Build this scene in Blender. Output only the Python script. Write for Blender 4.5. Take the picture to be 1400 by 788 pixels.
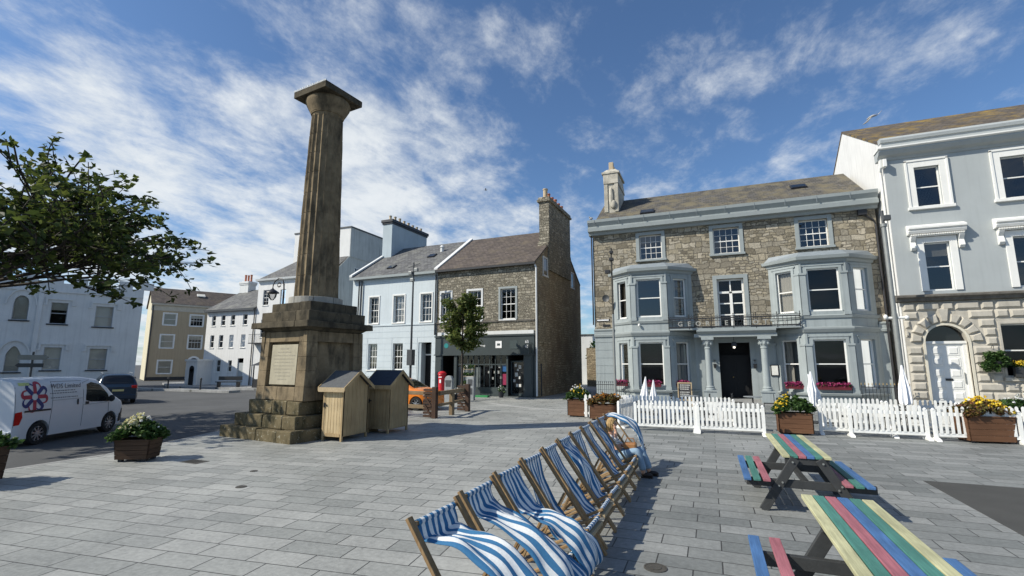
import bpy, bmesh, math, random
from mathutils import Vector, Matrix
import numpy as np
R = math.radians
rnd = random.Random(7)
sc = bpy.context.scene
for o in list(bpy.data.objects): bpy.data.objects.remove(o)

# ---------------------------------------------------------------- camera, light
cam = bpy.data.cameras.new('camera'); co = bpy.data.objects.new('camera', cam); sc.collection.objects.link(co)
cam.sensor_width = 36; cam.lens = 663/1400*36; cam.clip_end = 4000; cam.clip_start = .05
co.location = (0, 0, 2.1); co.rotation_euler = (R(90+8.886), 0, R(21.986)); sc.camera = co
SUN_AZ, SUN_EL = 233, 39.5
sd = Vector((math.sin(R(SUN_AZ))*math.cos(R(SUN_EL)), math.cos(R(SUN_AZ))*math.cos(R(SUN_EL)), math.sin(R(SUN_EL))))
sun = bpy.data.lights.new('sun', 'SUN'); sun.energy = 5.0; sun.angle = R(.5); sun.color = (1, .94, .82)
so = bpy.data.objects.new('sun', sun); sc.collection.objects.link(so); so.rotation_euler = sd.to_track_quat('Z', 'Y').to_euler()
w = bpy.data.worlds.new('World'); sc.world = w; w.use_nodes = True
sc.view_settings.view_transform = 'Standard'; sc.view_settings.look = 'None'; sc.view_settings.gamma = 1
sc.view_settings.exposure = 0.2
def world():
    nt = w.node_tree; N = nt.nodes; L = nt.links; N.clear()
    out = N.new('ShaderNodeOutputWorld'); bg = N.new('ShaderNodeBackground'); bg.inputs[1].default_value = .082
    sky = N.new('ShaderNodeTexSky'); sky.sky_type = 'NISHITA'; sky.sun_disc = False
    sky.sun_elevation = R(SUN_EL); sky.sun_rotation = R(SUN_AZ); sky.ozone_density = 3.0; sky.dust_density = .6; sky.air_density = 1.0
    tc = N.new('ShaderNodeTexCoord'); sep = N.new('ShaderNodeSeparateXYZ'); L.new(tc.outputs['Generated'], sep.inputs[0])
    def mth(op, a, b=None, clamp=False):
        n = N.new('ShaderNodeMath'); n.operation = op; n.use_clamp = clamp
        for i, v in enumerate((a, b)):
            if v is None: continue
            if isinstance(v, (int, float)): n.inputs[i].default_value = v
            else: L.new(v, n.inputs[i])
        return n.outputs[0]
    z = mth('MAXIMUM', sep.outputs[2], 0.0); zz = mth('ADD', z, .16)
    cmb = N.new('ShaderNodeCombineXYZ'); L.new(mth('DIVIDE', sep.outputs[0], zz), cmb.inputs[0]); L.new(mth('DIVIDE', sep.outputs[1], zz), cmb.inputs[1])
    mp = N.new('ShaderNodeMapping'); mp.inputs['Rotation'].default_value = (0, 0, R(38)); mp.inputs['Scale'].default_value = (1.1, .8, 1); mp.inputs['Location'].default_value = (7.9, 3.1, 0)
    L.new(cmb.outputs[0], mp.inputs[0])
    n1 = N.new('ShaderNodeTexNoise'); n1.inputs['Scale'].default_value = 2.3; n1.inputs['Detail'].default_value = 9; n1.inputs['Roughness'].default_value = .62; n1.inputs['Distortion'].default_value = .1
    n2 = N.new('ShaderNodeTexNoise'); n2.inputs['Scale'].default_value = 5.5; n2.inputs['Detail'].default_value = 8; n2.inputs['Roughness'].default_value = .68; n2.inputs['Distortion'].default_value = .25
    L.new(mp.outputs[0], n1.inputs[0]); L.new(mp.outputs[0], n2.inputs[0])
    # more cloud low in the north-west
    dt = N.new('ShaderNodeVectorMath'); dt.operation = 'DOT_PRODUCT'; L.new(tc.outputs['Generated'], dt.inputs[0])
    a = R(-47); dt.inputs[1].default_value = (math.sin(a)*math.cos(R(12)), math.cos(a)*math.cos(R(12)), math.sin(R(12)))
    mr = N.new('ShaderNodeMapRange'); L.new(dt.outputs['Value'], mr.inputs[0]); mr.inputs[1].default_value = .86; mr.inputs[2].default_value = .985; mr.inputs[3].default_value = .012; mr.inputs[4].default_value = .135; mr.interpolation_type = 'SMOOTHSTEP'
    s = mth('ADD', mth('ADD', mth('ADD', mth('MULTIPLY', n1.outputs[0], .66), mth('MULTIPLY', n2.outputs[0], .34)), mr.outputs[0]), mth('MULTIPLY', z, -.075))
    rp = N.new('ShaderNodeMapRange'); rp.interpolation_type = 'SMOOTHSTEP'; L.new(s, rp.inputs[0]); rp.inputs[1].default_value = .44; rp.inputs[2].default_value = .70
    mask = mth('MULTIPLY', rp.outputs[0], .93)
    mix = N.new('ShaderNodeMix'); mix.data_type = 'RGBA'; L.new(mask, mix.inputs['Factor'])
    tint = N.new('ShaderNodeMix'); tint.data_type = 'RGBA'; tint.blend_type = 'MULTIPLY'; tint.inputs['Factor'].default_value = 1
    L.new(sky.outputs[0], tint.inputs['A']); tint.inputs['B'].default_value = (1.02, 1.22, 1.40, 1)
    L.new(tint.outputs['Result'], mix.inputs['A'])
    cc = N.new('ShaderNodeMix'); cc.data_type = 'RGBA'; L.new(n2.outputs[0], cc.inputs['Factor']); cc.inputs['A'].default_value = (6.2, 7.0, 7.8, 1); cc.inputs['B'].default_value = (10.6, 10.8, 10.8, 1)
    L.new(cc.outputs['Result'], mix.inputs['B'])
    L.new(mix.outputs['Result'], bg.inputs[0]); L.new(bg.outputs[0], out.inputs[0])
world()

# ---------------------------------------------------------------- materials
MATS = {}
def mk(name):
    m = bpy.data.materials.new(name); m.use_nodes = True; MATS[name] = m
    nt = m.node_tree; b = nt.nodes['Principled BSDF']; return m, nt, nt.nodes, nt.links, b
def pmat(name, col, rough=.6, metal=0, var=.12, scale=3, bump=.15, bscale=None, spec=.4, dirt=0, streak=0, coord='Object'):
    m, nt, N, L, b = mk(name)
    b.inputs['Roughness'].default_value = rough; b.inputs['Metallic'].default_value = metal; b.inputs['Specular IOR Level'].default_value = spec
    tc = N.new('ShaderNodeTexCoord'); n = N.new('ShaderNodeTexNoise'); n.inputs['Scale'].default_value = scale; n.inputs['Detail'].default_value = 7; n.inputs['Roughness'].default_value = .65
    L.new(tc.outputs[coord], n.inputs[0])
    r = N.new('ShaderNodeValToRGB'); e = r.color_ramp.elements; e[0].position = .3; e[1].position = .7
    e[0].color = (*[c*(1-var) for c in col], 1); e[1].color = (*[min(1, c*(1+var)) for c in col], 1)
    L.new(n.outputs[0], r.inputs[0]); out = r.outputs[0]
    if streak:
        mp = N.new('ShaderNodeMapping'); mp.inputs['Scale'].default_value = (6, 6, .35); L.new(tc.outputs[coord], mp.inputs[0])
        n3 = N.new('ShaderNodeTexNoise'); n3.inputs['Scale'].default_value = 1; n3.inputs['Detail'].default_value = 6; L.new(mp.outputs[0], n3.inputs[0])
        mr = N.new('ShaderNodeMapRange'); mr.inputs[1].default_value = .5; mr.inputs[2].default_value = .75; mr.inputs[4].default_value = streak; L.new(n3.outputs[0], mr.inputs[0])
        mx = N.new('ShaderNodeMix'); mx.data_type = 'RGBA'; L.new(mr.outputs[0], mx.inputs['Factor']); L.new(out, mx.inputs['A']); mx.inputs['B'].default_value = (*[c*.45 for c in col], 1); out = mx.outputs['Result']
    L.new(out, b.inputs['Base Color'])
    if bump:
        bp = N.new('ShaderNodeBump'); bp.inputs['Strength'].default_value = bump; bp.inputs['Distance'].default_value = .02
        n2 = N.new('ShaderNodeTexNoise'); n2.inputs['Scale'].default_value = bscale or scale*8; n2.inputs['Detail'].default_value = 5; L.new(tc.outputs[coord], n2.inputs[0])
        L.new(n2.outputs[0], bp.inputs['Height']); L.new(bp.outputs[0], b.inputs['Normal'])
    return m
def stone(name, cols, mortar, sx, sz, msize=.02, bump=.7, distort=.12, axis='XZ', patch=None):
    """coursed rubble: warped brick cells, each stone its own colour"""
    m, nt, N, L, b = mk(name); b.inputs['Roughness'].default_value = .92; b.inputs['Specular IOR Level'].default_value = .15
    tc = N.new('ShaderNodeTexCoord'); sp = N.new('ShaderNodeSeparateXYZ'); L.new(tc.outputs['Object'], sp.inputs[0])
    ad = N.new('ShaderNodeMath'); ad.operation = 'ADD'; L.new(sp.outputs[0], ad.inputs[0]); L.new(sp.outputs[1], ad.inputs[1])
    cm = N.new('ShaderNodeCombineXYZ'); L.new(ad.outputs[0], cm.inputs[0]); L.new(sp.outputs[2], cm.inputs[1])
    nz = N.new('ShaderNodeTexNoise'); nz.inputs['Scale'].default_value = 2.2; nz.inputs['Detail'].default_value = 3; L.new(cm.outputs[0], nz.inputs[0])
    sb = N.new('ShaderNodeVectorMath'); sb.operation = 'SUBTRACT'; L.new(nz.outputs['Color'], sb.inputs[0]); sb.inputs[1].default_value = (.5, .5, .5)
    ml = N.new('ShaderNodeVectorMath'); ml.operation = 'SCALE'; L.new(sb.outputs[0], ml.inputs[0]); ml.inputs['Scale'].default_value = distort*2.4
    av = N.new('ShaderNodeVectorMath'); L.new(cm.outputs[0], av.inputs[0]); L.new(ml.outputs[0], av.inputs[1])
    def brick(bw, rh, off, sq):
        br = N.new('ShaderNodeTexBrick'); br.offset = off; br.squash = sq; br.squash_frequency = 3; br.offset_frequency = 2
        br.inputs['Scale'].default_value = 1; br.inputs['Brick Width'].default_value = bw; br.inputs['Row Height'].default_value = rh
        br.inputs['Mortar Size'].default_value = msize; br.inputs['Mortar Smooth'].default_value = .6; br.inputs['Bias'].default_value = 0
        br.inputs['Color1'].default_value = (0, 0, 0, 1); br.inputs['Color2'].default_value = (1, 1, 1, 1); br.inputs['Mortar'].default_value = (.5, .5, .5, 1)
        L.new(av.outputs[0], br.inputs[0]); return br
    b1 = brick(sx, sz, .5, .62); b2 = brick(sx*.55, sz*.5, .37, .8)
    # big and small stones in patches
    sel = N.new('ShaderNodeTexVoronoi'); sel.inputs['Scale'].default_value = .95/sx; L.new(cm.outputs[0], sel.inputs[0])
    ssep = N.new('ShaderNodeSeparateColor'); L.new(sel.outputs['Color'], ssep.inputs[0])
    gt = N.new('ShaderNodeMath'); gt.operation = 'GREATER_THAN'; gt.inputs[1].default_value = .6; L.new(ssep.outputs[0], gt.inputs[0])
    def mixf(f, a, c, ty='RGBA'):
        x = N.new('ShaderNodeMix'); x.data_type = ty; L.new(f, x.inputs['Factor'])
        i = (x.inputs['A'], x.inputs['B']) if ty == 'RGBA' else (x.inputs[2], x.inputs[3])
        for s_, v in zip(i, (a, c)):
            if isinstance(v, tuple): s_.default_value = v
            else: L.new(v, s_)
        return x.outputs['Result'] if ty == 'RGBA' else x.outputs[0]
    tone = mixf(gt.outputs[0], b1.outputs['Color'], b2.outputs['Color']); mo = mixf(gt.outputs[0], b1.outputs['Fac'], b2.outputs['Fac'], 'FLOAT')
    rp = N.new('ShaderNodeValToRGB'); rp.color_ramp.elements[0].color = (*cols[0], 1); rp.color_ramp.elements[1].color = (*cols[-1], 1)
    for i, c in enumerate(cols[1:-1]): e = rp.color_ramp.elements.new((i+1)/(len(cols)-1)); e.color = (*c, 1)
    L.new(tone, rp.inputs[0])
    fn = N.new('ShaderNodeTexNoise'); fn.inputs['Scale'].default_value = 9; fn.inputs['Detail'].default_value = 8; fn.inputs['Roughness'].default_value = .7; L.new(tc.outputs['Object'], fn.inputs[0])
    fr = N.new('ShaderNodeMapRange'); fr.inputs[1].default_value = .3; fr.inputs[2].default_value = .7; fr.inputs[3].default_value = .62; fr.inputs[4].default_value = 1.25; L.new(fn.outputs[0], fr.inputs[0])
    mu = N.new('ShaderNodeVectorMath'); mu.operation = 'SCALE'; L.new(rp.outputs[0], mu.inputs[0]); L.new(fr.outputs[0], mu.inputs['Scale'])
    col = mixf(mo, mu.outputs[0], (*mortar, 1))
    if patch:
        pn = N.new('ShaderNodeTexNoise'); pn.inputs['Scale'].default_value = .5; pn.inputs['Detail'].default_value = 6; L.new(tc.outputs['Object'], pn.inputs[0])
        pr = N.new('ShaderNodeMapRange'); pr.inputs[1].default_value = .5; pr.inputs[2].default_value = .62; pr.inputs[4].default_value = .7; L.new(pn.outputs[0], pr.inputs[0])
        col = mixf(pr.outputs[0], col, (*patch, 1))
    L.new(col, b.inputs['Base Color'])
    iv = N.new('ShaderNodeMath'); iv.operation = 'MULTIPLY_ADD'; L.new(mo, iv.inputs[0]); iv.inputs[1].default_value = -1; L.new(fn.outputs[0], iv.inputs[2])
    bp = N.new('ShaderNodeBump'); bp.inputs['Strength'].default_value = bump; bp.inputs['Distance'].default_value = .05; L.new(iv.outputs[0], bp.inputs['Height']); L.new(bp.outputs[0], b.inputs['Normal'])
    return m
def slate(name, col, lich=None, lamt=.5, row=.22):
    m, nt, N, L, b = mk(name); b.inputs['Roughness'].default_value = .75; b.inputs['Specular IOR Level'].default_value = .3
    tc = N.new('ShaderNodeTexCoord'); sp = N.new('ShaderNodeSeparateXYZ'); L.new(tc.outputs['Object'], sp.inputs[0])
    cm = N.new('ShaderNodeCombineXYZ'); L.new(sp.outputs[0], cm.inputs[0]); L.new(sp.outputs[2], cm.inputs[1])
    br = N.new('ShaderNodeTexBrick'); br.inputs['Scale'].default_value = 1; br.inputs['Brick Width'].default_value = .3; br.inputs['Row Height'].default_value = row*.6; br.inputs['Mortar Size'].default_value = .012
    br.inputs['Color1'].default_value = (*[c*.7 for c in col], 1); br.inputs['Color2'].default_value = (*[c*1.25 for c in col], 1); br.inputs['Mortar'].default_value = (*[c*.4 for c in col], 1)
    L.new(cm.outputs[0], br.inputs[0]); out = br.outputs['Color']
    n = N.new('ShaderNodeTexNoise'); n.inputs['Scale'].default_value = 1.1; n.inputs['Detail'].default_value = 10; n.inputs['Roughness'].default_value = .7; L.new(tc.outputs['Object'], n.inputs[0])
    if lich:
        mr = N.new('ShaderNodeMapRange'); mr.inputs[1].default_value = .62-.3*lamt; mr.inputs[2].default_value = .78-.3*lamt; mr.inputs[4].default_value = .85; L.new(n.outputs[0], mr.inputs[0])
        mx = N.new('ShaderNodeMix'); mx.data_type = 'RGBA'; L.new(mr.outputs[0], mx.inputs['Factor']); L.new(out, mx.inputs['A']); mx.inputs['B'].default_value = (*lich, 1); out = mx.outputs['Result']
    L.new(out, b.inputs['Base Color'])
    bp = N.new('ShaderNodeBump'); bp.inputs['Strength'].default_value = .5; bp.inputs['Distance'].default_value = .02; L.new(br.outputs['Fac'], bp.inputs['Height']); bp.invert = True; L.new(bp.outputs[0], b.inputs['Normal'])
    return m
def paving(name, rot, c1, c2, mortar, bw=.66, rh=.335, var=.36):
    m, nt, N, L, b = mk(name); b.inputs['Roughness'].default_value = .62; b.inputs['Specular IOR Level'].default_value = .35
    tc = N.new('ShaderNodeTexCoord'); mp = N.new('ShaderNodeMapping'); mp.inputs['Rotation'].default_value = (0, 0, R(rot)); L.new(tc.outputs['Object'], mp.inputs[0])
    br = N.new('ShaderNodeTexBrick'); br.offset = .43; br.squash = 1.25; br.squash_frequency = 3
    br.inputs['Scale'].default_value = 1; br.inputs['Brick Width'].default_value = bw; br.inputs['Row Height'].default_value = rh; br.inputs['Mortar Size'].default_value = .008; br.inputs['Mortar Smooth'].default_value = .3
    br.inputs['Color1'].default_value = (*c1, 1); br.inputs['Color2'].default_value = (*c2, 1); br.inputs['Mortar'].default_value = (*mortar, 1)
    L.new(mp.outputs[0], br.inputs[0])
    vo = N.new('ShaderNodeTexWhiteNoise')
    n = N.new('ShaderNodeTexNoise'); n.inputs['Scale'].default_value = .55; n.inputs['Detail'].default_value = 9; n.inputs['Roughness'].default_value = .68; L.new(tc.outputs['Object'], n.inputs[0])
    n2 = N.new('ShaderNodeTexNoise'); n2.inputs['Scale'].default_value = 16; n2.inputs['Detail'].default_value = 6; n2.inputs['Roughness'].default_value = .7; L.new(tc.outputs['Object'], n2.inputs[0])
    a = N.new('ShaderNodeMath'); a.operation = 'ADD'; L.new(n.outputs[0], a.inputs[0]); L.new(n2.outputs[0], a.inputs[1])
    mr = N.new('ShaderNodeMapRange'); mr.inputs[1].default_value = .65; mr.inputs[2].default_value = 1.35; mr.inputs[3].default_value = 1-var; mr.inputs[4].default_value = 1+var; L.new(a.outputs[0], mr.inputs[0])
    mu = N.new('ShaderNodeVectorMath'); mu.operation = 'SCALE'; L.new(br.outputs['Color'], mu.inputs[0]); L.new(mr.outputs[0], mu.inputs['Scale'])
    # small dark spots of old gum and dirt
    vs = N.new('ShaderNodeTexVoronoi'); vs.inputs['Scale'].default_value = 3.2; L.new(tc.outputs['Object'], vs.inputs[0])
    vr = N.new('ShaderNodeMapRange'); vr.inputs[1].default_value = .035; vr.inputs[2].default_value = .06; vr.inputs[3].default_value = .55; vr.inputs[4].default_value = 1; L.new(vs.outputs['Distance'], vr.inputs[0])
    mu2 = N.new('ShaderNodeVectorMath'); mu2.operation = 'SCALE'; L.new(mu.outputs[0], mu2.inputs[0]); L.new(vr.outputs[0], mu2.inputs['Scale'])
    L.new(mu2.outputs[0], b.inputs['Base Color'])
    rr = N.new('ShaderNodeMapRange'); rr.inputs[1].default_value = .3; rr.inputs[2].default_value = .7; rr.inputs[3].default_value = .5; rr.inputs[4].default_value = .75; L.new(n.outputs[0], rr.inputs[0]); L.new(rr.outputs[0], b.inputs['Roughness'])
    h = N.new('ShaderNodeMath'); h.operation = 'MULTIPLY_ADD'; L.new(br.outputs['Fac'], h.inputs[0]); h.inputs[1].default_value = -1.0; L.new(n2.outputs[0], h.inputs[2])
    bp = N.new('ShaderNodeBump'); bp.inputs['Strength'].default_value = .5; bp.inputs['Distance'].default_value = .006; L.new(h.outputs[0], bp.inputs['Height']); L.new(bp.outputs[0], b.inputs['Normal'])
    return m
def glassmat(name, tint=.75):
    m, nt, N, L, b = mk(name); N.remove(b); out = N['Material Output']
    t = N.new('ShaderNodeBsdfTransparent'); t.inputs[0].default_value = (tint, tint, tint, 1); g = N.new('ShaderNodeBsdfGlossy'); g.inputs['Roughness'].default_value = .02; g.inputs[0].default_value = (.9, .95, 1, 1)
    f = N.new('ShaderNodeFresnel'); f.inputs[0].default_value = 1.45; ad = N.new('ShaderNodeMath'); ad.inputs[1].default_value = 0.0 if tint > .5 else .05; L.new(f.outputs[0], ad.inputs[0])
    tc = N.new('ShaderNodeTexCoord'); nz = N.new('ShaderNodeTexNoise'); nz.inputs['Scale'].default_value = 1.3; L.new(tc.outputs['Object'], nz.inputs[0])
    bp = N.new('ShaderNodeBump'); bp.inputs['Strength'].default_value = .05; L.new(nz.outputs[0], bp.inputs['Height']); L.new(bp.outputs[0], g.inputs['Normal'])
    x = N.new('ShaderNodeMixShader'); L.new(ad.outputs[0], x.inputs[0]); L.new(t.outputs[0], x.inputs[1]); L.new(g.outputs[0], x.inputs[2]); L.new(x.outputs[0], out.inputs[0])
    return m
def leafmat(name, c1, c2, trans=.35, third=None):
    m, nt, N, L, b = mk(name); N.remove(b); out = N['Material Output']
    g = N.new('ShaderNodeNewGeometry'); r = N.new('ShaderNodeValToRGB'); r.color_ramp.elements[0].color = (*c1, 1); r.color_ramp.elements[1].color = (*c2, 1)
    if third: e = r.color_ramp.elements.new(.9); e.color = (*third, 1); r.color_ramp.elements[1].position = .85
    L.new(g.outputs['Random Per Island'], r.inputs[0])
    d = N.new('ShaderNodeBsdfPrincipled'); d.inputs['Roughness'].default_value = .55; d.inputs['Specular IOR Level'].default_value = .3; t = N.new('ShaderNodeBsdfTranslucent'); L.new(r.outputs[0], d.inputs['Base Color']); L.new(r.outputs[0], t.inputs[0])
    x = N.new('ShaderNodeMixShader'); x.inputs[0].default_value = trans; L.new(d.outputs[0], x.inputs[1]); L.new(t.outputs[0], x.inputs[2]); L.new(x.outputs[0], out.inputs[0]); return m
def stripes(name, c1, c2, width, axis=1, off=0, trans=.25):
    m, nt, N, L, b = mk(name); b.inputs['Roughness'].default_value = .8; b.inputs['Specular IOR Level'].default_value = .15
    tc = N.new('ShaderNodeTexCoord'); sp = N.new('ShaderNodeSeparateXYZ'); L.new(tc.outputs['UV'], sp.inputs[0])
    a = N.new('ShaderNodeMath'); a.operation = 'FRACT'; mu = N.new('ShaderNodeMath'); mu.operation = 'MULTIPLY'; mu.inputs[1].default_value = width; L.new(sp.outputs[axis], mu.inputs[0]); L.new(mu.outputs[0], a.inputs[0])
    gt = N.new('ShaderNodeMath'); gt.operation = 'GREATER_THAN'; gt.inputs[1].default_value = .5; L.new(a.outputs[0], gt.inputs[0])
    nz = N.new('ShaderNodeTexNoise'); nz.inputs['Scale'].default_value = 60; nz.inputs['Detail'].default_value = 3; L.new(tc.outputs['Object'], nz.inputs[0])
    mx = N.new('ShaderNodeMix'); mx.data_type = 'RGBA'; L.new(gt.outputs[0], mx.inputs['Factor']); mx.inputs['A'].default_value = (*c1, 1); mx.inputs['B'].default_value = (*c2, 1)
    mr = N.new('ShaderNodeMapRange'); mr.inputs[3].default_value = .8; mr.inputs[4].default_value = 1.15; L.new(nz.outputs[0], mr.inputs[0])
    sc_ = N.new('ShaderNodeVectorMath'); sc_.operation = 'SCALE'; L.new(mx.outputs['Result'], sc_.inputs[0]); L.new(mr.outputs[0], sc_.inputs['Scale']); L.new(sc_.outputs[0], b.inputs['Base Color'])
    t = N.new('ShaderNodeBsdfTranslucent'); L.new(sc_.outputs[0], t.inputs[0]); x = N.new('ShaderNodeMixShader'); x.inputs[0].default_value = trans
    L.new(b.outputs[0], x.inputs[1]); L.new(t.outputs[0], x.inputs[2]); L.new(x.outputs[0], N['Material Output'].inputs[0]); return m
def wood(name, c1, c2, scale=(2, 30, 30), rough=.7, bump=.3):
    m, nt, N, L, b = mk(name); b.inputs['Roughness'].default_value = rough; b.inputs['Specular IOR Level'].default_value = .25
    tc = N.new('ShaderNodeTexCoord'); mp = N.new('ShaderNodeMapping'); mp.inputs['Scale'].default_value = scale; L.new(tc.outputs['Object'], mp.inputs[0])
    n = N.new('ShaderNodeTexNoise'); n.inputs['Scale'].default_value = 1; n.inputs['Detail'].default_value = 8; n.inputs['Roughness'].default_value = .65; n.inputs['Distortion'].default_value = .8; L.new(mp.outputs[0], n.inputs[0])
    n2 = N.new('ShaderNodeTexNoise'); n2.inputs['Scale'].default_value = 1.7; n2.inputs['Detail'].default_value = 4; L.new(tc.outputs['Object'], n2.inputs[0])
    r = N.new('ShaderNodeValToRGB'); r.color_ramp.elements[0].position = .32; r.color_ramp.elements[1].position = .68; r.color_ramp.elements[0].color = (*c1, 1); r.color_ramp.elements[1].color = (*c2, 1); L.new(n.outputs[0], r.inputs[0])
    mr = N.new('ShaderNodeMapRange'); mr.inputs[1].default_value = .3; mr.inputs[2].default_value = .7; mr.inputs[3].default_value = .78; mr.inputs[4].default_value = 1.15; L.new(n2.outputs[0], mr.inputs[0])
    s = N.new('ShaderNodeVectorMath'); s.operation = 'SCALE'; L.new(r.outputs[0], s.inputs[0]); L.new(mr.outputs[0], s.inputs['Scale']); L.new(s.outputs[0], b.inputs['Base Color'])
    bp = N.new('ShaderNodeBump'); bp.inputs['Strength'].default_value = bump; bp.inputs['Distance'].default_value = .004; L.new(n.outputs[0], bp.inputs['Height']); L.new(bp.outputs[0], b.inputs['Normal']); return m
def old_stone(name, base, dark, lichen, mossy=.5, lt=.62):
    m, nt, N, L, b = mk(name); b.inputs['Roughness'].default_value = .95; b.inputs['Specular IOR Level'].default_value = .1
    tc = N.new('ShaderNodeTexCoord')
    def nz(s, d, ro=.65, mp=None):
        n = N.new('ShaderNodeTexNoise'); n.inputs['Scale'].default_value = s; n.inputs['Detail'].default_value = d; n.inputs['Roughness'].default_value = ro
        if mp: q = N.new('ShaderNodeMapping'); q.inputs['Scale'].default_value = mp; L.new(tc.outputs['Object'], q.inputs[0]); L.new(q.outputs[0], n.inputs[0])
        else: L.new(tc.outputs['Object'], n.inputs[0])
        return n.outputs[0]
    def rng(v, a, b_, c=0, d=1):
        r = N.new('ShaderNodeMapRange'); r.inputs[1].default_value = a; r.inputs[2].default_value = b_; r.inputs[3].default_value = c; r.inputs[4].default_value = d; L.new(v, r.inputs[0]); return r.outputs[0]
    def mx(f, a, c):
        x = N.new('ShaderNodeMix'); x.data_type = 'RGBA'; L.new(f, x.inputs['Factor'])
        for s_, v in ((x.inputs['A'], a), (x.inputs['B'], c)):
            if isinstance(v, tuple): s_.default_value = (*v, 1)
            else: L.new(v, s_)
        return x.outputs['Result']
    n1 = nz(2.2, 9); n2 = nz(1, 7, .65, (2.6, 2.6, 1.1)); n3 = nz(14, 6, .7)
    c = mx(rng(n1, .38, .66), base, tuple(v*.62 for v in base)); c = mx(rng(n2, .47, .64, 0, mossy), c, dark); c = mx(rng(n3, lt, lt+.1, 0, .8), c, lichen)
    L.new(c, b.inputs['Base Color'])
    bp = N.new('ShaderNodeBump'); bp.inputs['Strength'].default_value = .8; bp.inputs['Distance'].default_value = .03; L.new(n1, bp.inputs['Height'])
    bp2 = N.new('ShaderNodeBump'); bp2.inputs['Strength'].default_value = .5; bp2.inputs['Distance'].default_value = .01; L.new(n3, bp2.inputs['Height']); L.new(bp.outputs[0], bp2.inputs['Normal']); L.new(bp2.outputs[0], b.inputs['Normal']); return m

hotel_stone = stone('rubble_stone', [(.16, .14, .105), (.28, .245, .18), (.40, .35, .26), (.23, .205, .16), (.33, .30, .24), (.45, .40, .315)], (.15, .135, .108), .62, .33, .022, .9, .13)
shop_stone = stone('small_rubble', [(.17, .155, .125), (.33, .305, .24), (.24, .215, .165), (.44, .40, .32)], (.12, .108, .086), .34, .19, .018, .9, .12)
gable_stone = stone('gable_rubble', [(.30, .245, .165), (.46, .38, .26), (.35, .29, .20), (.52, .44, .31)], (.17, .14, .095), .32, .17, .016, .9, .12, patch=(.24, .18, .12))
grey_paint = pmat('grey_painted_render', (.30, .335, .338), .55, var=.09, scale=1.2, bump=.06, streak=.35)
grey_light = pmat('pale_grey_render', (.365, .39, .392), .6, var=.05, scale=.7, bump=.05, bscale=30, streak=.12)
white_paint = pmat('white_paint', (.75, .745, .71), .5, var=.04, scale=2, bump=.04, streak=.1)
white_render = pmat('white_render', (.68, .678, .662), .8, var=.06, scale=.8, bump=.08, bscale=30, streak=.3)
white_old = pmat('aged_white_render', (.64, .65, .64), .8, var=.08, scale=.6, bump=.08, bscale=30, streak=.22)
blue_render = pmat('pale_blue_render', (.54, .60, .625), .7, var=.05, scale=.7, bump=.05, bscale=30, streak=.14)
blue_grey = pmat('blue_grey_render', (.40, .465, .50), .75, var=.08, scale=.7, bump=.05, bscale=30, streak=.2)
tan_render = pmat('tan_render', (.42, .33, .215), .8, var=.06, scale=.6, bump=.06, bscale=30, streak=.3)
cream_render = pmat('cream_render', (.55, .50, .36), .8, var=.08, scale=.6, bump=.06, bscale=30, streak=.2)
concrete = pmat('weathered_render', (.45, .46, .44), .85, var=.12, scale=.8, bump=.1, bscale=20, streak=.6)
stucco_trim = pmat('grey_trim', (.28, .31, .31), .5, var=.06, scale=2, bump=.05, streak=.1)
ashlar = pmat('ashlar_sandstone', (.44, .41, .35), .9, var=.16, scale=2.4, bump=.35, bscale=22, streak=.25)
ashlar_dark = pmat('weathered_ledge', (.12, .11, .095), .9, var=.35, scale=4, bump=.4)
slate_hotel = slate('slate_hotel', (.105, .098, .088), (.17, .145, .09), .55)
slate_brown = slate('slate_brown', (.105, .085, .072), (.13, .105, .075), .4)
slate_grey = slate('slate_grey', (.13, .13, .13), (.19, .19, .17), .4)
slate_moss = slate('slate_lichen', (.12, .10, .078), (.30, .20, .045), .42)
lead = pmat('lead', (.22, .25, .27), .5, var=.1, scale=3)
dark_trim = pmat('black_trim', (.022, .024, .03), .45, var=.1)
shop_paint = pmat('charcoal_paint', (.045, .058, .06), .45, var=.08, streak=.1)
shop_light = pmat('charcoal_panel', (.06, .078, .08), .4, var=.08)
dark_in = pmat('dark_interior', (.010, .010, .011), .8, bump=0)
black_door = pmat('black_door_shade', (.005, .005, .006), .6, bump=0)  # near-black, with the deep hotel doorway's shade put into the door colour
brown_door = pmat('brown_door', (.07, .04, .025), .45)
iron = pmat('black_iron', (.02, .02, .022), .45, var=.1, spec=.5)
iron_brown = pmat('weathered_bronze', (.05, .045, .035), .5, var=.2, scale=8)
pole_grey = pmat('galvanised_grey', (.25, .26, .25), .45, metal=.3, var=.12, scale=4, streak=.3)
pole_dark = pmat('dark_grey_pole', (.06, .065, .07), .5, var=.1)
gold = pmat('gold_finial', (.5, .36, .16), .4, metal=.5)
lead_white = pmat('curtain_cloth', (.50, .48, .42), .9, var=.08, scale=6)
blindm = pmat('window_blind', (.62, .60, .52), .9, var=.04)
glass = glassmat('window_glass'); glass_blue = glassmat('reflective_glass', .35)
dark_glass = pmat('dark_glass', (.012, .014, .016), .06, var=.05, bump=0, spec=.6)
col_stone = old_stone('column_sandstone', (.255, .20, .128), (.052, .045, .034), (.21, .18, .13), .75)
step_stone = old_stone('mossy_step_stone', (.165, .135, .08), (.036, .036, .022), (.42, .40, .32), .85, .585)
cap_stone = old_stone('blackened_stone', (.115, .098, .07), (.03, .028, .023), (.22, .20, .155), .85)
ring_stone = pmat('grey_ring_stone', (.30, .29, .26), .9, var=.15, scale=5, bump=.3)
marble = pmat('plaque_marble', (.37, .335, .245), .6, var=.14, scale=3, bump=.06, streak=.2)
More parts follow.
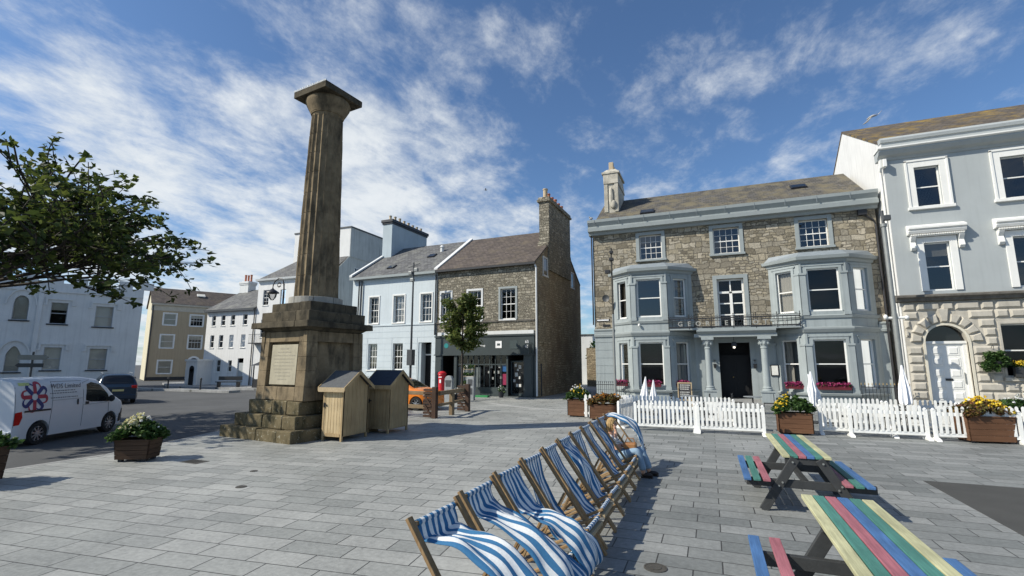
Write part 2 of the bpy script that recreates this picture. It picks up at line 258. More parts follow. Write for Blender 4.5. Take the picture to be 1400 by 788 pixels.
red_pot = pmat('terracotta', (.42, .15, .08), .8); buff_pot = pmat('buff_clay', (.45, .36, .24), .8)
asphalt = pmat('asphalt', (.085, .087, .088), .85, var=.22, scale=.35, bump=.4, bscale=180, spec=.25)
mat_grey = pmat('dark_rubber_surface', (.062, .062, .058), .9, var=.12, scale=1.5, bump=.5, bscale=160)
kerbm = pmat('granite_kerb', (.27, .27, .26), .8, var=.15, scale=9, bump=.2)
pave_l = paving('slate_paving_left', -7, (.235, .243, .23), (.32, .324, .306), (.05, .05, .048))
pave_r = paving('slate_paving_right', 0, (.152, .162, .157), (.245, .252, .244), (.045, .045, .043))
pave_f = paving('far_pavement', 3, (.25, .25, .245), (.30, .30, .29), (.12, .12, .11), .5, .25)
deck_wood = wood('oiled_beech', (.20, .125, .06), (.32, .215, .11), (30, 30, 2))
pale_wood = wood('pale_raw_wood', (.33, .25, .15), (.45, .36, .23), (30, 3, 30))
shed_lit = wood('sunlit_pine', (.42, .31, .165), (.58, .46, .28), (26, 26, 1.6))  # paler copy of the boards, sunlight on the nearer front put into the colour
shed_dark = wood('shaded_pine', (.32, .225, .115), (.44, .33, .185), (26, 26, 1.6))  # darker copy of the same boards, shade of the sides and farther store coloured in
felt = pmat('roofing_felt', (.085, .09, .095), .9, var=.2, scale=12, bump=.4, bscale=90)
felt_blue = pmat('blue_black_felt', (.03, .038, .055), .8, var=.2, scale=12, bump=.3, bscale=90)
timber_brown = wood('dark_stained_timber', (.05, .029, .02), (.085, .05, .034), (30, 30, 2))
timber_tan = wood('weathered_sleeper', (.17, .12, .07), (.27, .20, .12), (2, 30, 30))
planter_wood = wood('brown_composite_board', (.105, .05, .026), (.15, .075, .04), (2.5, 20, 40))
planter_dark = wood('old_brown_board', (.055, .032, .02), (.085, .05, .03), (2.5, 20, 40))
soil = pmat('potting_soil', (.03, .02, .014), .95, bump=.6)
black_plastic = pmat('recycled_black_plastic', (.035, .037, .038), .6, var=.2, scale=9, bump=.1)
def plank(name, c): return wood(name, tuple(v*.72 for v in c), tuple(min(1, v*1.14) for v in c), (46, 2.2, 46), .6, .3)
p_yel = plank('yellow_plank', (.47, .46, .275)); p_teal = plank('teal_plank', (.07, .205, .17)); p_pink = plank('pink_plank', (.35, .13, .155)); p_blue = plank('blue_plank', (.065, .15, .32))
deck_fabric = stripes('deckchair_canvas', (.06, .20, .385), (.82, .84, .84), 1.0, 0)
pvc = pmat('white_pvc', (.76, .76, .73), .45, var=.09, streak=.3)
leaf_dark = leafmat('sycamore_leaf', (.015, .035, .010), (.05, .09, .02), .4, (.13, .16, .035))
leaf_mid = leafmat('maple_leaf', (.04, .085, .018), (.13, .20, .045), .42, (.19, .21, .06))
leaf_plant = leafmat('planter_leaf', (.02, .055, .015), (.07, .13, .03), .3)
leaf_rust = leafmat('coleus_leaf', (.10, .035, .02), (.25, .10, .03), .25, (.12, .12, .03))
fl_yel = leafmat('yellow_petal', (.75, .50, .02), (.85, .70, .10), .2); fl_pale = leafmat('pale_yellow_petal', (.70, .66, .30), (.85, .80, .65), .2)
fl_pink = leafmat('magenta_petal', (.22, .01, .06), (.45, .06, .20), .2); fl_org = leafmat('orange_petal', (.45, .16, .03), (.6, .3, .05), .2); fl_white = leafmat('white_petal', (.75, .75, .70), (.85, .85, .85), .2)
bark = pmat('bark', (.05, .042, .034), .9, var=.3, scale=6, bump=.6)
van_white = pmat('white_car_paint', (.66, .68, .70), .25, var=.02, bump=0, spec=.5); suv_blue = pmat('dark_blue_car_paint', (.018, .035, .06), .2, var=.02, bump=0, spec=.6)
car_orange = pmat('orange_car_paint', (.75, .22, .03), .22, var=.02, bump=0, spec=.6)
tyre = pmat('tyre_rubber', (.018, .018, .018), .85, bump=0); rim = pmat('alloy_rim', (.5, .51, .52), .3, metal=.7, bump=0); black_trimp = pmat('black_bumper_plastic', (.02, .02, .021), .6, bump=0)
red_lamp = pmat('red_lamp_lens', (.45, .015, .012), .15, bump=0); white_lamp = pmat('clear_lamp_lens', (.75, .76, .78), .1, bump=0)
logo_blue = pmat('navy_vinyl', (.02, .035, .16), .4, bump=0); logo_red = pmat('crimson_vinyl', (.36, .03, .06), .4, bump=0); grey_ink = pmat('grey_vinyl', (.12, .13, .15), .4, bump=0); hi_vis = pmat('yellow_green_vinyl', (.55, .62, .22), .4, bump=0)
post_red = pmat('pillar_box_red', (.50, .02, .03), .35, var=.06, bump=0); white_ink = pmat('white_lettering', (.8, .8, .8), .5, bump=0); teal_ink = pmat('teal_logo', (.02, .22, .22), .5, bump=0)
steel = pmat('brushed_steel_panel', (.27, .29, .30), .5, metal=.2, var=.15, scale=4)
canvas_w = pmat('white_parasol_canvas', (.80, .81, .83), .85, var=.04, bump=.1)
skin = pmat('skin', (.52, .30, .20), .5, var=.05, bump=0); hair = wood('blonde_hair', (.26, .16, .06), (.52, .36, .17), (60, 60, 6), .5); jeans = pmat('pale_denim', (.22, .32, .42), .85, var=.15, scale=14, bump=.2); jacket = pmat('brown_bag_leather', (.30, .14, .05), .5); shoes = pmat('dark_shoe', (.02, .014, .012), .5)
shirt = stripes('striped_shirt', (.74, .72, .68), (.42, .40, .38), 26, 0, trans=0)
green_p = pmat('green_plastic', (.03, .22, .07), .5); blue_scr = pmat('blue_poster', (.05, .22, .55), .4); pink_p = pmat('pink_poster', (.55, .05, .14), .4); paper = pmat('paper', (.68, .68, .64), .8, var=.1)
gull = pmat('gull_grey', (.30, .30, .30), .8); chalk = pmat('chalkboard', (.03, .03, .032), .7); gum = pmat('cast_iron_cover', (.07, .065, .055), .6, var=.3, scale=20, bump=.5)

# ---------------------------------------------------------------- object helpers
ROOTC = sc.collection
class MB:
    def __init__(s, T=None): s.v = []; s.f = []; s.mi = []; s.m = 0; s.T = T or Matrix(); s.uv = None
    def add(s, vs, fs):
        k = len(s.v); s.v += [s.T @ Vector(p) for p in vs]; s.f += [tuple(i+k for i in f) for f in fs]; s.mi += [s.m]*len(fs)
    def box(s, x0, x1, y0, y1, z0, z1):
        if x0 > x1: x0, x1 = x1, x0
        if y0 > y1: y0, y1 = y1, y0
        if z0 > z1: z0, z1 = z1, z0
        s.add([(x0, y0, z0), (x1, y0, z0), (x1, y1, z0), (x0, y1, z0), (x0, y0, z1), (x1, y0, z1), (x1, y1, z1), (x0, y1, z1)],
              [(0, 3, 2, 1), (4, 5, 6, 7), (0, 1, 5, 4), (1, 2, 6, 5), (2, 3, 7, 6), (3, 0, 4, 7)])
    def beam(s, a, b, w, h, up=(0, 0, 1)):
        a, b = Vector(a), Vector(b); d = (b-a).normalized(); u = Vector(up); sd_ = d.cross(u)
        if sd_.length < 1e-4: sd_ = d.cross(Vector((0, 1, 0)))
        sd_.normalize(); u = sd_.cross(d).normalized(); sd_ *= w/2; u = u*h/2
        s.add([a-sd_-u, a+sd_-u, a+sd_+u, a-sd_+u, b-sd_-u, b+sd_-u, b+sd_+u, b-sd_+u], [(0, 1, 2, 3), (7, 6, 5, 4), (0, 4, 5, 1), (1, 5, 6, 2), (2, 6, 7, 3), (3, 7, 4, 0)])
    def frus(s, base, top):  # list of 4 base pts, 4 top pts
        n = len(base); s.add(list(base)+list(top), [tuple(range(n, 2*n))]+[(i, (i+1) % n, n+(i+1) % n, n+i) for i in range(n)])
    def prism(s, pts, a, b, axis='y'):
        """polygon pts (p,q) extruded from a to b along axis; x: (y,z), y: (x,z), z: (x,y)"""
        P = {'x': lambda p, t: (t, p[0], p[1]), 'y': lambda p, t: (p[0], t, p[1]), 'z': lambda p, t: (p[0], p[1], t)}[axis]; n = len(pts)
        s.add([P(p, a) for p in pts]+[P(p, b) for p in pts], [tuple(range(n))[::-1], tuple(range(n, 2*n))]+[(i, (i+1) % n, n+(i+1) % n, n+i) for i in range(n)])
    def tube(s, path, r, n=8, r2=None, cap=True):
        path = [Vector(p) for p in path]; k = len(path); rs = r if isinstance(r, (list, tuple)) else [r+((r2 if r2 is not None else r)-r)*i/max(1, k-1) for i in range(k)]
        vs = []; fs = []
        for i, p in enumerate(path):
            d = (path[min(i+1, k-1)]-path[max(i-1, 0)]).normalized(); a = d.cross(Vector((0, 0, 1)))
            if a.length < .05: a = d.cross(Vector((0, 1, 0)))
            a.normalize(); b = d.cross(a)
            for j in range(n): t = 2*math.pi*j/n; vs.append(p+(a*math.cos(t)+b*math.sin(t))*rs[i])
        for i in range(k-1):
            for j in range(n): fs.append((i*n+j, i*n+(j+1) % n, (i+1)*n+(j+1) % n, (i+1)*n+j))
        if cap: fs += [tuple(range(n))[::-1], tuple(range((k-1)*n, k*n))]
        s.add(vs, fs)
    def lathe(s, prof, c=(0, 0, 0), n=16, axis='z', cap=True):
        vs = []; fs = []; k = len(prof)
        for r, h in prof:
            for j in range(n):
                t = 2*math.pi*j/n; x, y = r*math.cos(t), r*math.sin(t)
                vs.append({'z': (c[0]+x, c[1]+y, c[2]+h), 'y': (c[0]+x, c[1]+h, c[2]+y), 'x': (c[0]+h, c[1]+x, c[2]+y)}[axis])
        for i in range(k-1):
            for j in range(n): fs.append((i*n+j, i*n+(j+1) % n, (i+1)*n+(j+1) % n, (i+1)*n+j))
        if cap: fs += [tuple(range(n))[::-1], tuple(range((k-1)*n, k*n))]
        s.add(vs, fs)
    def sph(s, c, r, n=10, m=7):
        if not isinstance(r, tuple): r = (r, r, r)
        vs = [(c[0], c[1], c[2]-r[2])]; fs = []
        for i in range(1, m):
            a = -math.pi/2+math.pi*i/m
            for j in range(n): t = 2*math.pi*j/n; vs.append((c[0]+r[0]*math.cos(a)*math.cos(t), c[1]+r[1]*math.cos(a)*math.sin(t), c[2]+r[2]*math.sin(a)))
        vs.append((c[0], c[1], c[2]+r[2])); e = len(vs)-1
        for j in range(n): fs.append((0, 1+(j+1) % n, 1+j)); fs.append((e, e-n+j, e-n+(j+1) % n))
        for i in range(m-2):
            for j in range(n): a = 1+i*n+j; b = 1+i*n+(j+1) % n; fs.append((a, b, b+n, a+n))
        s.add(vs, fs)
    def build(s, name, mats, parent=None, smooth=False, bevel=0, loc=None, rotz=0):
        me = bpy.data.meshes.new(name); me.from_pydata([tuple(p) for p in s.v], [], s.f)
        if not isinstance(mats, (list, tuple)): mats = [mats]
        for m in mats: me.materials.append(m)
        if len(mats) > 1: me.polygons.foreach_set('material_index', s.mi)
        if s.uv: uvl = me.uv_layers.new(); 
        if s.uv:
            for l in me.loops: uvl.data[l.index].uv = s.uv[l.vertex_index]
        me.update(); bm = bmesh.new(); bm.from_mesh(me); bmesh.ops.recalc_face_normals(bm, faces=bm.faces); bm.to_mesh(me); bm.free()
        if smooth:
            me.polygons.foreach_set('use_smooth', [True]*len(me.polygons)); me.update()
            try: me.set_sharp_from_angle(angle=R(38))
            except Exception: pass
        o = bpy.data.objects.new(name, me); ROOTC.objects.link(o)
        if parent: o.parent = parent
        if loc is not None: o.location = loc
        if rotz: o.rotation_euler = (0, 0, rotz)
        if bevel: b = o.modifiers.new('b', 'BEVEL'); b.width = bevel; b.segments = 2; b.limit_method = 'ANGLE'; b.angle_limit = R(40)
        return o
def tag(o, label=None, cat=None, group=None, kind=None):
    for k, v in (('label', label), ('category', cat), ('group', group), ('kind', kind)):
        if v: o[k] = v
    return o
def thing(name, label, cat, loc=(0, 0, 0), rot=0, group=None):
    o = bpy.data.objects.new(name, None); ROOTC.objects.link(o); o.location = loc; o.rotation_euler = (0, 0, rot); o.empty_display_size = .3
    return tag(o, label, cat, group)
def copy_tree(o, parent=None, loc=None, rot=None):
    c = o.copy(); ROOTC.objects.link(c); c.parent = parent
    if loc is not None: c.location = loc
    if rot is not None: c.rotation_euler = (0, 0, rot)
    for ch in o.children: copy_tree(ch, c)
    return c
def text_part(s, size, mat, name, parent, M, ext=.004, align='CENTER', bold=0):
    cu = bpy.data.curves.new('t', 'FONT'); cu.body = s; cu.size = size; cu.extrude = ext; cu.align_x = align; cu.align_y = 'CENTER'; cu.offset = bold; cu.resolution_u = 3
    t = bpy.data.objects.new('t', cu); ROOTC.objects.link(t); me = bpy.data.meshes.new_from_object(t); bpy.data.objects.remove(t)
    me.materials.clear(); me.materials.append(mat); me.transform(M); o = bpy.data.objects.new(name, me); me.name = name; ROOTC.objects.link(o)
    if parent: o.parent = parent
    return o
TF = lambda x, y, z, az=0: Matrix.Translation((x, y, z)) @ Matrix.Rotation(R(az), 4, 'Z') @ Matrix.Rotation(R(90), 4, 'X')   # text upright, facing -y
def leaves(name, mat, parent, centres, n, size, spread, aspect=1.5, seed=1, droop=0, loc=None):
    """n small bent leaf faces round each of the centres"""
    g = np.random.default_rng(seed); C = np.repeat(np.array(centres, float), n, 0); k = len(C)
    u = g.normal(size=(k, 3)); u /= np.linalg.norm(u, axis=1)[:, None]; rr = g.random(k)**.5
    sp = np.array(spread if isinstance(spread, (tuple, list)) else (spread,)*3); C = C+u*rr[:, None]*sp
    a = g.normal(size=(k, 3)); a[:, 2] = a[:, 2]*.5-droop; a /= np.linalg.norm(a, axis=1)[:, None]
    nn = g.normal(size=(k, 3)); nn[:, 2] += 1.2; b = np.cross(a, nn); b /= np.linalg.norm(b, axis=1)[:, None]; c = np.cross(a, b)
    s = size*(.6+.8*g.random(k))[:, None]; a = a*s*aspect*.5; b = b*s*.5; c = c*s*.12
    V = np.stack([C-a, C+b+c, C+a, C-b+c], 1).reshape(-1, 3); i = np.arange(k)*4
    F = np.concatenate([np.stack([i, i+1, i+2], 1), np.stack([i, i+2, i+3], 1)])
    me = bpy.data.meshes.new(name); me.from_pydata(V.tolist(), [], F.tolist()); me.materials.append(mat); me.update()
    o = bpy.data.objects.new(name, me); ROOTC.objects.link(o)
    if parent: o.parent = parent
    if loc is not None: o.location = loc
    return o

# ---------------------------------------------------------------- ground
m = MB(); m.box(-900, 900, -300, 1500, -.6, -.16); tag(m.build('road', asphalt), kind='structure')
PV = [(-13.15, -12), (-13.15, 7.4), (-13.7, 9.3), (-14.4, 11.2), (-15.2, 14), (-17.5, 19.5), (-20, 24.5), (-26.4, 26.8), (-26.4, 36), (-9.5, 62), (-2.2, 62), (-2.2, -12)]
m = MB(); m.prism(PV, -.4, 0, 'z'); tag(m.build('pavement', pave_l), kind='structure')
m = MB(); m.box(-2.2, 60, -12, 62, -.4, 0); tag(m.build('plaza', pave_r), kind='structure')
m = MB()
for a, b in zip(PV[:7], PV[1:8]):
    a, b = Vector((*a, 0)), Vector((*b, 0)); d = (b-a).normalized(); L_ = (b-a).length; n = int(L_/.9)+1; nrm = Vector((-d.y, d.x, 0))*.075
    for i in range(n): m.beam(a+d*(L_*i/n+.006)+nrm+Vector((0, 0, -.14)), a+d*(L_*(i+1)/n-.006)+nrm+Vector((0, 0, -.14)), .15, .288)
tag(m.build('kerb', kerbm), kind='structure')
m = MB(); m.prism([(3.46, -2), (3.46, 11.36), (9.2, 11.3), (9.2, -2)], .0, .004, 'z'); tag(m.build('rubber_surface', mat_grey), kind='structure')
m = MB(); m.prism([(-57, 36.6), (-47.6, 31.2), (-34.5, 31.2), (-31, 34), (-31, 45), (-57, 47)], -.3, .02, 'z'); tag(m.build('far_pavement', pave_f), kind='structure')
m = MB(); m.box(-53, -35, 27.6, 28.6, -.3, .02); m2 = m; tag(m2.build('traffic_island', pave_f), kind='structure')
# pale worn band of setts in front of the shop
mb = MB(); pts = []
for i in range(25):
    t = i/24; x = -11.0+7.6*t; y = 24.2-1.2*t-1.5*math.sin(t*3.0); pts.append((x, y))
mb.prism(pts+[(x, y+.32) for x, y in pts[::-1]], .0, .004, 'z'); tag(mb.build('sett_band', pmat('pale_setts', (.36, .36, .345), .7, var=.2, scale=14)), kind='structure')

# ---------------------------------------------------------------- building helpers
def wall(m, x0, x1, z0, z1, holes, d=.22, room=1.0, mi=0, dark=1):
    """wall front at y=0 with real openings: reveals d deep and a dark room behind each"""
    xs = sorted({x0, x1, *[h[0] for h in holes], *[h[1] for h in holes]}); zs = sorted({z0, z1, *[h[2] for h in holes], *[h[3] for h in holes]})
    m.m = mi
    for a, b in zip(xs, xs[1:]):
        for c, e in zip(zs, zs[1:]):
            mx_, mz = (a+b)/2, (c+e)/2
            if any(h[0] < mx_ < h[1] and h[2] < mz < h[3] for h in holes): continue
            m.add([(a, 0, c), (b, 0, c), (b, 0, e), (a, 0, e)], [(0, 1, 2, 3)])
    for h in holes:
        a, b, c, e = h[:4]
        m.m = mi; m.add([(a, 0, c), (b, 0, c), (b, 0, e), (a, 0, e), (a, d, c), (b, d, c), (b, d, e), (a, d, e)], [(0, 1, 5, 4), (1, 2, 6, 5), (2, 3, 7, 6), (3, 0, 4, 7)])
        m.m = dark; r = h[4] if len(h) > 4 else room
        m.add([(a, d, c), (b, d, c), (b, d, e), (a, d, e), (a, r, c), (b, r, c), (b, r, e), (a, r, e)], [(0, 1, 5, 4), (1, 2, 6, 5), (2, 3, 7, 6), (3, 0, 4, 7), (4, 5, 6, 7)])
    m.m = mi
def spandrel(m, x0, x1, zs, zt, y0, y1, n=12, pointed=False):
    """fills the corners over an arch that springs at zs and peaks at zt"""
    c = (x0+x1)/2; r = (x1-x0)/2
    for i in range(n):
        a, b = x0+(x1-x0)*i/n, x0+(x1-x0)*(i+1)/n
        f = (lambda x: zs+(zt-zs)*(1-abs((x-c)/r)**1.7)) if pointed else (lambda x: zs+(zt-zs)*math.sqrt(max(0, 1-((x-c)/r)**2)))
        m.prism([(a, f(a)), (b, f(b)), (b, zt+.002), (a, zt+.002)], y0, y1, 'y')
def window(parent, T, x0, x1, z0, z1, nx=1, nz=2, d=.16, fm=white_paint, fw=.06, bar=.022, rail=True, curtain=None, blind=None, gl=None, sill=None, sill_m=None, sur=None, sur_m=None, sur_p=.03, name='window', arch=False):
    m = MB(T); y = d
    m.box(x0, x0+fw, y-.03, y+.05, z0, z1); m.box(x1-fw, x1, y-.03, y+.05, z0, z1); m.box(x0+fw, x1-fw, y-.03, y+.05, z1-fw, z1); m.box(x0+fw, x1-fw, y-.035, y+.05, z0, z0+fw*1.3)
    zm = (z0+z1)/2
    if rail: m.box(x0+fw, x1-fw, y-.02, y+.04, zm-.028, zm+.028)
    for i in range(1, nx): x = x0+fw+(x1-x0-2*fw)*i/nx; m.box(x-bar/2, x+bar/2, y-.008, y+.022, z0+fw, z1-fw)
    for i in range(1, nz):
        z = z0+fw+(z1-z0-2*fw)*i/nz
        if rail and abs(z-zm) < .06: continue
        m.box(x0+fw, x1-fw, y-.006, y+.02, z-bar/2, z+bar/2)
    if arch: pass
    wn = m.build(name, fm, parent)
    p = MB(T); p.add([(x0+fw*.5, y+.012, z0+.03), (x1-fw*.5, y+.012, z0+.03), (x1-fw*.5, y+.012, z1-.03), (x0+fw*.5, y+.012, z1-.03)], [(0, 1, 2, 3)]); p.build('pane', gl or glass, wn)
    if curtain:
        c = MB(T); w_ = (x1-x0)
        for a, b in curtain:
            xa, xb = x0+w_*a, x0+w_*b; k = max(4, int((xb-xa)/.05))
            vs = [(xa+(xb-xa)*i/k, y+.16+.03*math.sin(i*2.1), z) for i in range(k+1) for z in (z0+.03, z1-.03)]
            c.add(vs, [(2*i, 2*i+2, 2*i+3, 2*i+1) for i in range(k)])
        c.build('curtain', lead_white, wn, smooth=True)
    if blind:
        c = MB(T); c.box(x0+.03, x1-.03, y+.07, y+.085, z1-(z1-z0)*blind, z1-.02); c.build('blind', blindm, wn)
    if sill: s = MB(T); s.box(x0-sill[0], x1+sill[0], -sill[1], d-.036, z0-sill[2], z0-.001); s.build('sill', sill_m or fm, wn, bevel=.008)
    if sur:
        s = MB(T); q = sur_p; s.box(x0-sur, x0-.001, -q, .01, z0, z1+sur); s.box(x1+.001, x1+sur, -q, .01, z0, z1+sur); s.box(x0, x1, -q, .01, z1+.001, z1+sur)
        s.build('surround', sur_m or fm, wn, bevel=.006)
    return wn
def roof_gable(m, x0, x1, yf, yr, yb, ze, zr, zb=None, t=.12):
    """two slopes: front eave yf, ridge yr, back eave yb"""
    zb = ze if zb is None else zb
    m.prism([(yf, ze), (yr, zr), (yb, zb), (yb, zb-t), (yr, zr-t*1.1), (yf, ze-t)], x0, x1, 'x')
def pots(parent, T, pts, mat, h=.5, r=.13):
    for x, y, z in pts:
        m = MB(T); hh = h*rnd.uniform(.85, 1.1); m.lathe([(r*.95, 0), (r*1.05, .06), (r*.85, .1), (r*.8, hh*.85), (r*.98, hh*.88), (r*.95, hh), (r*.6, hh)], (x, y, z), 10); m.build('chimney_pot', mat, parent, smooth=True)
def stack(parent, T, x0, x1, y0, y1, z0, z1, mat, cap_m, potm, n=5, along='y', ph=.5, oh=.1):
    m = MB(T); m.box(x0, x1, y0, y1, z0, z1); c = m.build('chimney', mat, parent)
    k = MB(T); k.box(x0-oh*.5, x1+oh*.5, y0-oh*.5, y1+oh*.5, z1-.28, z1-.13); k.box(x0-oh, x1+oh, y0-oh, y1+oh, z1-.128, z1+.12); k.build('chimney_cap', cap_m, c, bevel=.02)
    P = [((x0+x1)/2, y0+(y1-y0)*(i+.5)/n, z1+.12) if along == 'y' else (x0+(x1-x0)*(i+.5)/n, (y0+y1)/2, z1+.12) for i in range(n)]
    pots(c, T, P, potm, ph); return c
def pipe(parent, T, pts, mat=iron, r=.045, name='drainpipe'): m = MB(T); m.tube(pts, r, 8); return m.build(name, mat, parent, smooth=True)
def groove(parent, T, x0, x1, zs, mat, skip=(), name='render_bands', p=.012, gap=.02):
    m = MB(T)
    for a, b in zip(zs, zs[1:]):
        seg = [(x0, x1)]
        for s0, s1, c0, c1 in skip:
            if c0 < b and c1 > a:
                ns = []
                for u, v in seg:
                    if s0 > u: ns.append((u, min(v, s0)))
                    if s1 < v: ns.append((max(u, s1), v))
                    if s1 <= u or s0 >= v: ns.append((u, v))
                seg = [q for q in set(ns) if q[1]-q[0] > .05]
        for u, v in seg: m.box(u, v, -p, .004, a+gap/2, b-gap/2)
    return m.build(name, mat, parent)

# ---------------------------------------------------------------- the hotel
HY = 30.1
hotel = thing('hotel', 'grey and bare stone three-storey hotel with two canted bay windows and a columned porch', 'hotel', (-6.55, HY, 0))
H = Matrix.Translation((6.55, 0, 0))       # world x -> local
m = MB(H); ups = [(-3.65, -2.32), (.58, 1.98), (4.98, 6.36)]
holes = [(a, b, 8.42, 9.95) for a, b in ups]+[(.62, 2.02, 4.1, 6.93)]
wall(m, -6.55, 8.55, 4.2, 10.3, holes); m.build('stone_wall', [hotel_stone, dark_in], hotel)
m = MB(H); wall(m, -6.56, 8.56, -.1, 4.2, [(.5, 2.09, .2, 3.28, 1.2)]); m.m = 0; m.build('lower_wall', [grey_paint, dark_in], hotel)
m = MB(H); m.box(-6.55, 8.55, 1.3, 11.5, -.1, 10.3); m.build('building_core', hotel_stone, hotel)
m = MB(H); m.box(-6.555, -6.3, .002, 1.3, -.1, 10.3); m.box(8.3, 8.552, .002, 1.3, -.1, 10.3); m.build('return_wall', hotel_stone, hotel)
for i, (a, b) in enumerate(ups):
    window(hotel, H, a, b, 8.42, 9.95, 4, 4, d=.2, sur=.2, sur_m=stucco_trim, sur_p=.05, sill=(.25, .12, .12), sill_m=stucco_trim, curtain=None, blind=.3 if i == 0 else None, gl=glass_blue)
wf = window(hotel, H, .62, 2.02, 4.12, 6.93, 2, 4, d=.2, sur=.22, sur_m=stucco_trim, sur_p=.05, rail=False, fw=.1, bar=.07, name='french_window')
m = MB(H); m.box(1.25, 1.4, .14, .26, 4.13, 6.2); m.box(.7, 1.95, .14, .26, 6.1, 6.22); m.build('french_window_mullion', white_paint, wf)
groove(hotel, H, -6.55, -5.36, [0, .55, 1.05, 1.5, 1.98, 2.45, 2.93, 3.4, 3.72], grey_paint, name='render_bands', p=.015)
m = MB(H)
for a, b in ((-6.6, -5.35), (-.75, -.3), (8.13, 8.57)):
    m = MB(H); m.prism([(.0, 3.72), (-.08, 3.74), (-.1, 3.86), (-.04, 3.9), (-.04, 4.1), (-.09, 4.14), (-.09, 4.2), (0, 4.24)], a, b, 'x'); m.build('string_course', stucco_trim, hotel)
m = MB(H); m.prism([(.1, 10.2), (-.22, 10.2), (-.26, 10.36), (-.5, 10.4), (-.52, 10.62), (-.42, 10.66), (-.42, 10.72), (-.58, 10.95), (-.6, 11.12), (.3, 11.12), (.3, 10.2)], -6.75, 8.62, 'x'); m.build('cornice', stucco_trim, hotel)
m = MB(H)
for i in range(10): x = -6.3+i*1.52; m.box(x-.007, x+.007, -.607, -.55, 10.74, 11.125)
m.build('gutter_joint', lead, hotel)
m = MB(H); roof_gable(m, -6.45, 8.4, .1, 4.4, 8.8, 11.1, 13.85); m.build('roof', slate_hotel, hotel)
m = MB(H); m.prism([(.3, 10.3), (8.6, 10.3), (4.4, 13.7)], -6.4, 8.38, 'x'); m.build('gable_wall', hotel_stone, hotel)
for x, z in ((-3.2, 11.75), (5.6, 12.75)):
    t_ = (z-11.1)/2.75*4.3+.1; m = MB(H @ Matrix.Translation((x, t_, z)) @ Matrix.Rotation(math.atan2(2.75, 4.3), 4, 'X')); m.m = 0; m.box(-.42, .42, -.35, .35, 0, .1); m.m = 1; m.box(-.34, .34, -.27, .27, .1, .115); m.build('roof_light', [dark_trim, dark_glass], hotel)
# ornate chimney
ch = MB(H); ch.box(-6.05, -5.15, 1.9, 4.6, 11.6, 14.3); ch.box(-5.98, -5.22, 1.95, 3.9, 14.3, 15.1)
ch.prism([(1.8, 14.3), (4.7, 14.3), (4.0, 15.0), (1.8, 15.0)], -6.1, -5.1, 'x'); chimst = pmat('weathered_chimney_render', (.46, .43, .36), .9, var=.3, scale=3, bump=.3, streak=.6); chim = ch.build('chimney', chimst, hotel, bevel=.02)
m = MB(H); m.box(-6.2, -5.0, 1.75, 4.1, 15.0, 15.15); m.frus([(-6.14, 1.8, 15.15), (-5.06, 1.8, 15.15), (-5.06, 4.0, 15.15), (-6.14, 4.0, 15.15)], [(-5.9, 2.05, 15.4), (-5.3, 2.05, 15.4), (-5.3, 3.8, 15.4), (-5.9, 3.8, 15.4)])
m.box(-6.08, -5.83, 1.84, 1.9, 12.3, 15.0); m.box(-5.37, -5.12, 1.84, 1.9, 12.3, 15.0); m.build('chimney_cap', chimst, chim, bevel=.01)
m = MB(H); m.sph((-5.6, 1.82, 13.3), (.16, .1, .75)); m.sph((-5.45, 1.8, 12.8), (.18, .12, .3)); m.build('chimney_ornament', chimst, chim, smooth=True)
m = MB(H); m.box(-5.75, -5.45, 2.1, 2.4, 15.4, 15.95); m.box(-5.75, -5.45, 2.6, 2.9, 15.4, 15.8); m.box(-5.75, -5.45, 3.1, 3.4, 15.4, 15.7); m.build('chimney_pot', buff_pot, chim, bevel=.02)
m = MB(H); m.tube([(-6.2, 4.5, 11.4), (-6.45, 4.5, 11.3)], .05); m.build('flashing', lead, hotel)

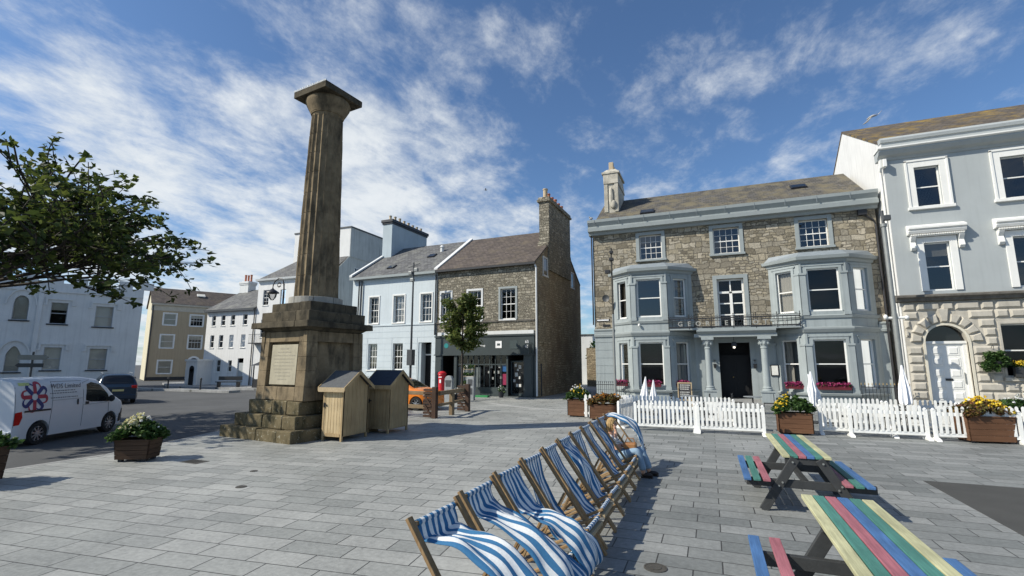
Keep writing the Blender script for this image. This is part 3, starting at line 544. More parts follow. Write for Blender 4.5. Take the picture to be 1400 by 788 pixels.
def bay(parent, T, xl, xa, xb, xr, p=1.1, lows=(.85, 3.33), ups_=(4.78, 7.02), curt=None, lights=None):
    pts = [(xl, 0), (xa, -p), (xb, -p), (xr, 0)]
    W = MB(T); W2 = []
    for i in range(3):
        a, b = Vector((*pts[i], 0)), Vector((*pts[i+1], 0)); L_ = (b-a).length; ang = math.atan2(b.y-a.y, b.x-a.x)
        TT = T @ Matrix.Translation(a) @ Matrix.Rotation(ang, 4, 'Z'); W.T = TT
        mw = .62 if i == 1 else .36; c = L_/2; hw = (L_/2-.34) if i == 1 else (L_/2-.42)
        hl = [(c-hw, c+hw, *lows, .8), (c-hw, c+hw, *ups_, .8)]
        wall(W, 0, L_, -.1, 7.6, hl, d=.16, room=.8)
        for k, (z0, z1) in enumerate((lows, ups_)):
            cu = curt[i][k] if curt else None
            W2.append((TT, c-hw, c+hw, z0, z1, cu, i, k))
        # pilasters and heads
        for k, (z0, z1) in enumerate((lows, ups_)):
            W.m = 0; s0 = z0-.18
            if i == 1:
                for x in (.0, L_-.27): W.box(x, x+.27, -.09, .0, s0, z1-.32); W.box(x-.03, x+.3, -.13, .0, z1-.32, z1-.22); W.box(x-.02, x+.29, -.12, 0, s0-.02, s0+.14)
                W.box(.02, .1, -.06, 0, z1-.22, z1+.3); W.box(L_-.1, L_-.02, -.06, 0, z1-.22, z1+.3)
            else:
                x = L_-.26 if i == 0 else 0; W.box(x, x+.26, -.07, .0, s0, z1-.32); W.box(x-.02, x+.28, -.1, .0, z1-.32, z1-.22)
            W.box(c-hw-.14, c-hw, -.04, 0, z0, z1+.14); W.box(c+hw, c+hw+.14, -.04, 0, z0, z1+.14); W.box(c-hw, c+hw, -.04, 0, z1, z1+.14)
            W.box(c-hw-.22, c+hw+.22, -.065, 0, z1+.14, z1+.2)
    o = W.build('bay', [grey_paint, dark_in], parent)
    for TT, a, b, z0, z1, cu, i, k in W2:
        window(parent, TT, a, b, z0, z1, 1, 2, d=.12, curtain=cu, fw=.07, name='bay_window', gl=glass_blue if (k == 1 and i < 2 and xl < 0) else glass)
    # bands that run round the bay
    def ring(prof, name, mat):
        mm = MB(T)
        for i in range(3):
            a, b = Vector((*pts[i], 0)), Vector((*pts[i+1], 0))
            def off(j, q):
                P = Vector((*pts[j], 0))
                if j == 0: return P+Vector((-q*1.1, 0, 0))
                if j == 3: return P+Vector((q*1.1, 0, 0))
                return P+Vector(((-q*.45 if j == 1 else q*.45), -q, 0))
            n = len(prof); vs = []
            for j in (i, i+1):
                for q, z in prof: P = off(j, q); vs.append((P.x, P.y, z))
            mm.add(vs, [(k, (k+1) % n, n+(k+1) % n, n+k) for k in range(n)])
            if i == 0: mm.add(vs[:n], [tuple(range(n))])
            if i == 2: mm.add(vs[n:], [tuple(range(n))])
        return mm.build(name, mat, o)
    ring([(-.05, 3.68), (.06, 3.7), (.14, 3.86), (.14, 3.94), (.04, 3.98), (-.05, 3.98)], 'bay_band', stucco_trim)
    ring([(-.05, 4.4), (.06, 4.42), (.1, 4.55), (.03, 4.6), (-.05, 4.6)], 'bay_band', stucco_trim)
    ring([(-.05, .5), (.12, .52), (.16, .62), (.04, .67), (-.05, .67)], 'bay_band', stucco_trim)
    ring([(-.1, 7.3), (.06, 7.32), (.1, 7.44), (.26, 7.5), (.3, 7.66), (-.1, 7.68)], 'bay_cornice', stucco_trim)
    mm = MB(T); q = .2; e = [(xl-q, 0, 7.66), (xa-q*.5, -p-q, 7.66), (xb+q*.5, -p-q, 7.66), (xr+q, 0, 7.66)]; f = [(xl+.1, 0, 7.98), (xa+.1, -p+.25, 7.98), (xb-.1, -p+.25, 7.98), (xr-.1, 0, 7.98)]
    mm.add(e+f, [(0, 1, 5, 4), (1, 2, 6, 5), (2, 3, 7, 6), (4, 5, 6, 7)]); mm.build('bay_roof', lead, o)
    return o
full = [(0.0, 1.0)]; half = [(.0, .3), (.72, 1.0)]
bay(hotel, H, -5.33, -4.12, -2.08, -.75, curt=[[[(.45, 1)], [(.3, 1)]], [None, None], [[(.0, .5)], [(.0, .4)]]])
bay(hotel, H, 3.3, 4.62, 6.73, 8.12, curt=[[[(0, .45)], [(.0, .8)]], [None, None], [None, None]])
# porch
m = MB(H); m.box(-.75, 3.35, -1.25, 0, 3.55, 3.72); m.prism([(0, 3.72), (-1.27, 3.72), (-1.42, 3.86), (-1.42, 3.96), (0, 3.96)], -.6, 3.3, 'x'); m.box(-2.05, 4.5, -1.3, -.002, 3.962, 4.06); porch = m.build('porch_canopy', stucco_trim, hotel)
for x in (-.07, 2.72):
    m = MB(H); m.box(x-.32, x+.32, -1.28, -.68, .1, .62); m.box(x-.36, x+.36, -1.32, -.64, .62, .7)
    m.lathe([(.27, .7), (.27, .76), (.22, .8), (.24, .86), (.19, .92), (.175, 2.9), (.2, 2.93), (.2, 2.97), (.17, 3.0), (.2, 3.1), (.3, 3.38), (.26, 3.4)], (x, -.98, 0), 20)
    m.box(x-.32, x+.32, -1.3, -.66, 3.4, 3.548)
    for k in range(8): t = k*math.pi/4; m.sph((x+.23*math.cos(t), -.98+.23*math.sin(t), 3.2), (.07, .07, .1), 6, 5)
    m.build('porch_column', grey_paint, hotel, smooth=True)
m = MB(H)
for x in (-.45, 2.95): m = MB(H); m.box(x, x+.4, -.1, .0, .3, 3.1); m.box(x-.04, x+.44, -.14, 0, 3.1, 3.2); m.build('porch_pilaster', grey_paint, hotel)
m = MB(H); m.box(-.3, 3.1, -1.35, -.001, -.1, .1); m.box(.2, 2.4, -.6, -.001, .1, .2); m.build('door_step', kerbm, hotel)
Hd = H @ Matrix.Translation((0, .7, 0)); m = MB(Hd); m.box(.5, 2.09, .3, .36, .2, 2.6)
for a, b in ((.62, 1.22), (1.38, 1.98)):
    for c, d_ in ((.4, 1.1), (1.3, 2.45)): m.box(a, b, .27, .3, c, d_)
dr = m.build('door', black_door, hotel)
m = MB(Hd); m.sph((1.2, .24, 1.35), .04); m.build('door_knob', gold, dr, smooth=True)
m = MB(H); m.tube([(1.28, -.6, 3.55), (1.28, -.6, 3.3)], .012); m.frus([(1.14, -.74, 3.05), (1.42, -.74, 3.05), (1.42, -.46, 3.05), (1.14, -.46, 3.05)], [(1.18, -.7, 3.3), (1.38, -.7, 3.3), (1.38, -.5, 3.3), (1.18, -.5, 3.3)])
ln = m.build('porch_lantern', iron, hotel)
m = MB(H); m.sph((1.28, -.6, 3.0), .07); lm, nt_, N_, L__, b_ = mk('lit_bulb'); b_.inputs['Emission Color'].default_value = (1, .9, .75, 1); b_.inputs['Emission Strength'].default_value = 1.2; m.build('bulb', lm, ln, smooth=True)
for x in (.25, 2.28):
    m = MB(H); m.box(x-.05, x+.05, -.16, .0, 2.28, 2.32); m.tube([(x, -.12, 2.3), (x, -.12, 2.15)], .01); m.frus([(x-.05, -.17, 1.85), (x+.05, -.17, 1.85), (x+.05, -.07, 1.85), (x-.05, -.07, 1.85)], [(x-.09, -.21, 2.1), (x+.09, -.21, 2.1), (x+.09, -.03, 2.1), (x-.09, -.03, 2.1)]); m.build('wall_lantern', iron, hotel)
m = MB(H); m.m = 0; m.box(3.02, 3.42, -.16, -.1, 1.45, 2.05); m.m = 1; m.box(3.07, 3.37, -.175, -.16, 1.5, 2.0); m.build('menu_case', [iron, paper], hotel)
m = MB(H); m.m = 0; m.box(-1.28, -1.1, -.04, 0, 1.55, 1.95); m.m = 1; m.box(-1.25, -1.13, -.05, -.04, 1.6, 1.74); m.box(-1.25, -1.13, -.05, -.04, 1.78, 1.92); m.build('wall_plaque', [logo_blue, white_ink], hotel)
for x0, x1, z in ((-6.45, -5.62, 4.72), (-6.05, -5.6, 4.38)):
    m = MB(H); m.m = 0; m.box(x0, x1, -.03, 0, z, z+.13); m.m = 1; m.box(x0+.05, x1-.05, -.036, -.03, z+.03, z+.1); m.build('street_nameplate', [iron, white_ink if z > 4.5 else iron], hotel)
# balcony with iron letters
m = MB(H); Y0 = -1.3
m.box(-2.05, 4.45, Y0-.03, Y0+.03, 4.08, 4.15); m.box(-2.05, 4.45, Y0-.03, Y0+.03, 4.56, 4.62); m.box(-2.05, 4.45, Y0-.015, Y0+.015, 4.44, 4.47)
n = 66
for i in range(n+1):
    x = -2.05+6.5*i/n
    if i % 2 == 0: m.tube([(x, Y0, 4.06), (x, Y0, 4.6)], .013, 5, cap=False)
    t = [(x-.035+.035*(1-math.cos(a)), Y0, 4.66+.045*math.sin(a)) for a in (0, .8, 1.6, 2.4, 3.14)]
    m.tube(t, .013, 4, cap=False)
for x in (-2.05, -.95, .2, 1.3, 2.4, 3.4, 4.45): m.tube([(x, Y0, 4.0), (x, Y0, 4.78)], .018, 6); m.sph((x, Y0, 4.8), .03, 6, 4)
for i in range(3):
    for s_ in (-1, 1): x = -.9+1.5*i; m.tube([(x+s_*.07, Y0, 4.62), (x+s_*.11, Y0, 4.72), (x+s_*.07, Y0, 4.82)], .01, 5)
for x in (-2.05, 4.45): m.box(x-.015, x+.015, Y0, -.9, 4.58, 4.62); m.box(x-.015, x+.015, Y0, -.9, 4.12, 4.16)
bal = m.build('balcony_railing', iron, hotel)
for i, c in enumerate('GEORGE HOTEL'):
    if c != ' ': text_part(c, .36, pmat('silver_letter', (.30, .30, .28), .5) if i == 0 else MATS['silver_letter'], 'letter', bal, H @ TF(-1.43+.475*i, Y0-.03, 4.29), .012, bold=.006)
# flower boxes of the hotel
def flowerbox(x0, x1, y, z, label):
    t = thing('window_box', label, 'flower box', ((x0+x1)/2, y, z), 0, 'flower boxes on the hotel bay sills'); w_ = (x1-x0)/2
    m = MB(); m.frus([(-w_+.03, -.08, 0), (w_-.03, -.08, 0), (w_-.03, .09, 0), (-w_+.03, .09, 0)], [(-w_, -.11, .16), (w_, -.11, .16), (w_, .1, .16), (-w_, .1, .16)]); m.build('trough', pmat('maroon_trough', (.14, .02, .03), .5) if 'maroon_trough' not in MATS else MATS['maroon_trough'], t)
    cs = [(-w_+.1+(2*w_-.2)*i/6, 0, .2) for i in range(7)]
    leaves('foliage', leaf_plant, t, cs, 60, .07, (.14, .12, .1), seed=int(x0*10) % 97+3); leaves('flowers', fl_pink, t, [(a, b-.03, c+.05) for a, b, c in cs], 70, .065, (.14, .14, .14), 1.0, seed=int(x0*13) % 89+5)
flowerbox(-5.25, -4.5, HY-.85, .82, 'pink flower box on the left face of the left-hand hotel bay'); flowerbox(-3.55, -2.6, HY-1.24, .82, 'pink flower box under the front window of the left-hand hotel bay')
flowerbox(-1.85, -1.1, HY-.85, .82, 'magenta flower box on the right face of the left-hand hotel bay'); flowerbox(3.55, 4.4, HY-.9, .82, 'magenta flower box on the left face of the right-hand hotel bay'); flowerbox(4.95, 6.4, HY-1.24, .82, 'long magenta flower box under the front window of the right-hand hotel bay')
pipe(hotel, H, [(-6.62, -.06, 10.3), (-6.62, -.06, 4.5)]); pipe(hotel, H, [(8.0, -.08, 9.95), (8.4, -.1, 9.6), (8.48, -.1, 9.3), (8.48, -.1, .1)], r=.055)
m = MB(H); m.box(7.75, 8.15, -.2, 0, 9.9, 10.2); m.build('rainwater_hopper', iron, hotel)
m = MB(H); m.lathe([(.02, 0), (.12, -.02), (.22, -.07), (.22, -.08), (.12, -.03), (.02, -.01)], (-5.75, -.3, 6.1), 18, 'y'); m.tube([(-5.75, 0, 6.0), (-5.75, -.3, 6.1)], .02); m.build('satellite_dish', pole_dark, hotel, smooth=True)
m = MB(H); m.lathe([(.05, 0), (.07, .03), (.0, .1)], (-3.7, -1.2, 4.33), 8); m.sph((-3.7, -1.22, 4.3), .07); m.build('security_camera', white_paint, hotel, smooth=True)

# ---------------------------------------------------------------- pale grey town house on the right
GY = 28.8
gh = thing('town_house', 'tall pale grey town house with white window surrounds, rusticated stone ground floor and lichen roof', 'house', (8.75, GY, 0)); T = Matrix.Translation((-8.75, 0, 0))
cols = [(9.95, 10.95), (13.25, 14.25), (16.55, 17.55)]
m = MB(T); holes = [(a, b, 9.72, 11.75) for a, b in cols]+[(a, b, 5.55, 7.9) for a, b in cols]; wall(m, 8.76, 20, 5.3, 12.4, holes); m.build('upper_wall', [grey_light, dark_in], gh)
for i, (a, b) in enumerate(cols):
    wn = window(gh, T, a, b, 9.72, 11.75, 1, 2, d=.14, sur=.3, sur_p=.06, sill=(.42, .14, .14), gl=glass_blue)
    m = MB(T); m.box(a-.36, a-.28, -.1, 0, 9.72, 12.1); m.box(b+.28, b+.36, -.1, 0, 9.72, 12.1); m.box(a-.36, b+.36, -.1, 0, 12.05, 12.14); m.build('moulding', white_paint, wn)
    wn = window(gh, T, a, b, 5.55, 7.9, 1, 2, d=.14, sur=.28, sur_p=.06, curtain=None, blind=.28 if i == 0 else None, gl=glass_blue)
    m = MB(T); c = (a+b)/2; m.prism([(0, 8.3), (-.28, 8.34), (-.34, 8.46), (-.3, 8.5), (-.4, 8.56), (-.4, 8.66), (-.1, 8.8), (0, 8.8)], c-1.12, c+1.12, 'x'); m.build('hood', white_paint, wn, bevel=.01)
    m = MB(T)
    for j in range(24): x = c-1.0+j*2.0/23; m.box(x-.025, x+.025, -.3, -.2, 8.24, 8.3)
    m.box(c-1.02, c+1.02, -.2, 0, 8.2, 8.3); m.build('dentils', white_paint, wn)
    for x in (c-.93, c+.93): m = MB(T); m.prism([(0, 7.55), (-.1, 7.55), (-.2, 7.66), (-.17, 7.8), (-.12, 7.95), (-.24, 8.1), (-.3, 8.2), (0, 8.2)], x-.1, x+.1, 'x'); m.build('bracket', white_paint, wn, bevel=.01)
m = MB(T); m.prism([(z_[0], z_[1]-.6) for z_ in [(.3, 12.9), (-.05, 12.9), (-.1, 13.02), (-.3, 13.1), (-.42, 13.26), (-.42, 13.34), (.3, 13.34)]], 8.5, 20, 'x'); m.build('cornice', grey_light, gh); m = MB(T); m.prism([(.3, 12.742), (-.44, 12.742), (-.52, 12.79), (-.52, 12.85), (.3, 12.87)], 8.46, 20, 'x'); m.build('cornice_edge', white_paint, gh)
m = MB(T); m.box(8.76, 20, -.02, .28, 12.872, 13.25); m.prism([(.3, 13.25), (-.1, 13.25), (-.14, 13.38), (-.06, 13.5), (.3, 13.52)], 8.72, 20, 'x'); m.build('parapet', grey_light, gh)
m = MB(T)
for x in (8.66,): m.box(x-.0, x+.16, -.34, -.02, 11.9, 12.3)
m.prism([(0, 11.7), (-.2, 11.9), (-.3, 12.3), (0, 12.3)], 8.55, 8.655, 'x'); m.build('cornice_bracket', white_paint, gh, bevel=.02)
m = MB(T); roof_gable(m, 8.72, 20, .32, 6.4, 12.5, 13.45, 16.9); m.build('roof', slate_moss, gh)
m = MB(T); m.prism([(.012, -.1), (.012, 13.2), (6.4, 16.75), (12.5, 13.3), (12.5, -.1)], 8.75, 9.05, 'x'); m.build('side_wall', white_render, gh)
m = MB(T); m.box(9.05, 19.9, 1.0, 12.2, -.1, 12.9); m.box(19.8, 20, 0.01, 12.2, -.1, 13.2); m.build('building_core', grey_light, gh)
m = MB(T); m.prism([(.0, 5.02), (-.2, 5.06), (-.24, 5.18), (-.34, 5.24), (-.34, 5.33), (0, 5.4)], 8.55, 20, 'x'); m.build('ledge', ashlar_dark, gh, bevel=.01)
# rusticated ground floor
m = MB(T); DC, DR, DS = 10.32, .8, 3.1
gh_holes = [(DC-DR, DC+DR, .25, DS+DR, .9), (12.35, 14.5, 1.5, 3.9, .9), (16.0, 18.1, 1.5, 3.9, .9)]
wall(m, 8.76, 20, -.1, 5.3, gh_holes, d=.3); spandrel(m, DC-DR, DC+DR, DS, DS+DR, .0, .28); m.build('lower_wall', [ashlar, dark_in], gh)
mL, mR = MB(T), MB(T)
def block(x0, x1, z0, z1, c=.09, p=.1):
    g = .008; x0 += g; x1 -= g; z0 += g; z1 -= g
    (mL if x1 < DC else mR).frus([(x0, 0, z0), (x1, 0, z0), (x1, 0, z1), (x0, 0, z1)], [(x0+c, -p, z0+c), (x1-c, -p, z0+c), (x1-c, -p, z1-c), (x0+c, -p, z1-c)])
zs = [.02+.415*i for i in range(13)]
for i, (a, b) in enumerate(zip(zs, zs[1:])):
    if b > 5.03: b = 5.02
    gaps = []
    zmid = (a+b)/2
    if zmid < DS: gaps.append((DC-DR-.12, DC+DR+.12))
    else:
        rr = 1.42
        if zmid-DS < rr: hw = math.sqrt(rr*rr-(max(0, a-DS))**2); gaps.append((DC-hw, DC+hw))
    if 1.35 < zmid < 4.0: gaps += [(12.2, 14.65), (15.85, 18.25)]
    segs = []; x = 8.8
    for g0, g1 in sorted(gaps): segs.append((x, g0)); x = g1
    segs.append((x, 19.9))
    for s0, s1 in segs:
        L_ = s1-s0
        if L_ < .12: continue
        pat = (.52, .95) if i % 2 else (.95, .52); x = s0; k = 0
        while x < s1-.02:
            e = min(s1, x+pat[k % 2]);
            if s1-e < .28: e = s1
            block(x, e, a, b); x = e; k += 1
mL.build('rusticated_blocks', ashlar, gh, bevel=.006); mR.build('rusticated_blocks', ashlar, gh, bevel=.006)
m = MB(T); K = 9
for k in range(K):
    a0, a1 = math.pi*k/K+.02, math.pi*(k+1)/K-.02; r0, r1 = DR+.12, 1.38+(.25 if k == 4 else 0)
    P = lambda r, a, y: (DC-r*math.cos(a), y, DS+r*math.sin(a)); q = .07
    m.frus([P(r0, a0, 0), P(r0, a1, 0), P(r1, a1, 0), P(r1, a0, 0)], [P(r0+q, a0+q*.9, -.13), P(r0+q, a1-q*.9, -.13), P(r1-q, a1-q*.5, -.13), P(r1-q, a0+q*.5, -.13)])
m.build('voussoirs', ashlar, gh, bevel=.006)
m = MB(T)
for k in range(16):
    a0, a1 = math.pi*k/16, math.pi*(k+1)/16; P = lambda r, a, y: (DC-r*math.cos(a), y, DS+r*math.sin(a))
    m.add([P(DR, a0, -.05), P(DR, a1, -.05), P(DR+.1, a1, -.05), P(DR+.1, a0, -.05), P(DR, a0, .1), P(DR, a1, .1), P(DR+.1, a1, .1), P(DR+.1, a0, .1)], [(0, 1, 2, 3), (0, 4, 5, 1), (3, 2, 6, 7)])
for s_ in (-1, 1): x = DC+s_*(DR+.05); m.box(x-.05, x+.05, -.05, .1, .2, DS)
m.build('arch_architrave', pmat('cream_paint', (.6, .56, .46), .6), gh)
m = MB(T); a, b = DC-DR+.12, DC+DR-.14; m.box(DC-DR, a, .2, .3, .25, DS-.02); m.box(b, DC+DR, .2, .3, .25, DS-.02); m.box(DC-DR, DC+DR, .16, .3, DS-.06, DS+.06)
m.box(a, b, .24, .28, .3, DS-.06)
for j in range(5):
    for s_ in range(2):
        x0 = a+.12+s_*(b-a-.12)/2; x1 = x0+(b-a)/2-.2; z0 = .42+j*.52; z1 = z0+.42
        m.box(x0, x1, .225, .24, z0, z1); m.frus([(x0+.05, .225, z0+.05), (x1-.05, .225, z0+.05), (x1-.05, .225, z1-.05), (x0+.05, .225, z1-.05)], [(x0+.09, .2, z0+.09), (x1-.09, .2, z0+.09), (x1-.09, .2, z1-.09), (x0+.09, .2, z1-.09)])
dr = m.build('door', white_paint, gh)
m = MB(T); m.box(DC-.14, DC+.14, .2, .22, 1.32, 1.42); m.build('letter_slot', iron, dr); m = MB(T); m.box(b-.08, b-.05, .18, .22, 1.2, 1.7); m.build('handle', pole_grey, dr)
m = MB(T); m.add([(DC-DR, .26, DS), (DC+DR, .26, DS), (DC+DR, .26, DS+DR), (DC-DR, .26, DS+DR)], [(0, 1, 2, 3)]); m.build('fanlight', dark_glass, gh)
m = MB(T); m.box(DC-1.1, DC+1.1, -.7, -.001, -.1, .12); m.box(DC-.95, DC+.95, -.4, .3, .12, .25); m.build('door_step', kerbm, gh)
for a, b in ((12.35, 14.5), (16.0, 18.1)): window(gh, T, a, b, 1.5, 3.9, 1, 2, d=.25, sill=(.15, .15, .16), sill_m=ashlar, sur=.1, sur_m=ashlar, sur_p=.03)
pipe(gh, T, [(8.66, .25, 12.2), (8.66, .25, .1)], white_paint, .05)

# hanging plant and box on the town house
t = thing('hanging_basket', 'bushy hanging basket on the stone wall right of the white arched door', 'plant', (11.85, GY-.35, 2.2))
m = MB(); m.lathe([(.05, -.2), (.22, -.1), (.26, .02), (.2, .02)], (0, 0, 0), 14); m.build('basket', iron, t, smooth=True)
m = MB(); m.tube([(0, .22, .6), (0, .05, .75), (0, 0, .7), (0, 0, .05)], .012, 6); m.build('bracket', iron, t)
leaves('foliage', leaf_plant, t, [(rnd.uniform(-.42, .42), rnd.uniform(-.2, .15), rnd.uniform(-.35, .35)) for _ in range(40)], 55, .075, .17, seed=41)
t = thing('window_box', 'dark flower box with yellow flowers on the stone sill at the right edge', 'flower box', (13.1, GY-.22, 1.52))
m = MB(); m.box(-.6, .6, -.12, .12, 0, .45); m.build('trough', black_plastic, t, bevel=.01)
leaves('foliage', leaf_plant, t, [(-.5+i*.17, 0, .5) for i in range(7)], 50, .08, .16, seed=42); leaves('flowers', fl_yel, t, [(-.5+i*.17, -.02, .6) for i in range(7)], 40, .08, .16, 1, seed=43)

# ---------------------------------------------------------------- shop and pale blue house
SHOPL = (-10.24, 29.41, 0); SR = R(-2)
shop = thing('shop_building', 'stone building with a charcoal shopfront below, brown slate roof and tall stone chimney', 'shop', SHOPL, SR); I = Matrix()
m = MB(); sw = [(-7.12, -6.35), (-4.95, -3.95), (-2.5, -1.42)]
wall(m, -7.5, 0, 4.0, 8.66, [(a, b, 5.0, 7.05) for a, b in sw]); m.build('front_wall', [shop_stone, dark_in], shop)
for a, b in sw: window(shop, I, a, b, 5.0, 7.05, 3, 4, d=.14, sur=.14, sur_m=stucco_trim if a > -3 else white_old, sill=(.1, .08, .08), sill_m=white_old, curtain=None)
side = [(1.5, 2.25, 8.1, 9.3), (7.85, 8.5, 8.15, 9.3)]
m = MB(Matrix.Rotation(R(90), 4, 'Z')); wall(m, 0, 10.5, -.1, 8.66, []); m.v = m.v; 
m.add([(0, 0, 8.66), (10.5, 0, 8.66), (7.45, 0, 10.5), (2.45, 0, 10.5)], [(0, 1, 2, 3)]); m.build('gable_wall', gable_stone, shop)
for a, b, c, d_ in side+[(.6, 1.65, 3.55, 6.6), (.6, 1.6, 1.4, 3.3)]:
    m = MB(Matrix.Rotation(R(90), 4, 'Z')); blind_ = c < 7
    m.m = 0; m.box(a-.1, a, -.05, .1, c, d_+.1); m.box(b, b+.1, -.05, .1, c, d_+.1); m.box(a, b, -.05, .1, d_, d_+.1); m.box(a-.15, b+.15, -.09, .1, c-.1, c)
    m.m = 1; m.box(a, b, -.012 if not blind_ else -.02, .05, c, d_); m.build('blocked_window' if blind_ else 'gable_window', [gable_stone if blind_ else white_old, gable_stone if blind_ else dark_glass], shop)
m = MB(); m.box(-7.5, -.02, 1.9, 10.48, -.1, 8.66); m.box(-7.5, -7.3, 0.002, 1.9, 4, 8.66); m.build('building_core', shop_stone, shop)
m = MB(); roof_gable(m, -7.5, .05, -.2, 5.1, 10.4, 8.72, 12.15); m.build('roof', slate_brown, shop)
m = MB(); m.box(-7.5, .08, -.32, -.2, 8.52, 8.66); m.build('gutter', iron, shop)
m = MB(); m.prism([(2.45, 8.6), (7.5, 8.6), (7.5, 13.75), (2.45, 13.75)], -.62, .12, 'x'); m.prism([(2.3, 10.2), (2.3, 10.5), (2.5, 10.7), (7.45, 10.7), (7.7, 10.4), (7.7, 10.2)], -.7, .1, 'x'); cst = m.build('chimney', shop_stone, shop)
m = MB(); m.box(-.75, .24, 2.32, 7.62, 13.6, 13.76); m.box(-.68, .18, 2.4, 7.55, 13.76, 13.95); m.build('chimney_cap', shop_stone, cst, bevel=.02)
pots(cst, I, [(-.25, 2.8, 13.95)], buff_pot, .75, .2); pots(cst, I, [(-.25, 3.5+.75*i, 13.95) for i in range(5)], red_pot, .6, .15)
m = MB(); m.prism([(-.1, 8.74), (5.1, 12.17), (5.1, 12.3), (-.1, 8.87)], -7.75, -7.45, 'x'); m.build('parting_wall', white_old, shop)
pipe(shop, I, [(.02, -.12, 8.5), (.1, -.1, 8.3), (.1, -.1, .1)], white_old, .06); pipe(shop, I, [(.25, .3, 2.1), (.25, .3, .1)], iron, .05)
m = MB(); m.box(-7.3, -.1, -.12, .0, 4.02, 4.25); m.build('shop_cornice', white_old, shop)
m = MB(); m.box(-7.5, -.08, -.06, .0, 4.86, 4.96); m.build('string_course', ashlar_dark, shop)
# shopfront
m = MB(); sh = [(-7.05, -5.95, .1, 2.65, 1.6), (-5.75, -2.05, .55, 2.65, 1.8), (-1.95, -.85, .05, 2.7, 1.8)]
wall(m, -7.5, 0, -.1, 4.02, sh, d=.1); m.T = I; m.m = 0
m.box(-7.45, -.05, -.14, 0, 2.72, 3.9); m.box(-7.5, -.02, -.2, 0, 3.9, 4.0); m.box(-7.5, -.02, -.18, 0, 2.66, 2.74)
for x in (-7.45, -.78): m.box(x, x+.6, -.1, 0, 0, 2.66); m.box(x+.1, x+.5, -.12, -.1, .8, 2.4)
m.box(-5.95, -5.75, -.08, 0, 0, 2.66); sf = m.build('shopfront', [shop_paint, dark_in], shop)
m = MB()
m.box(-5.75, -2.05, .02, .08, 2.02, 2.1)
for i in range(10): x = -5.75+3.7*i/9; m.box(x-.025, x+.025, .02, .08, .55, 2.65)
m.box(-5.75, -2.05, .02, .08, .5, .58); m.build('shop_glazing_bars', shop_paint, sf)
m = MB(); m.add([(-5.75, .06, .55), (-2.05, .06, .55), (-2.05, .06, 2.65), (-5.75, .06, 2.65)], [(0, 1, 2, 3)]); m.build('shop_pane', glass, sf)
m = MB(); m.box(-5.72, -4.0, .14, .16, .58, 1.9); m.build('window_backing', pmat('frosted_panel', (.28, .32, .33), .5), sf)
m = MB(); m.m = 0; m.box(-1.95, -1.86, .46, .52, .05, 2.3); m.box(-1.0, -.91, .46, .52, .05, 2.3); m.box(-1.86, -1.0, .46, .52, 2.2, 2.3); m.box(-1.86, -1.0, .46, .52, .05, .2); m.m = 1; m.box(-1.86, -1.0, .485, .495, .2, 2.2); m.build('shop_door', [shop_light, dark_glass], sf)
items = [(-3.2, 1.9), (-2.95, 1.55), (-2.7, 1.55), (-2.62, 1.9), (-3.4, 1.55), (-2.5, 1.2), (-3.1, 1.15), (-1.6, 2.0), (-1.45, 1.7), (-1.55, 1.4), (-1.3, 1.9), (-1.35, 1.2), (-1.7, 1.0), (-1.3, .7), (-1.5, .7)]
m = MB()
for x, z in items: w_ = rnd.uniform(.06, .11); y_ = .12 if x < -2 else .47; m = MB(); m.box(x-w_, x+w_, y_, y_+.02, z-w_*1.1, z+w_*1.3); m.build('notice', paper, sf)
m = MB(); m.box(-2.42, -2.1, .1, .12, 1.6, 2.0); m.build('poster', blue_scr, sf); m = MB(); m.box(-2.42, -2.1, .1, .12, .75, 1.45); m.build('poster', pink_p, sf)
text_part("Tradesmen's Co-op", .2, white_ink, 'sign_lettering', sf, TF(-4.35, -.146, 3.3), .004, bold=.004)
m = MB(); m.lathe([(.17, 0), (.17, .006), (0, .006)], (-6.55, -.15, 3.33), 20, 'y'); m.build('sign_logo', teal_ink, sf)
m = MB(); m.m = 0; m.box(-2.77, -2.33, -.165, -.14, 3.12, 3.58); m.m = 1; m.box(-2.66, -2.44, -.17, -.165, 3.28, 3.42); m.box(-1.75, -1.2, -.155, -.14, 3.06, 3.6); m.build('sign_panel', [white_ink, shop_light], sf)
text_part('65', .26, white_ink, 'door_number', sf, TF(-.55, -.146, 3.5)); text_part('65', .26, white_ink, 'door_number', sf, TF(-.55, -.146, 3.2))
m = MB(); m.tube([(-.2, -.15, 3.4), (-.2, -.75, 3.4)], .015, 6); m.box(-.23, -.17, -.75, -.25, 2.75, 3.33); m.build('hanging_sign', shop_paint, sf)

bl = thing('terraced_house', 'pale blue rendered two-storey house with white sash windows left of the stone shop', 'house', SHOPL, SR)
m = MB(); ub = [(-13.5, -12.62), (-11.25, -10.28), (-8.85, -7.92)]; hb = [(a, b, 5.08, 7.08) for a, b in ub]+[(-13.45, -12.6, 1.66, 3.58), (-11.18, -10.3, 1.66, 3.58), (-8.95, -7.85, .15, 3.6, 1.2)]
wall(m, -15.2, -7.5, -.1, 8.6, hb, d=.22); m.build('front_wall', [blue_render, dark_in], bl)
for i, (a, b) in enumerate(ub):
    window(bl, I, a, b, 5.08, 7.08, 3, 4, d=.18, sur=.1, sur_p=.04, sill=(.1, .07, .08), curtain=full if i == 1 else None)
for a, b in ((-13.45, -12.6), (-11.18, -10.3)): window(bl, I, a, b, 1.66, 3.58, 3, 4, d=.18, sill=(.08, .06, .08))
groove(bl, I, -15.2, -7.5, [.1+.43*i for i in range(12)], blue_render, [(h[0]-.1, h[1]+.1, h[2]-.12, h[3]+.05) for h in hb])
m = MB(); m.box(-15.2, -7.6, -.06, 0, 4.86, 4.96); m.build('string_course', blue_render, bl)
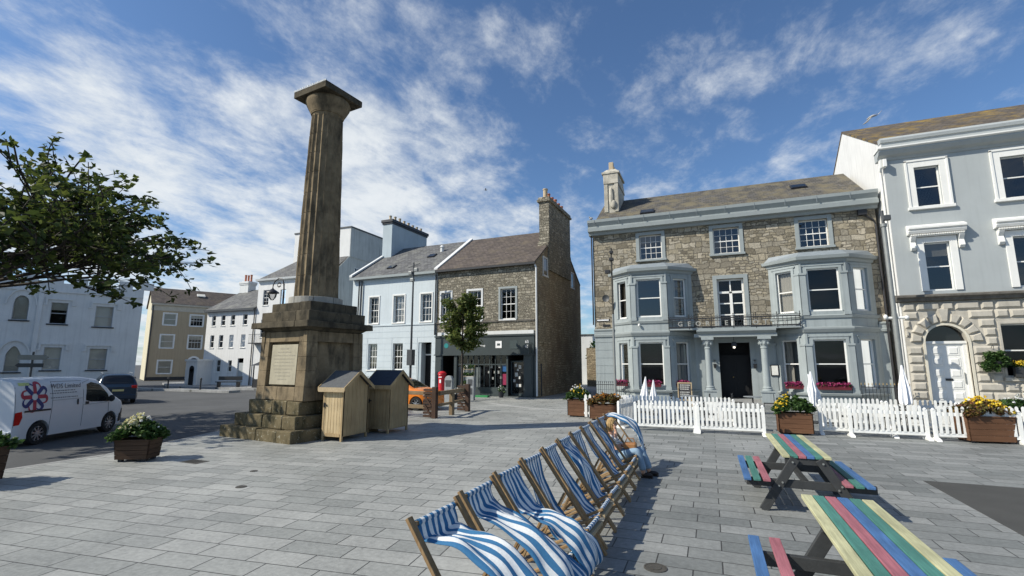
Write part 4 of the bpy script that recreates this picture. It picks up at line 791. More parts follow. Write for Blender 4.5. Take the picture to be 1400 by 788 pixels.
m = MB(); m.box(-8.7, -7.95, .6, .66, .15, 2.7); dr = m.build('door', black_door, bl); m = MB(); m.box(-8.95, -8.72, .04, .6, .15, 3.6); m.build('door_reveal', blue_grey, bl)
m = MB(); m.m = 0; m.box(-8.7, -7.95, .55, .6, 2.7, 2.8); m.m = 1; m.box(-8.68, -7.97, .6, .63, 2.8, 3.5); m.build('fanlight', [white_paint, dark_glass], bl)
m = MB(); m.box(-15.2, -7.52, 1.3, 10.4, -.1, 8.6); m.box(-15.2, -15.0, .002, 1.3, -.1, 8.6); m.build('building_core', blue_grey, bl)
m = MB(); m.prism([(0, 8.6), (10.4, 8.6), (5.1, 11.9)], -15.19, -15.0, 'x'); m.build('gable_wall', blue_grey, bl)
m = MB(); roof_gable(m, -15.3, -7.5, -.2, 5.1, 10.4, 8.7, 12.1); m.build('roof', slate_grey, bl)
m = MB(); m.prism([(-.25, 8.73), (5.1, 12.13), (5.1, 12.27), (-.25, 8.87)], -15.4, -15.15, 'x'); m.build('verge', white_old, bl); m = MB(); m.box(-15.3, -7.5, -.34, -.2, 8.48, 8.66); m.build('gutter', stucco_trim, bl)
stack(bl, I, -15.3, -14.35, 3.4, 8.6, 9.5, 14.2, blue_grey, dark_trim, buff_pot, 8, 'y', .5, .14)
for x, yy in ((-9.7, 2.6), (-12.4, 1.1)):
    z = 8.7+3.4*(yy+.2)/5.3; m = MB(Matrix.Translation((x, yy, z)) @ Matrix.Rotation(math.atan2(3.4, 5.3), 4, 'X')); m.m = 0; m.box(-.3, .3, -.3, .3, 0, .09); m.m = 1; m.box(-.24, .24, -.24, .24, .09, .1); m.build('roof_light', [dark_trim, dark_glass], bl)
m = MB(); m.lathe([(.14, 0), (.14, .35), (.2, .4), (.1, .55)], (-9.3, 3.4, 10.95), 10); m.build('roof_vent', white_old, bl)
pipe(bl, I, [(-14.5, -.1, 8.4), (-14.5, -.1, .1)], iron, .05); pipe(bl, I, [(-14.25, -.1, 8.4), (-14.25, -.1, 4.2)], iron, .05); pipe(bl, I, [(-7.56, -.08, 8.4), (-7.56, -.08, 4.1)], iron, .05)
# iron area railings before the blue house
def railing(name, label, p0, p1, h, n, mat, fin=None, post=True, group=None, z0=0):
    p0, p1 = Vector((*p0, z0)), Vector((*p1, z0)); t = thing(name, label, 'railing', p0, 0, group); d = p1-p0
    m = MB(); m.beam((0, 0, .12), tuple(d+Vector((0, 0, .12))), .02, .035); m.beam((0, 0, h-.1), tuple(d+Vector((0, 0, h-.1))), .02, .035)
    for i in range(n+1): q = d*i/n; m.tube([q, q+Vector((0, 0, h))], .011, 5)
    m.build('bars', mat, t); f = MB()
    for i in range(n+1): q = d*i/n; f.lathe([(.0, -.01), (.028, .02), (.02, .05), (.0, .12)], (q.x, q.y, h), 6)
    f.build('finials', fin or mat, t); return t
railing('iron_railing', 'black iron railing before the pale blue house', (-25.2, 28.6), (-19.4, 28.4), 1.15, 46, iron, group=None)
railing('iron_railing', 'short black iron railing at the left corner of the hotel', (-6.3, 28.9), (-4.6, 28.9), 1.0, 14, iron)
railing('iron_railing', 'black iron railing with gold finials right of the hotel bay', (6.7, 28.4), (8.6, 28.4), 1.1, 13, iron, gold)
m = MB(); m.box(-6.5, -4.4, 28.75, 28.98, 0, .22); m.box(-4.8, -4.2, 28.45, 28.7, 0, .32); tag(m.build('low_wall', white_old, bevel=.03), 'low pale wall carrying the iron railing at the hotel corner', 'wall')
# alley wall and far building
m = MB(); m.box(-10.9, -8.0, 46.0, 46.4, 0, 3.6); tag(m.build('alley_wall', gable_stone), 'weathered stone wall at the end of the alley', 'wall')
t = thing('outbuilding', 'small pale outbuilding behind the alley wall', 'building', (-12.4, 52, 0)); m = MB(); m.box(-.4, 1.0, -1, 3, 0, 5.1); m.build('wall', white_old, t); m = MB(); m.box(-.5, 1.1, -1.1, 3.1, 5.1, 5.22); m.build('roof', slate_grey, t)
t = thing('shrub', 'dark green bush above the alley wall', 'bush', (-9.9, 48, 0)); m = MB(); m.tube([(0, 0, 0), (0, 0, 2.6)], .08, 6); m.build('trunk', bark, t); leaves('foliage', leaf_plant, t, [(rnd.uniform(-1, 1), rnd.uniform(-.8, .8), rnd.uniform(2.2, 4.2)) for _ in range(30)], 50, .16, .5, seed=4)

# ---------------------------------------------------------------- buildings far left
def simple_roof(parent, T, x0, x1, d, ze, zr, mat, name='roof'): m = MB(T); roof_gable(m, x0, x1, -.25, d/2, d+.25, ze, zr); return m.build(name, mat, parent)
# white many-windowed house
dh = thing('white_house', 'white three-storey house with slate roof and rows of narrow sash windows', 'house', (-48.1, 35.2, 0)); W_ = 6.3
hl = [(a, a+.6, 5.98, 7.08) for a in (.02, 1.42, 2.82, 4.55)]+[(a, a+.6, 3.72, 5.02) for a in (-.0+.02, 1.35, 2.84, 4.5)]+[(1.28, 1.9, 1.28, 2.5), (2.96, 3.5, 1.3, 2.45)]+[(4.3, 5.1, .02, 2.65)]
hl = [(max(a, .06), b, c, d_) for a, b, c, d_ in hl]
m = MB(); wall(m, -.7, 6.3, -.2, 7.6, hl, d=.15, room=.8); m.box(-.7, 6.3, .85, 8, -.2, 7.6); m.box(-.7, -.6, .002, .85, -.1, 7.6); m.build('wall', [white_render, dark_in], dh)
for a, b, c, d_ in hl[:-1]: window(dh, I, a, b, c, d_, 1, 2, d=.1, fw=.05, sill=(.06, .06, .07), gl=glass_blue)
m = MB(); m.box(4.3, 5.1, .1, .14, .02, 2.2); m.build('door', grey_light, dh)
simple_roof(dh, I, -.8, 6.31, 8, 7.65, 10.3, slate_grey); m = MB(); m.box(-.85, 6.3, -.35, -.1, 7.42, 7.64); m.build('gutter', pole_dark, dh)
stack(dh, I, -.72, .6, 3.5, 4.5, 9.2, 11.15, white_old, white_old, red_pot, 3, 'x', .85, .1)
m = MB(); m.box(-.9, .75, -1.6, 0, -.1, 2.35); m.box(-1, .85, -1.7, 0, 2.35, 2.55); m.build('porch', white_render, dh); m = MB(); m.box(-.3, .35, -1.64, -1.6, 0, 1.6); m.lathe([(.32, 0), (.32, .04)], (.025, -1.64, 1.6), 18, 'y'); m.build('porch_opening', dark_in, dh)
pipe(dh, I, [(6.2, -.1, 7.4), (6.2, -.1, 0)], iron, .05)
# tall white house behind the column
hh = thing('white_house', 'tall white house with sloping slate roof partly hidden by the column', 'house', (-46.6*.882, 39.9*.882, .248)); hh.scale = (.882,)*3
hw = [(.1, .95, 8.6, 10.35), (2.68, 3.5, 8.55, 10.28), (5.4, 6.2, 8.55, 10.28), (.1, .95, 5, 7), (2.68, 3.5, 5, 7), (5.4, 6.2, 5, 7)]
m = MB(); wall(m, -.72, 9.6, -.6, 11.4, hw, d=.15, room=.8); m.box(-.72, 9.6, .85, 9, -.6, 11.4); m.box(-.72, -.62, .002, .85, -.6, 11.4); m.build('wall', [white_render, dark_in], hh)
for h_ in hw: window(hh, I, *h_, 2, 4, d=.1, fw=.05, sill=(.06, .06, .07))
m = MB(); m.add([(-.8, -.3, 11.5), (9.6, -.3, 11.5), (9.6, 4, 15.2), (3.2, 4, 15.2), (9.6, 9, 11.5), (-.8, 9, 11.5)], [(0, 1, 2, 3), (0, 3, 5), (3, 2, 4, 5)]); m.build('roof', slate_grey, hh)
m = MB(); m.prism([(.1, 11.35), (-.35, 11.4), (-.4, 11.6), (.1, 11.6)], -.85, 9.6, 'x'); m.build('cornice', white_old, hh)
m = MB(); m.box(-.7, 1.4, -.8, 0, 4.3, 4.4)
for i in range(11): m.tube([(-.65+i*.2, -.78, 4.4), (-.65+i*.2, -.78, 5.3)], .015, 4)
m.box(-.7, 1.4, -.8, -.76, 5.3, 5.34); m.build('balcony', iron, hh)
# rendered block behind
cb = thing('rendered_block', 'tall flat-roofed weathered white and grey building rising behind the column', 'building', (-45.2*.882, 42.6*.882, .248)); cb.scale = (.882,)*3
m = MB(); wall(m, 0, 8.28, -.6, 17.4, [], d=.1); m.box(0, 8.28, .05, 6.6, -.6, 17.35); m.build('wall', [white_render, dark_in], cb)
m = MB(); m.prism([(-2.7, -.6), (-2.7, 11.5), (.0, 14.1), (0, 17.4), (6.6, 17.4), (6.6, -.6)], 8.29, 8.34, 'x'); m.build('side_wall', concrete, cb); m = MB(); m.box(-.08, 8.42, -.08, 6.68, 17.4, 17.55); m.build('coping', pole_dark, cb)
m = MB(); m.box(8.34, 8.42, -.05, 6.6, 14.0, 14.12); m.build('string_course', concrete, cb)
m = MB(); m.m = 0; m.box(8.34, 8.4, .8, 1.6, 11.4, 12.9); m.m = 1; m.box(8.4, 8.41, .86, 1.54, 11.46, 12.84); m.m = 0; m.box(8.41, 8.43, 1.17, 1.23, 11.4, 12.9)
for z in (11.8, 12.15, 12.5): m.box(8.41, 8.43, .8, 1.6, z-.02, z+.02)
m.build('window', [white_paint, dark_glass], cb)
# tan building
te = thing('tan_building', 'tan rendered three-storey house with white framed windows and arched brown door', 'house', (-69.96, 42.53, 0), R(62))
hl = [(1.4, 2.8, 7.4, 8.95), (4.5, 6.0, 7.38, 8.9), (1.3, 2.75, 4.25, 6.0), (4.5, 6.05, 4.2, 6.0), (1.3, 2.8, .8, 2.5), (4.75, 5.95, 0, 2.9)]
m = MB(); wall(m, 0, 14, -.2, 10.3, hl, d=.15, room=.8); m.box(0, 14, .85, 9, -.1, 10.3); m.build('wall', [tan_render, dark_in], te); m = MB(); m.box(-.02, .0, 0, 9, -.1, 10.3); m.prism([(0, 10.3), (9, 10.3), (4.5, 12.8)], -.02, .1, 'x'); m.build('side_wall', cream_render, te)
for i, h_ in enumerate(hl[:5]): window(te, I, *h_, 1 if i % 2 == 0 else 4, 2, d=.08, fw=.06, sur=.15, sill=(.1, .06, .1), blind=.95 if i % 2 == 0 else .3)
m = MB(); spandrel(m, 4.75, 5.95, 2.2, 2.9, .02, .1); m.build('door_arch', white_paint, te); m = MB(); m.box(4.75, 5.95, .1, .14, 0, 2.1); m.build('door', brown_door, te)
m = MB()
for k in range(14):
    a0, a1 = math.pi*k/14, math.pi*(k+1)/14; P = lambda r, a, y: (5.35-r*math.cos(a), y, 2.2+r*1.15*math.sin(a)); m.add([P(.6, a0, -.05), P(.6, a1, -.05), P(.85, a1, -.05), P(.85, a0, -.05), P(.85, a0, 0), P(.85, a1, 0)], [(0, 1, 2, 3), (3, 2, 5, 4)])
for x in (4.5, 5.95): m.box(x, x+.25, -.05, 0, 0, 2.2)
m.build('door_surround', white_paint, te)
m = MB(); m.prism([(0, 9.3), (-.06, 9.32), (-.06, 9.95), (-.3, 10.1), (-.3, 10.3), (0, 10.3)], -.1, 14, 'x'); m.build('cornice', pmat('pale_tan', (.5, .45, .36), .8), te); simple_roof(te, I, -.2, 14, 9, 10.35, 13.0, slate_brown)
m = MB(Matrix.Translation((5.8, 2.6, 12.05)) @ Matrix.Rotation(math.atan2(2.65, 4.75), 4, 'X')); m.m = 0; m.box(-.5, .5, -.4, .4, 0, .12); m.m = 1; m.box(-.42, .42, -.32, .32, .12, .13); m.build('roof_light', [white_paint, blindm], te)
pipe(te, I, [(.1, -.1, 10.1), (.1, -.1, 0)], iron, .07); m = MB(); m.box(0, 14, -.04, 0, -.1, .35); m.build('plinth', dark_trim, te)
# crenellated white building in shade
fb = thing('crenellated_hall', 'white two-storey building with battlements and hooded windows in shade', 'building', (-48.23, 28.44, 0), R(65)); 
hl = [(-6.08, -5.02, 5.4, 7.2), (-3.22, -2.0, 5.3, 7.1), (-6.12, -5.04, 1.58, 3.45), (-3.27, -2.08, 1.58, 3.4), (-8.3, -7.38, 5.6, 7.6), (-8.3, -7.42, 1.45, 3.5), (-11.8, -10.8, 5.3, 7.1), (-11.8, -10.8, 1.5, 3.4), (-15, -14, 5.3, 7.1), (-15, -14, 1.5, 3.4), (-18.2, -17.2, 5.3, 7.1)]
m = MB(); wall(m, -22, 0, -.2, 8.85, hl, d=.2, room=.8); m.box(-22, -.0, .85, 10, -.2, 8.85); m.box(-.2, 0, .002, .85, -.1, 8.85)
x = -22
while x < -.2: m.box(x, x+1.0, 0.0, .35, 8.85, 9.5); x += 1.55
m.box(-.2, 0, .36, 10, 8.85, 9.1); spandrel(m, -8.3, -7.38, 6.9, 7.6, .0, .15); spandrel(m, -8.3, -7.42, 2.8, 3.5, 0, .15, pointed=True); m.build('wall', [white_old, dark_in], fb)
for i, h_ in enumerate(hl):
    ar = i in (4, 5); wn = window(fb, I, *h_, 1, 1 if ar else 2, d=.17, fm=pmat('aged_frame', (.4, .42, .44), .6) if i == 0 else MATS['aged_frame'], rail=not ar, fw=.05, sill=(.15, .1, .1), sill_m=dark_trim, blind=(.35, .97, .97, .95, .97, .97, .9, .9, .9, .9, .9)[i], gl=glass)
    if i < 4 or i > 5:
        a, b, c, d_ = h_; s = MB(); s.box(a-.35, b+.35, -.1, 0, d_+.22, d_+.34); s.box(a-.35, a-.23, -.1, 0, d_-.25, d_+.22); s.box(b+.23, b+.35, -.1, 0, d_-.25, d_+.22); s.box(a-.5, a-.35, -.1, 0, d_-.25, d_-.14); s.box(b+.35, b+.5, -.1, 0, d_-.25, d_-.14); s.build('hood_mould', white_old, wn)
m = MB(); m.box(-6.9, -6.6, -.12, 0, -.1, 8.0)
for zt in (7.6, 3.5):
    P = [(-7.84-.9*math.cos(a), zt-.75+(1.25 if zt > 5 else 1.2)*math.sin(a)) for a in [math.pi*i/12 for i in range(13)]]
    for (xa, za), (xb, zb) in zip(P, P[1:]): m.beam((xa, -.05, za), (xb, -.05, zb), .1, .12, (0, 1, 0))
m.box(-22, 0, -.1, 0, 8.05, 8.2); m.build('moulding', white_old, fb)
roof = MB(); roof.add([(-22, .4, 8.9), (-.2, .4, 8.9), (-.2, 10, 8.9), (-22, 10, 8.9)], [(0, 1, 2, 3)]); roof.build('roof', slate_grey, fb)

# ---------------------------------------------------------------- the monument column
cx, cy = -11.5, 11.85
mon = thing('monument_column', 'tall weathered fluted Doric stone column on a square pedestal with inscribed plaque and steps', 'monument', (cx, cy, 0), R(-7))
def jit(m_, a=.012, seed=1):
    g = random.Random(seed); m_.v = [v+Vector((g.uniform(-a, a), g.uniform(-a, a), g.uniform(-a, a))) for v in m_.v]
def slabring(h0, h1, z0, z1, nb, seed):
    """a course of separate worn stones"""
    m = MB(); g = random.Random(seed)
    for s_ in range(4):
        M_ = Matrix.Rotation(math.pi/2*s_, 4, 'Z'); m.T = M_; xs = [-h1]+sorted(-h1+2*h1*(i+1)/nb+g.uniform(-.12, .12) for i in range(nb-1))+[h1-.35]; xs[-1] = h1-(h1-h0)
        for a, b in zip(xs, xs[1:]):
            if b-a < .1: continue
            k = g.uniform(-.02, .02); m.box(a+.006, b-.006, -h1+abs(k), -h0, z0, z1+k*.6)
    m.T = Matrix(); return m
for i, (h0, h1, z0, z1) in enumerate(((1.0, 1.62, -.05, .31), (.8, 1.37, .31, .67), (.6, 1.16, .67, 1.06))):
    m = slabring(h0, h1, z0, z1, 2, i+2); m.box(-h0, h0, -h0, h0, z0, z1-.03); jit(m, .014, i); o = m.build('step', step_stone, mon, bevel=.035); o.location = (-.25+.07*i, -.02, 0)
    o.modifiers['b'].segments = 3
ph = lambda z: 1.04-.07*(z-1.06)/2.0
q = .09; m = MB(); m.frus([(-ph(1.06)+q, -ph(1.06)+q, 1.04), (ph(1.06)-q, -ph(1.06)+q, 1.04), (ph(1.06)-q, ph(1.06)-q, 1.04), (-ph(1.06)+q, ph(1.06)-q, 1.04)], [(-.95+q, -.95+q, 3.05), (.95-q, -.95+q, 3.05), (.95-q, .95-q, 3.05), (-.95+q, .95-q, 3.05)])
m.v = m.v
for s_ in range(4):   # corner piers, base and head leave a sunk panel on every face
    m.T = Matrix.Rotation(math.pi/2*s_, 4, 'Z')
    f = lambda x, z, y: (x, -(ph(z)+y), z)
    def slab(x0, x1, z0, z1, y): m.add([f(x0, z0, -.1), f(x1, z0, -.1), f(x1, z1, -.1), f(x0, z1, -.1), f(x0, z0, y), f(x1, z0, y), f(x1, z1, y), f(x0, z1, y)], [(4, 5, 6, 7), (0, 1, 5, 4), (1, 2, 6, 5), (2, 3, 7, 6), (3, 0, 4, 7)])
    pz = [1.06, 1.45, 1.9, 2.3, 2.72, 3.05]
    for a, b in zip(pz, pz[1:]): slab(-1.06, -.68, a+.001, b-.001, .055); slab(.68, 1.06, a+.001, b-.001, .055)
    slab(-.675, -.1, 1.066, 1.44, .055); slab(-.09, .675, 1.066, 1.44, .055); slab(-.675, .675, 2.74, 3.04, .045)
m.T = Matrix(); m.build('pedestal', col_stone, mon, bevel=.012)
m = MB(); m.add([(-.58, -.93, 1.5), (.58, -.93, 1.5), (.58, -.89, 2.66), (-.58, -.89, 2.66), (-.58, -1.02, 1.5), (.58, -1.02, 1.5), (.58, -.985, 2.66), (-.58, -.985, 2.66)], [(4, 5, 6, 7), (0, 1, 5, 4), (1, 2, 6, 5), (2, 3, 7, 6), (3, 0, 4, 7)]); pl = m.build('plaque', marble, mon, bevel=.008)
m = MB(); g = random.Random(5)
for i, (w_, hh_) in enumerate([(.2, .04), (.3, .035), (.5, .03), (.46, .03), (.4, .03), (.48, .03), (.42, .03), (.36, .03), (.32, .03), (.2, .03)]):
    z = 2.52-i*.098; x = -w_
    while x < w_:
        l = g.uniform(.015, .05); yy = -.985-.035*(2.66-z)/1.16-.0025; m.add([(x, yy, z), (x+l, yy, z), (x+l, yy, z+hh_), (x, yy, z+hh_)], [(0, 1, 2, 3)]); x += l+g.choice((.012, .012, .03))
m.build('worn_inscription', pmat('worn_letters', (.33, .30, .235), .8), pl)
m = MB(); m.frus([(-.98, -.98, 3.04), (.98, -.98, 3.04), (.98, .98, 3.04), (-.98, .98, 3.04)], [(-1.12, -1.12, 3.14), (1.12, -1.12, 3.14), (1.12, 1.12, 3.14), (-1.12, 1.12, 3.14)]); m2 = slabring(.7, 1.27, 3.14, 3.33, 1, 9); m.v += m2.v; k = len(m.v)-len(m2.v); m.f += [tuple(i+k for i in f_) for f_ in m2.f]; m.mi += m2.mi
m.box(-.75, .75, -.75, .75, 3.1, 3.32); jit(m, .012, 3); m.build('cornice', cap_stone, mon, bevel=.015)
m = slabring(.5, 1.08, 3.34, 3.64, 1, 12); m.box(-.6, .6, -.6, .6, 3.33, 3.6); m.build('upper_plinth', cap_stone, mon, bevel=.02)
m = slabring(.4, .9, 3.645, 3.93, 1, 14); m.box(-.5, .5, -.5, .5, 3.6, 3.9); m.build('upper_plinth', cap_stone, mon, bevel=.02)
m = MB()
for k in range(8):
    a0, a1 = 2*math.pi*k/8+.01, 2*math.pi*(k+1)/8-.01; P = [(.80*math.cos(a), .80*math.sin(a)) for a in [a0+(a1-a0)*i/5 for i in range(6)]]; Q = [(.5*math.cos(a), .5*math.sin(a)) for a in (a1, a0)]; m.prism(P+Q, 3.925, 4.13, 'z')
m.build('base_ring', ring_stone, mon, bevel=.01)
# fluted shaft: 20 flutes, slight entasis, drums
Z0, Z1 = 4.13, 10.25; NF = 20; PER = 8; prof = []
zs = []; drums = 9
for d_ in range(drums):
    a = Z0+(Z1-Z0)*d_/drums; b = Z0+(Z1-Z0)*(d_+1)/drums; zs += [(a+.001, -.012), (a+.02, 0), ((a+b)/2, 0), (b-.02, 0), (b-.001, -.012)]
vs = []; fs = []; n = NF*PER
for z, dr_ in zs:
    t = (z-Z0)/(Z1-Z0); r = .655-.155*t+.012*math.sin(math.pi*t)+dr_
    fl = .068*(1-.15*t)
    for j in range(n):
        a = 2*math.pi*j/n; u = (j % PER)/PER; q = r-fl*math.sin(math.pi*u)**.75 if u > 0 else r
        q += .004*math.sin(j*7.3+z*5); vs.append((q*math.cos(a), q*math.sin(a), z))
for i in range(len(zs)-1):
    for j in range(n): fs.append((i*n+j, i*n+(j+1) % n, (i+1)*n+(j+1) % n, (i+1)*n+j))
m = MB(); m.add(vs, fs); m.build('shaft', col_stone, mon)
m = MB(); m.lathe([(.46, 10.2), (.49, 10.3), (.52, 10.31), (.52, 10.34), (.535, 10.35), (.54, 10.38), (.62, 10.52), (.70, 10.68), (.715, 10.76), (.69, 10.83), (.2, 10.84)], (0, 0, 0), 48); m.build('echinus', col_stone, mon, smooth=True)
m = MB(); m.box(-.77, .77, -.77, .77, 10.84, 11.04); m.frus([(-.77, -.77, 11.04), (.77, -.77, 11.04), (.77, .77, 11.04), (-.77, .77, 11.04)], [(-.73, -.73, 11.08), (.73, -.73, 11.08), (.73, .73, 11.08), (-.73, .73, 11.08)]); jit(m, .006, 8); ab = m.build('abacus', cap_stone, mon, bevel=.012)
m = MB(); 
for i in range(26): m.box(-.77+i*.06, -.77+i*.06+.03, -.775, -.74, 11.04, 11.04+.06+.02*math.sin(i*3)); 
for i in range(26): m.box(-.775, -.74, -.77+i*.06, -.77+i*.06+.03, 11.04, 11.09)
m.build('bird_droppings', white_old, ab)

# ---------------------------------------------------------------- timber stores
def shed(name, label, x0, x1, y0, y1, wall_h, ridge_h, front_m, side_m, roof_m):
    t = thing(name, label, 'shed', (x0, y0, 0), 0, 'timber stores beside the column'); w_, d_ = x1-x0, y1-y0
    m = MB(); k = 7
    for i in range(k): a, b = w_*i/k, w_*(i+1)/k; m.box(a+.003, b-.003, -.002, .02, .2, wall_h)
    fr = m.build('front_boards', front_m, t, bevel=.006)
    m = MB(); k = 6
    for i in range(k):
        a, b = d_*i/k, d_*(i+1)/k; f = lambda y: wall_h+(ridge_h-wall_h)*(1-abs(y-d_/2)/(d_/2)); m.prism([(a+.003, .14), (b-.003, .14), (b-.003, f(b)-.05), ((a+b)/2, f((a+b)/2)-.05), (a+.003, f(a)-.05)], w_-.02, w_, 'x'); m.prism([(a+.003, .14), (b-.003, .14), (b-.003, f(b)-.05), (a+.003, f(a)-.05)], 0, .02, 'x')
    m.box(.02, w_-.02, d_-.02, d_, .14, wall_h); m.box(.03, w_-.03, .02, d_-.03, .12, .16); m.build('side_boards', side_m, t, bevel=.006)
    m = MB()
    for x in (0, w_-.06):
        for y in (-.012, d_-.05): m.box(x, x+.06, y, y+.06, 0, wall_h)
    m.box(.06, w_-.06, -.02, .0, .12, .2); m.box(.03, w_+.01, d_/2-.045, d_/2+.045, ridge_h-.5, ridge_h-.38); m.build('frame', side_m, t, bevel=.004)
    ov = .1; m = MB(); sl = (ridge_h-wall_h)/(d_/2)
    m.prism([(-ov, wall_h-ov*sl), (d_/2, ridge_h), (d_+ov, wall_h-ov*sl), (d_+ov, wall_h-ov*sl+.03), (d_/2, ridge_h+.035), (-ov, wall_h-ov*sl+.03)], -ov, w_+ov, 'x'); rf = m.build('roof', roof_m, t)
    m = MB(); m.box(-ov, w_+ov, -ov-.02, -ov, wall_h-ov*sl-.09, wall_h-ov*sl+.035); m.build('fascia', pale_wood if front_m is shed_lit else side_m, rf)
    for x in (w_+ov, -ov-.02):
        m = MB(); m.prism([(-ov-.02, wall_h-ov*sl-.06), (d_/2, ridge_h-.07), (d_+ov+.02, wall_h-ov*sl-.06), (d_+ov+.02, wall_h-ov*sl+.04), (d_/2, ridge_h+.045), (-ov-.02, wall_h-ov*sl+.04)], x, x+.02, 'x'); m.build('bargeboard', side_m, rf)
    m = MB(); m.box(.04, .14, -.03, -.003, .95, .98); m.box(.03, .07, -.03, -.003, .9, 1.03); m.build('latch', iron, fr)
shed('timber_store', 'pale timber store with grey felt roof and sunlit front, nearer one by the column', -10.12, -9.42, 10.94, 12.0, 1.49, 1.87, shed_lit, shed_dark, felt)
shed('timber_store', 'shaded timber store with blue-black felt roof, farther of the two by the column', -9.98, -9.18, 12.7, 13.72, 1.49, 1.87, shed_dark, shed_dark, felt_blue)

# ---------------------------------------------------------------- planters
def planter(label, x, y, w_, d_, h, mat, leafm, flowers, rot=0, seed=1, taper=.0, fh=.22, ground_z=0, fl_bias=0, name='planter', nl=60, spread=.5):
    t = thing(name, label, 'planter', (x, y, ground_z), rot, None)
    m = MB(); a, b = w_/2, d_/2; k = 4; z0 = .05
    for i in range(k):
        za, zb = z0+(h-z0)*i/k+.003, z0+(h-z0)*(i+1)/k-.003; f = lambda z: 1-taper*(1-z/h)
        for s_ in (-1, 1):
            m.add([(-a*f(za), s_*b*f(za), za), (a*f(za), s_*b*f(za), za), (a*f(zb), s_*b*f(zb), zb), (-a*f(zb), s_*b*f(zb), zb), (-a*f(za), s_*(b-.03)*f(za), za), (a*f(za), s_*(b-.03)*f(za), za), (a*f(zb), s_*(b-.03)*f(zb), zb), (-a*f(zb), s_*(b-.03)*f(zb), zb)], [(0, 1, 2, 3), (4, 5, 6, 7), (0, 1, 5, 4), (1, 2, 6, 5), (2, 3, 7, 6), (3, 0, 4, 7)])
            m.add([(s_*a*f(za), -b*f(za), za), (s_*a*f(za), b*f(za), za), (s_*a*f(zb), b*f(zb), zb), (s_*a*f(zb), -b*f(zb), zb), (s_*(a-.03)*f(za), -b*f(za), za), (s_*(a-.03)*f(za), b*f(za), za), (s_*(a-.03)*f(zb), b*f(zb), zb), (s_*(a-.03)*f(zb), -b*f(zb), zb)], [(0, 1, 2, 3), (4, 5, 6, 7), (0, 1, 5, 4), (1, 2, 6, 5), (2, 3, 7, 6), (3, 0, 4, 7)])
    m.box(-a-.015, a+.015, -b-.015, -b+.05, h-.001, h+.03); m.box(-a-.015, a+.015, b-.05, b+.015, h-.001, h+.03); m.box(-a-.015, -a+.05, -b+.05, b-.05, h-.001, h+.03); m.box(a-.05, a+.015, -b+.05, b-.05, h-.001, h+.03)
    m.build('box', mat, t, bevel=.004)
    m = MB()
    for sx in (-1, 1):
        for sy in (-1, 1): m.box(sx*(a-.12)-.04, sx*(a-.12)+.04, sy*(b-.1)-.04, sy*(b-.1)+.04, 0, .06)
    m.build('feet', dark_trim, t); m = MB(); m.box(-a+.03, a-.03, -b+.03, b-.03, h-.12, h-.03); m.build('soil', soil, t)
    g = random.Random(seed); cs = []
    for _ in range(nl):
        u, v = g.uniform(-1, 1), g.uniform(-1, 1); e = max(0, 1-(u*u*.8+v*v*.6)); cs.append((u*(a+.06), v*(b+.04), h+.02+fh*(.25+.9*e)*g.uniform(.5, 1)))
    leaves('foliage', leafm, t, cs, 36, .062, (.11, .11, .09), seed=seed)
    for nm, fm, n_, sz, rng_ in flowers:
        fc = []
        for _ in range(n_):
            u, v = g.uniform(*rng_[0]), g.uniform(*rng_[1]); e = max(0, 1-(u*u*.8+v*v*.6)); fc.append((u*(a+.04), v*(b+.04), h+.06+fh*(.3+1.0*e)*g.uniform(.75, 1.1)))
        leaves(nm, fm, t, fc, 9, sz, .028, 1.0, seed=seed+3)
    return t
ANY = ((-1, 1), (-1, 1))
planter('dark wooden planter spilling small yellow and white flowers on the paving beside the road', -11.85, 7.25, .72, .5, .44, planter_dark, leaf_plant, [('white_flowers', fl_white, 14, .045, ANY), ('yellow_flowers', fl_pale, 95, .045, ((-1, .2), (-1, .3)))], rot=R(28), seed=3, taper=.1, fh=.36, nl=110)
planter('dark planter cut off by the left edge of the photo', -12.25, 4.55, .95, .85, .60, planter_dark, leaf_plant, [('white_flowers', fl_white, 12, .045, ANY)], rot=R(20), seed=4, taper=.08, fh=.3, nl=70)
planter('brown planter of mixed yellow and cream flowers, the one standing farthest left beside the fence', -5.07, 19.75, .74, .62, .64, planter_wood, leaf_plant, [('cream_flowers', fl_white, 26, .055, ANY), ('yellow_flowers', fl_yel, 20, .05, ANY)], seed=5, fh=.42, nl=80)
planter('brown planter of rusty orange foliage between the deckchairs and the fence', -3.72, 18.9, 1.25, .62, .55, planter_wood, leaf_rust, [('orange_flowers', fl_org, 60, .05, ANY)], seed=6, fh=.32, nl=90)
planter('brown planter with yellow flowers on its left side, in the fence behind the picnic tables', 2.28, 17.35, .92, .6, .6, planter_wood, leaf_plant, [('yellow_flowers', fl_yel, 46, .05, ((-1, -.2), (-1, .6)))], seed=7, fh=.42, nl=95)
planter('large brown planter of bright yellow flowers before the white arched door', 6.82, 17.5, 1.08, .72, .68, planter_wood, leaf_rust, [('yellow_flowers', fl_yel, 95, .058, ((-.5, .9), (-1, .8)))], rot=R(8), seed=8, fh=.34, nl=95, taper=.06)
planter('dark tub of white daisies at the right edge behind the last fence panel', 8.35, 18.9, .95, .8, .78, dark_trim, leaf_plant, [('daisies', fl_white, 30, .05, ANY)], seed=9, fh=.3, nl=80)

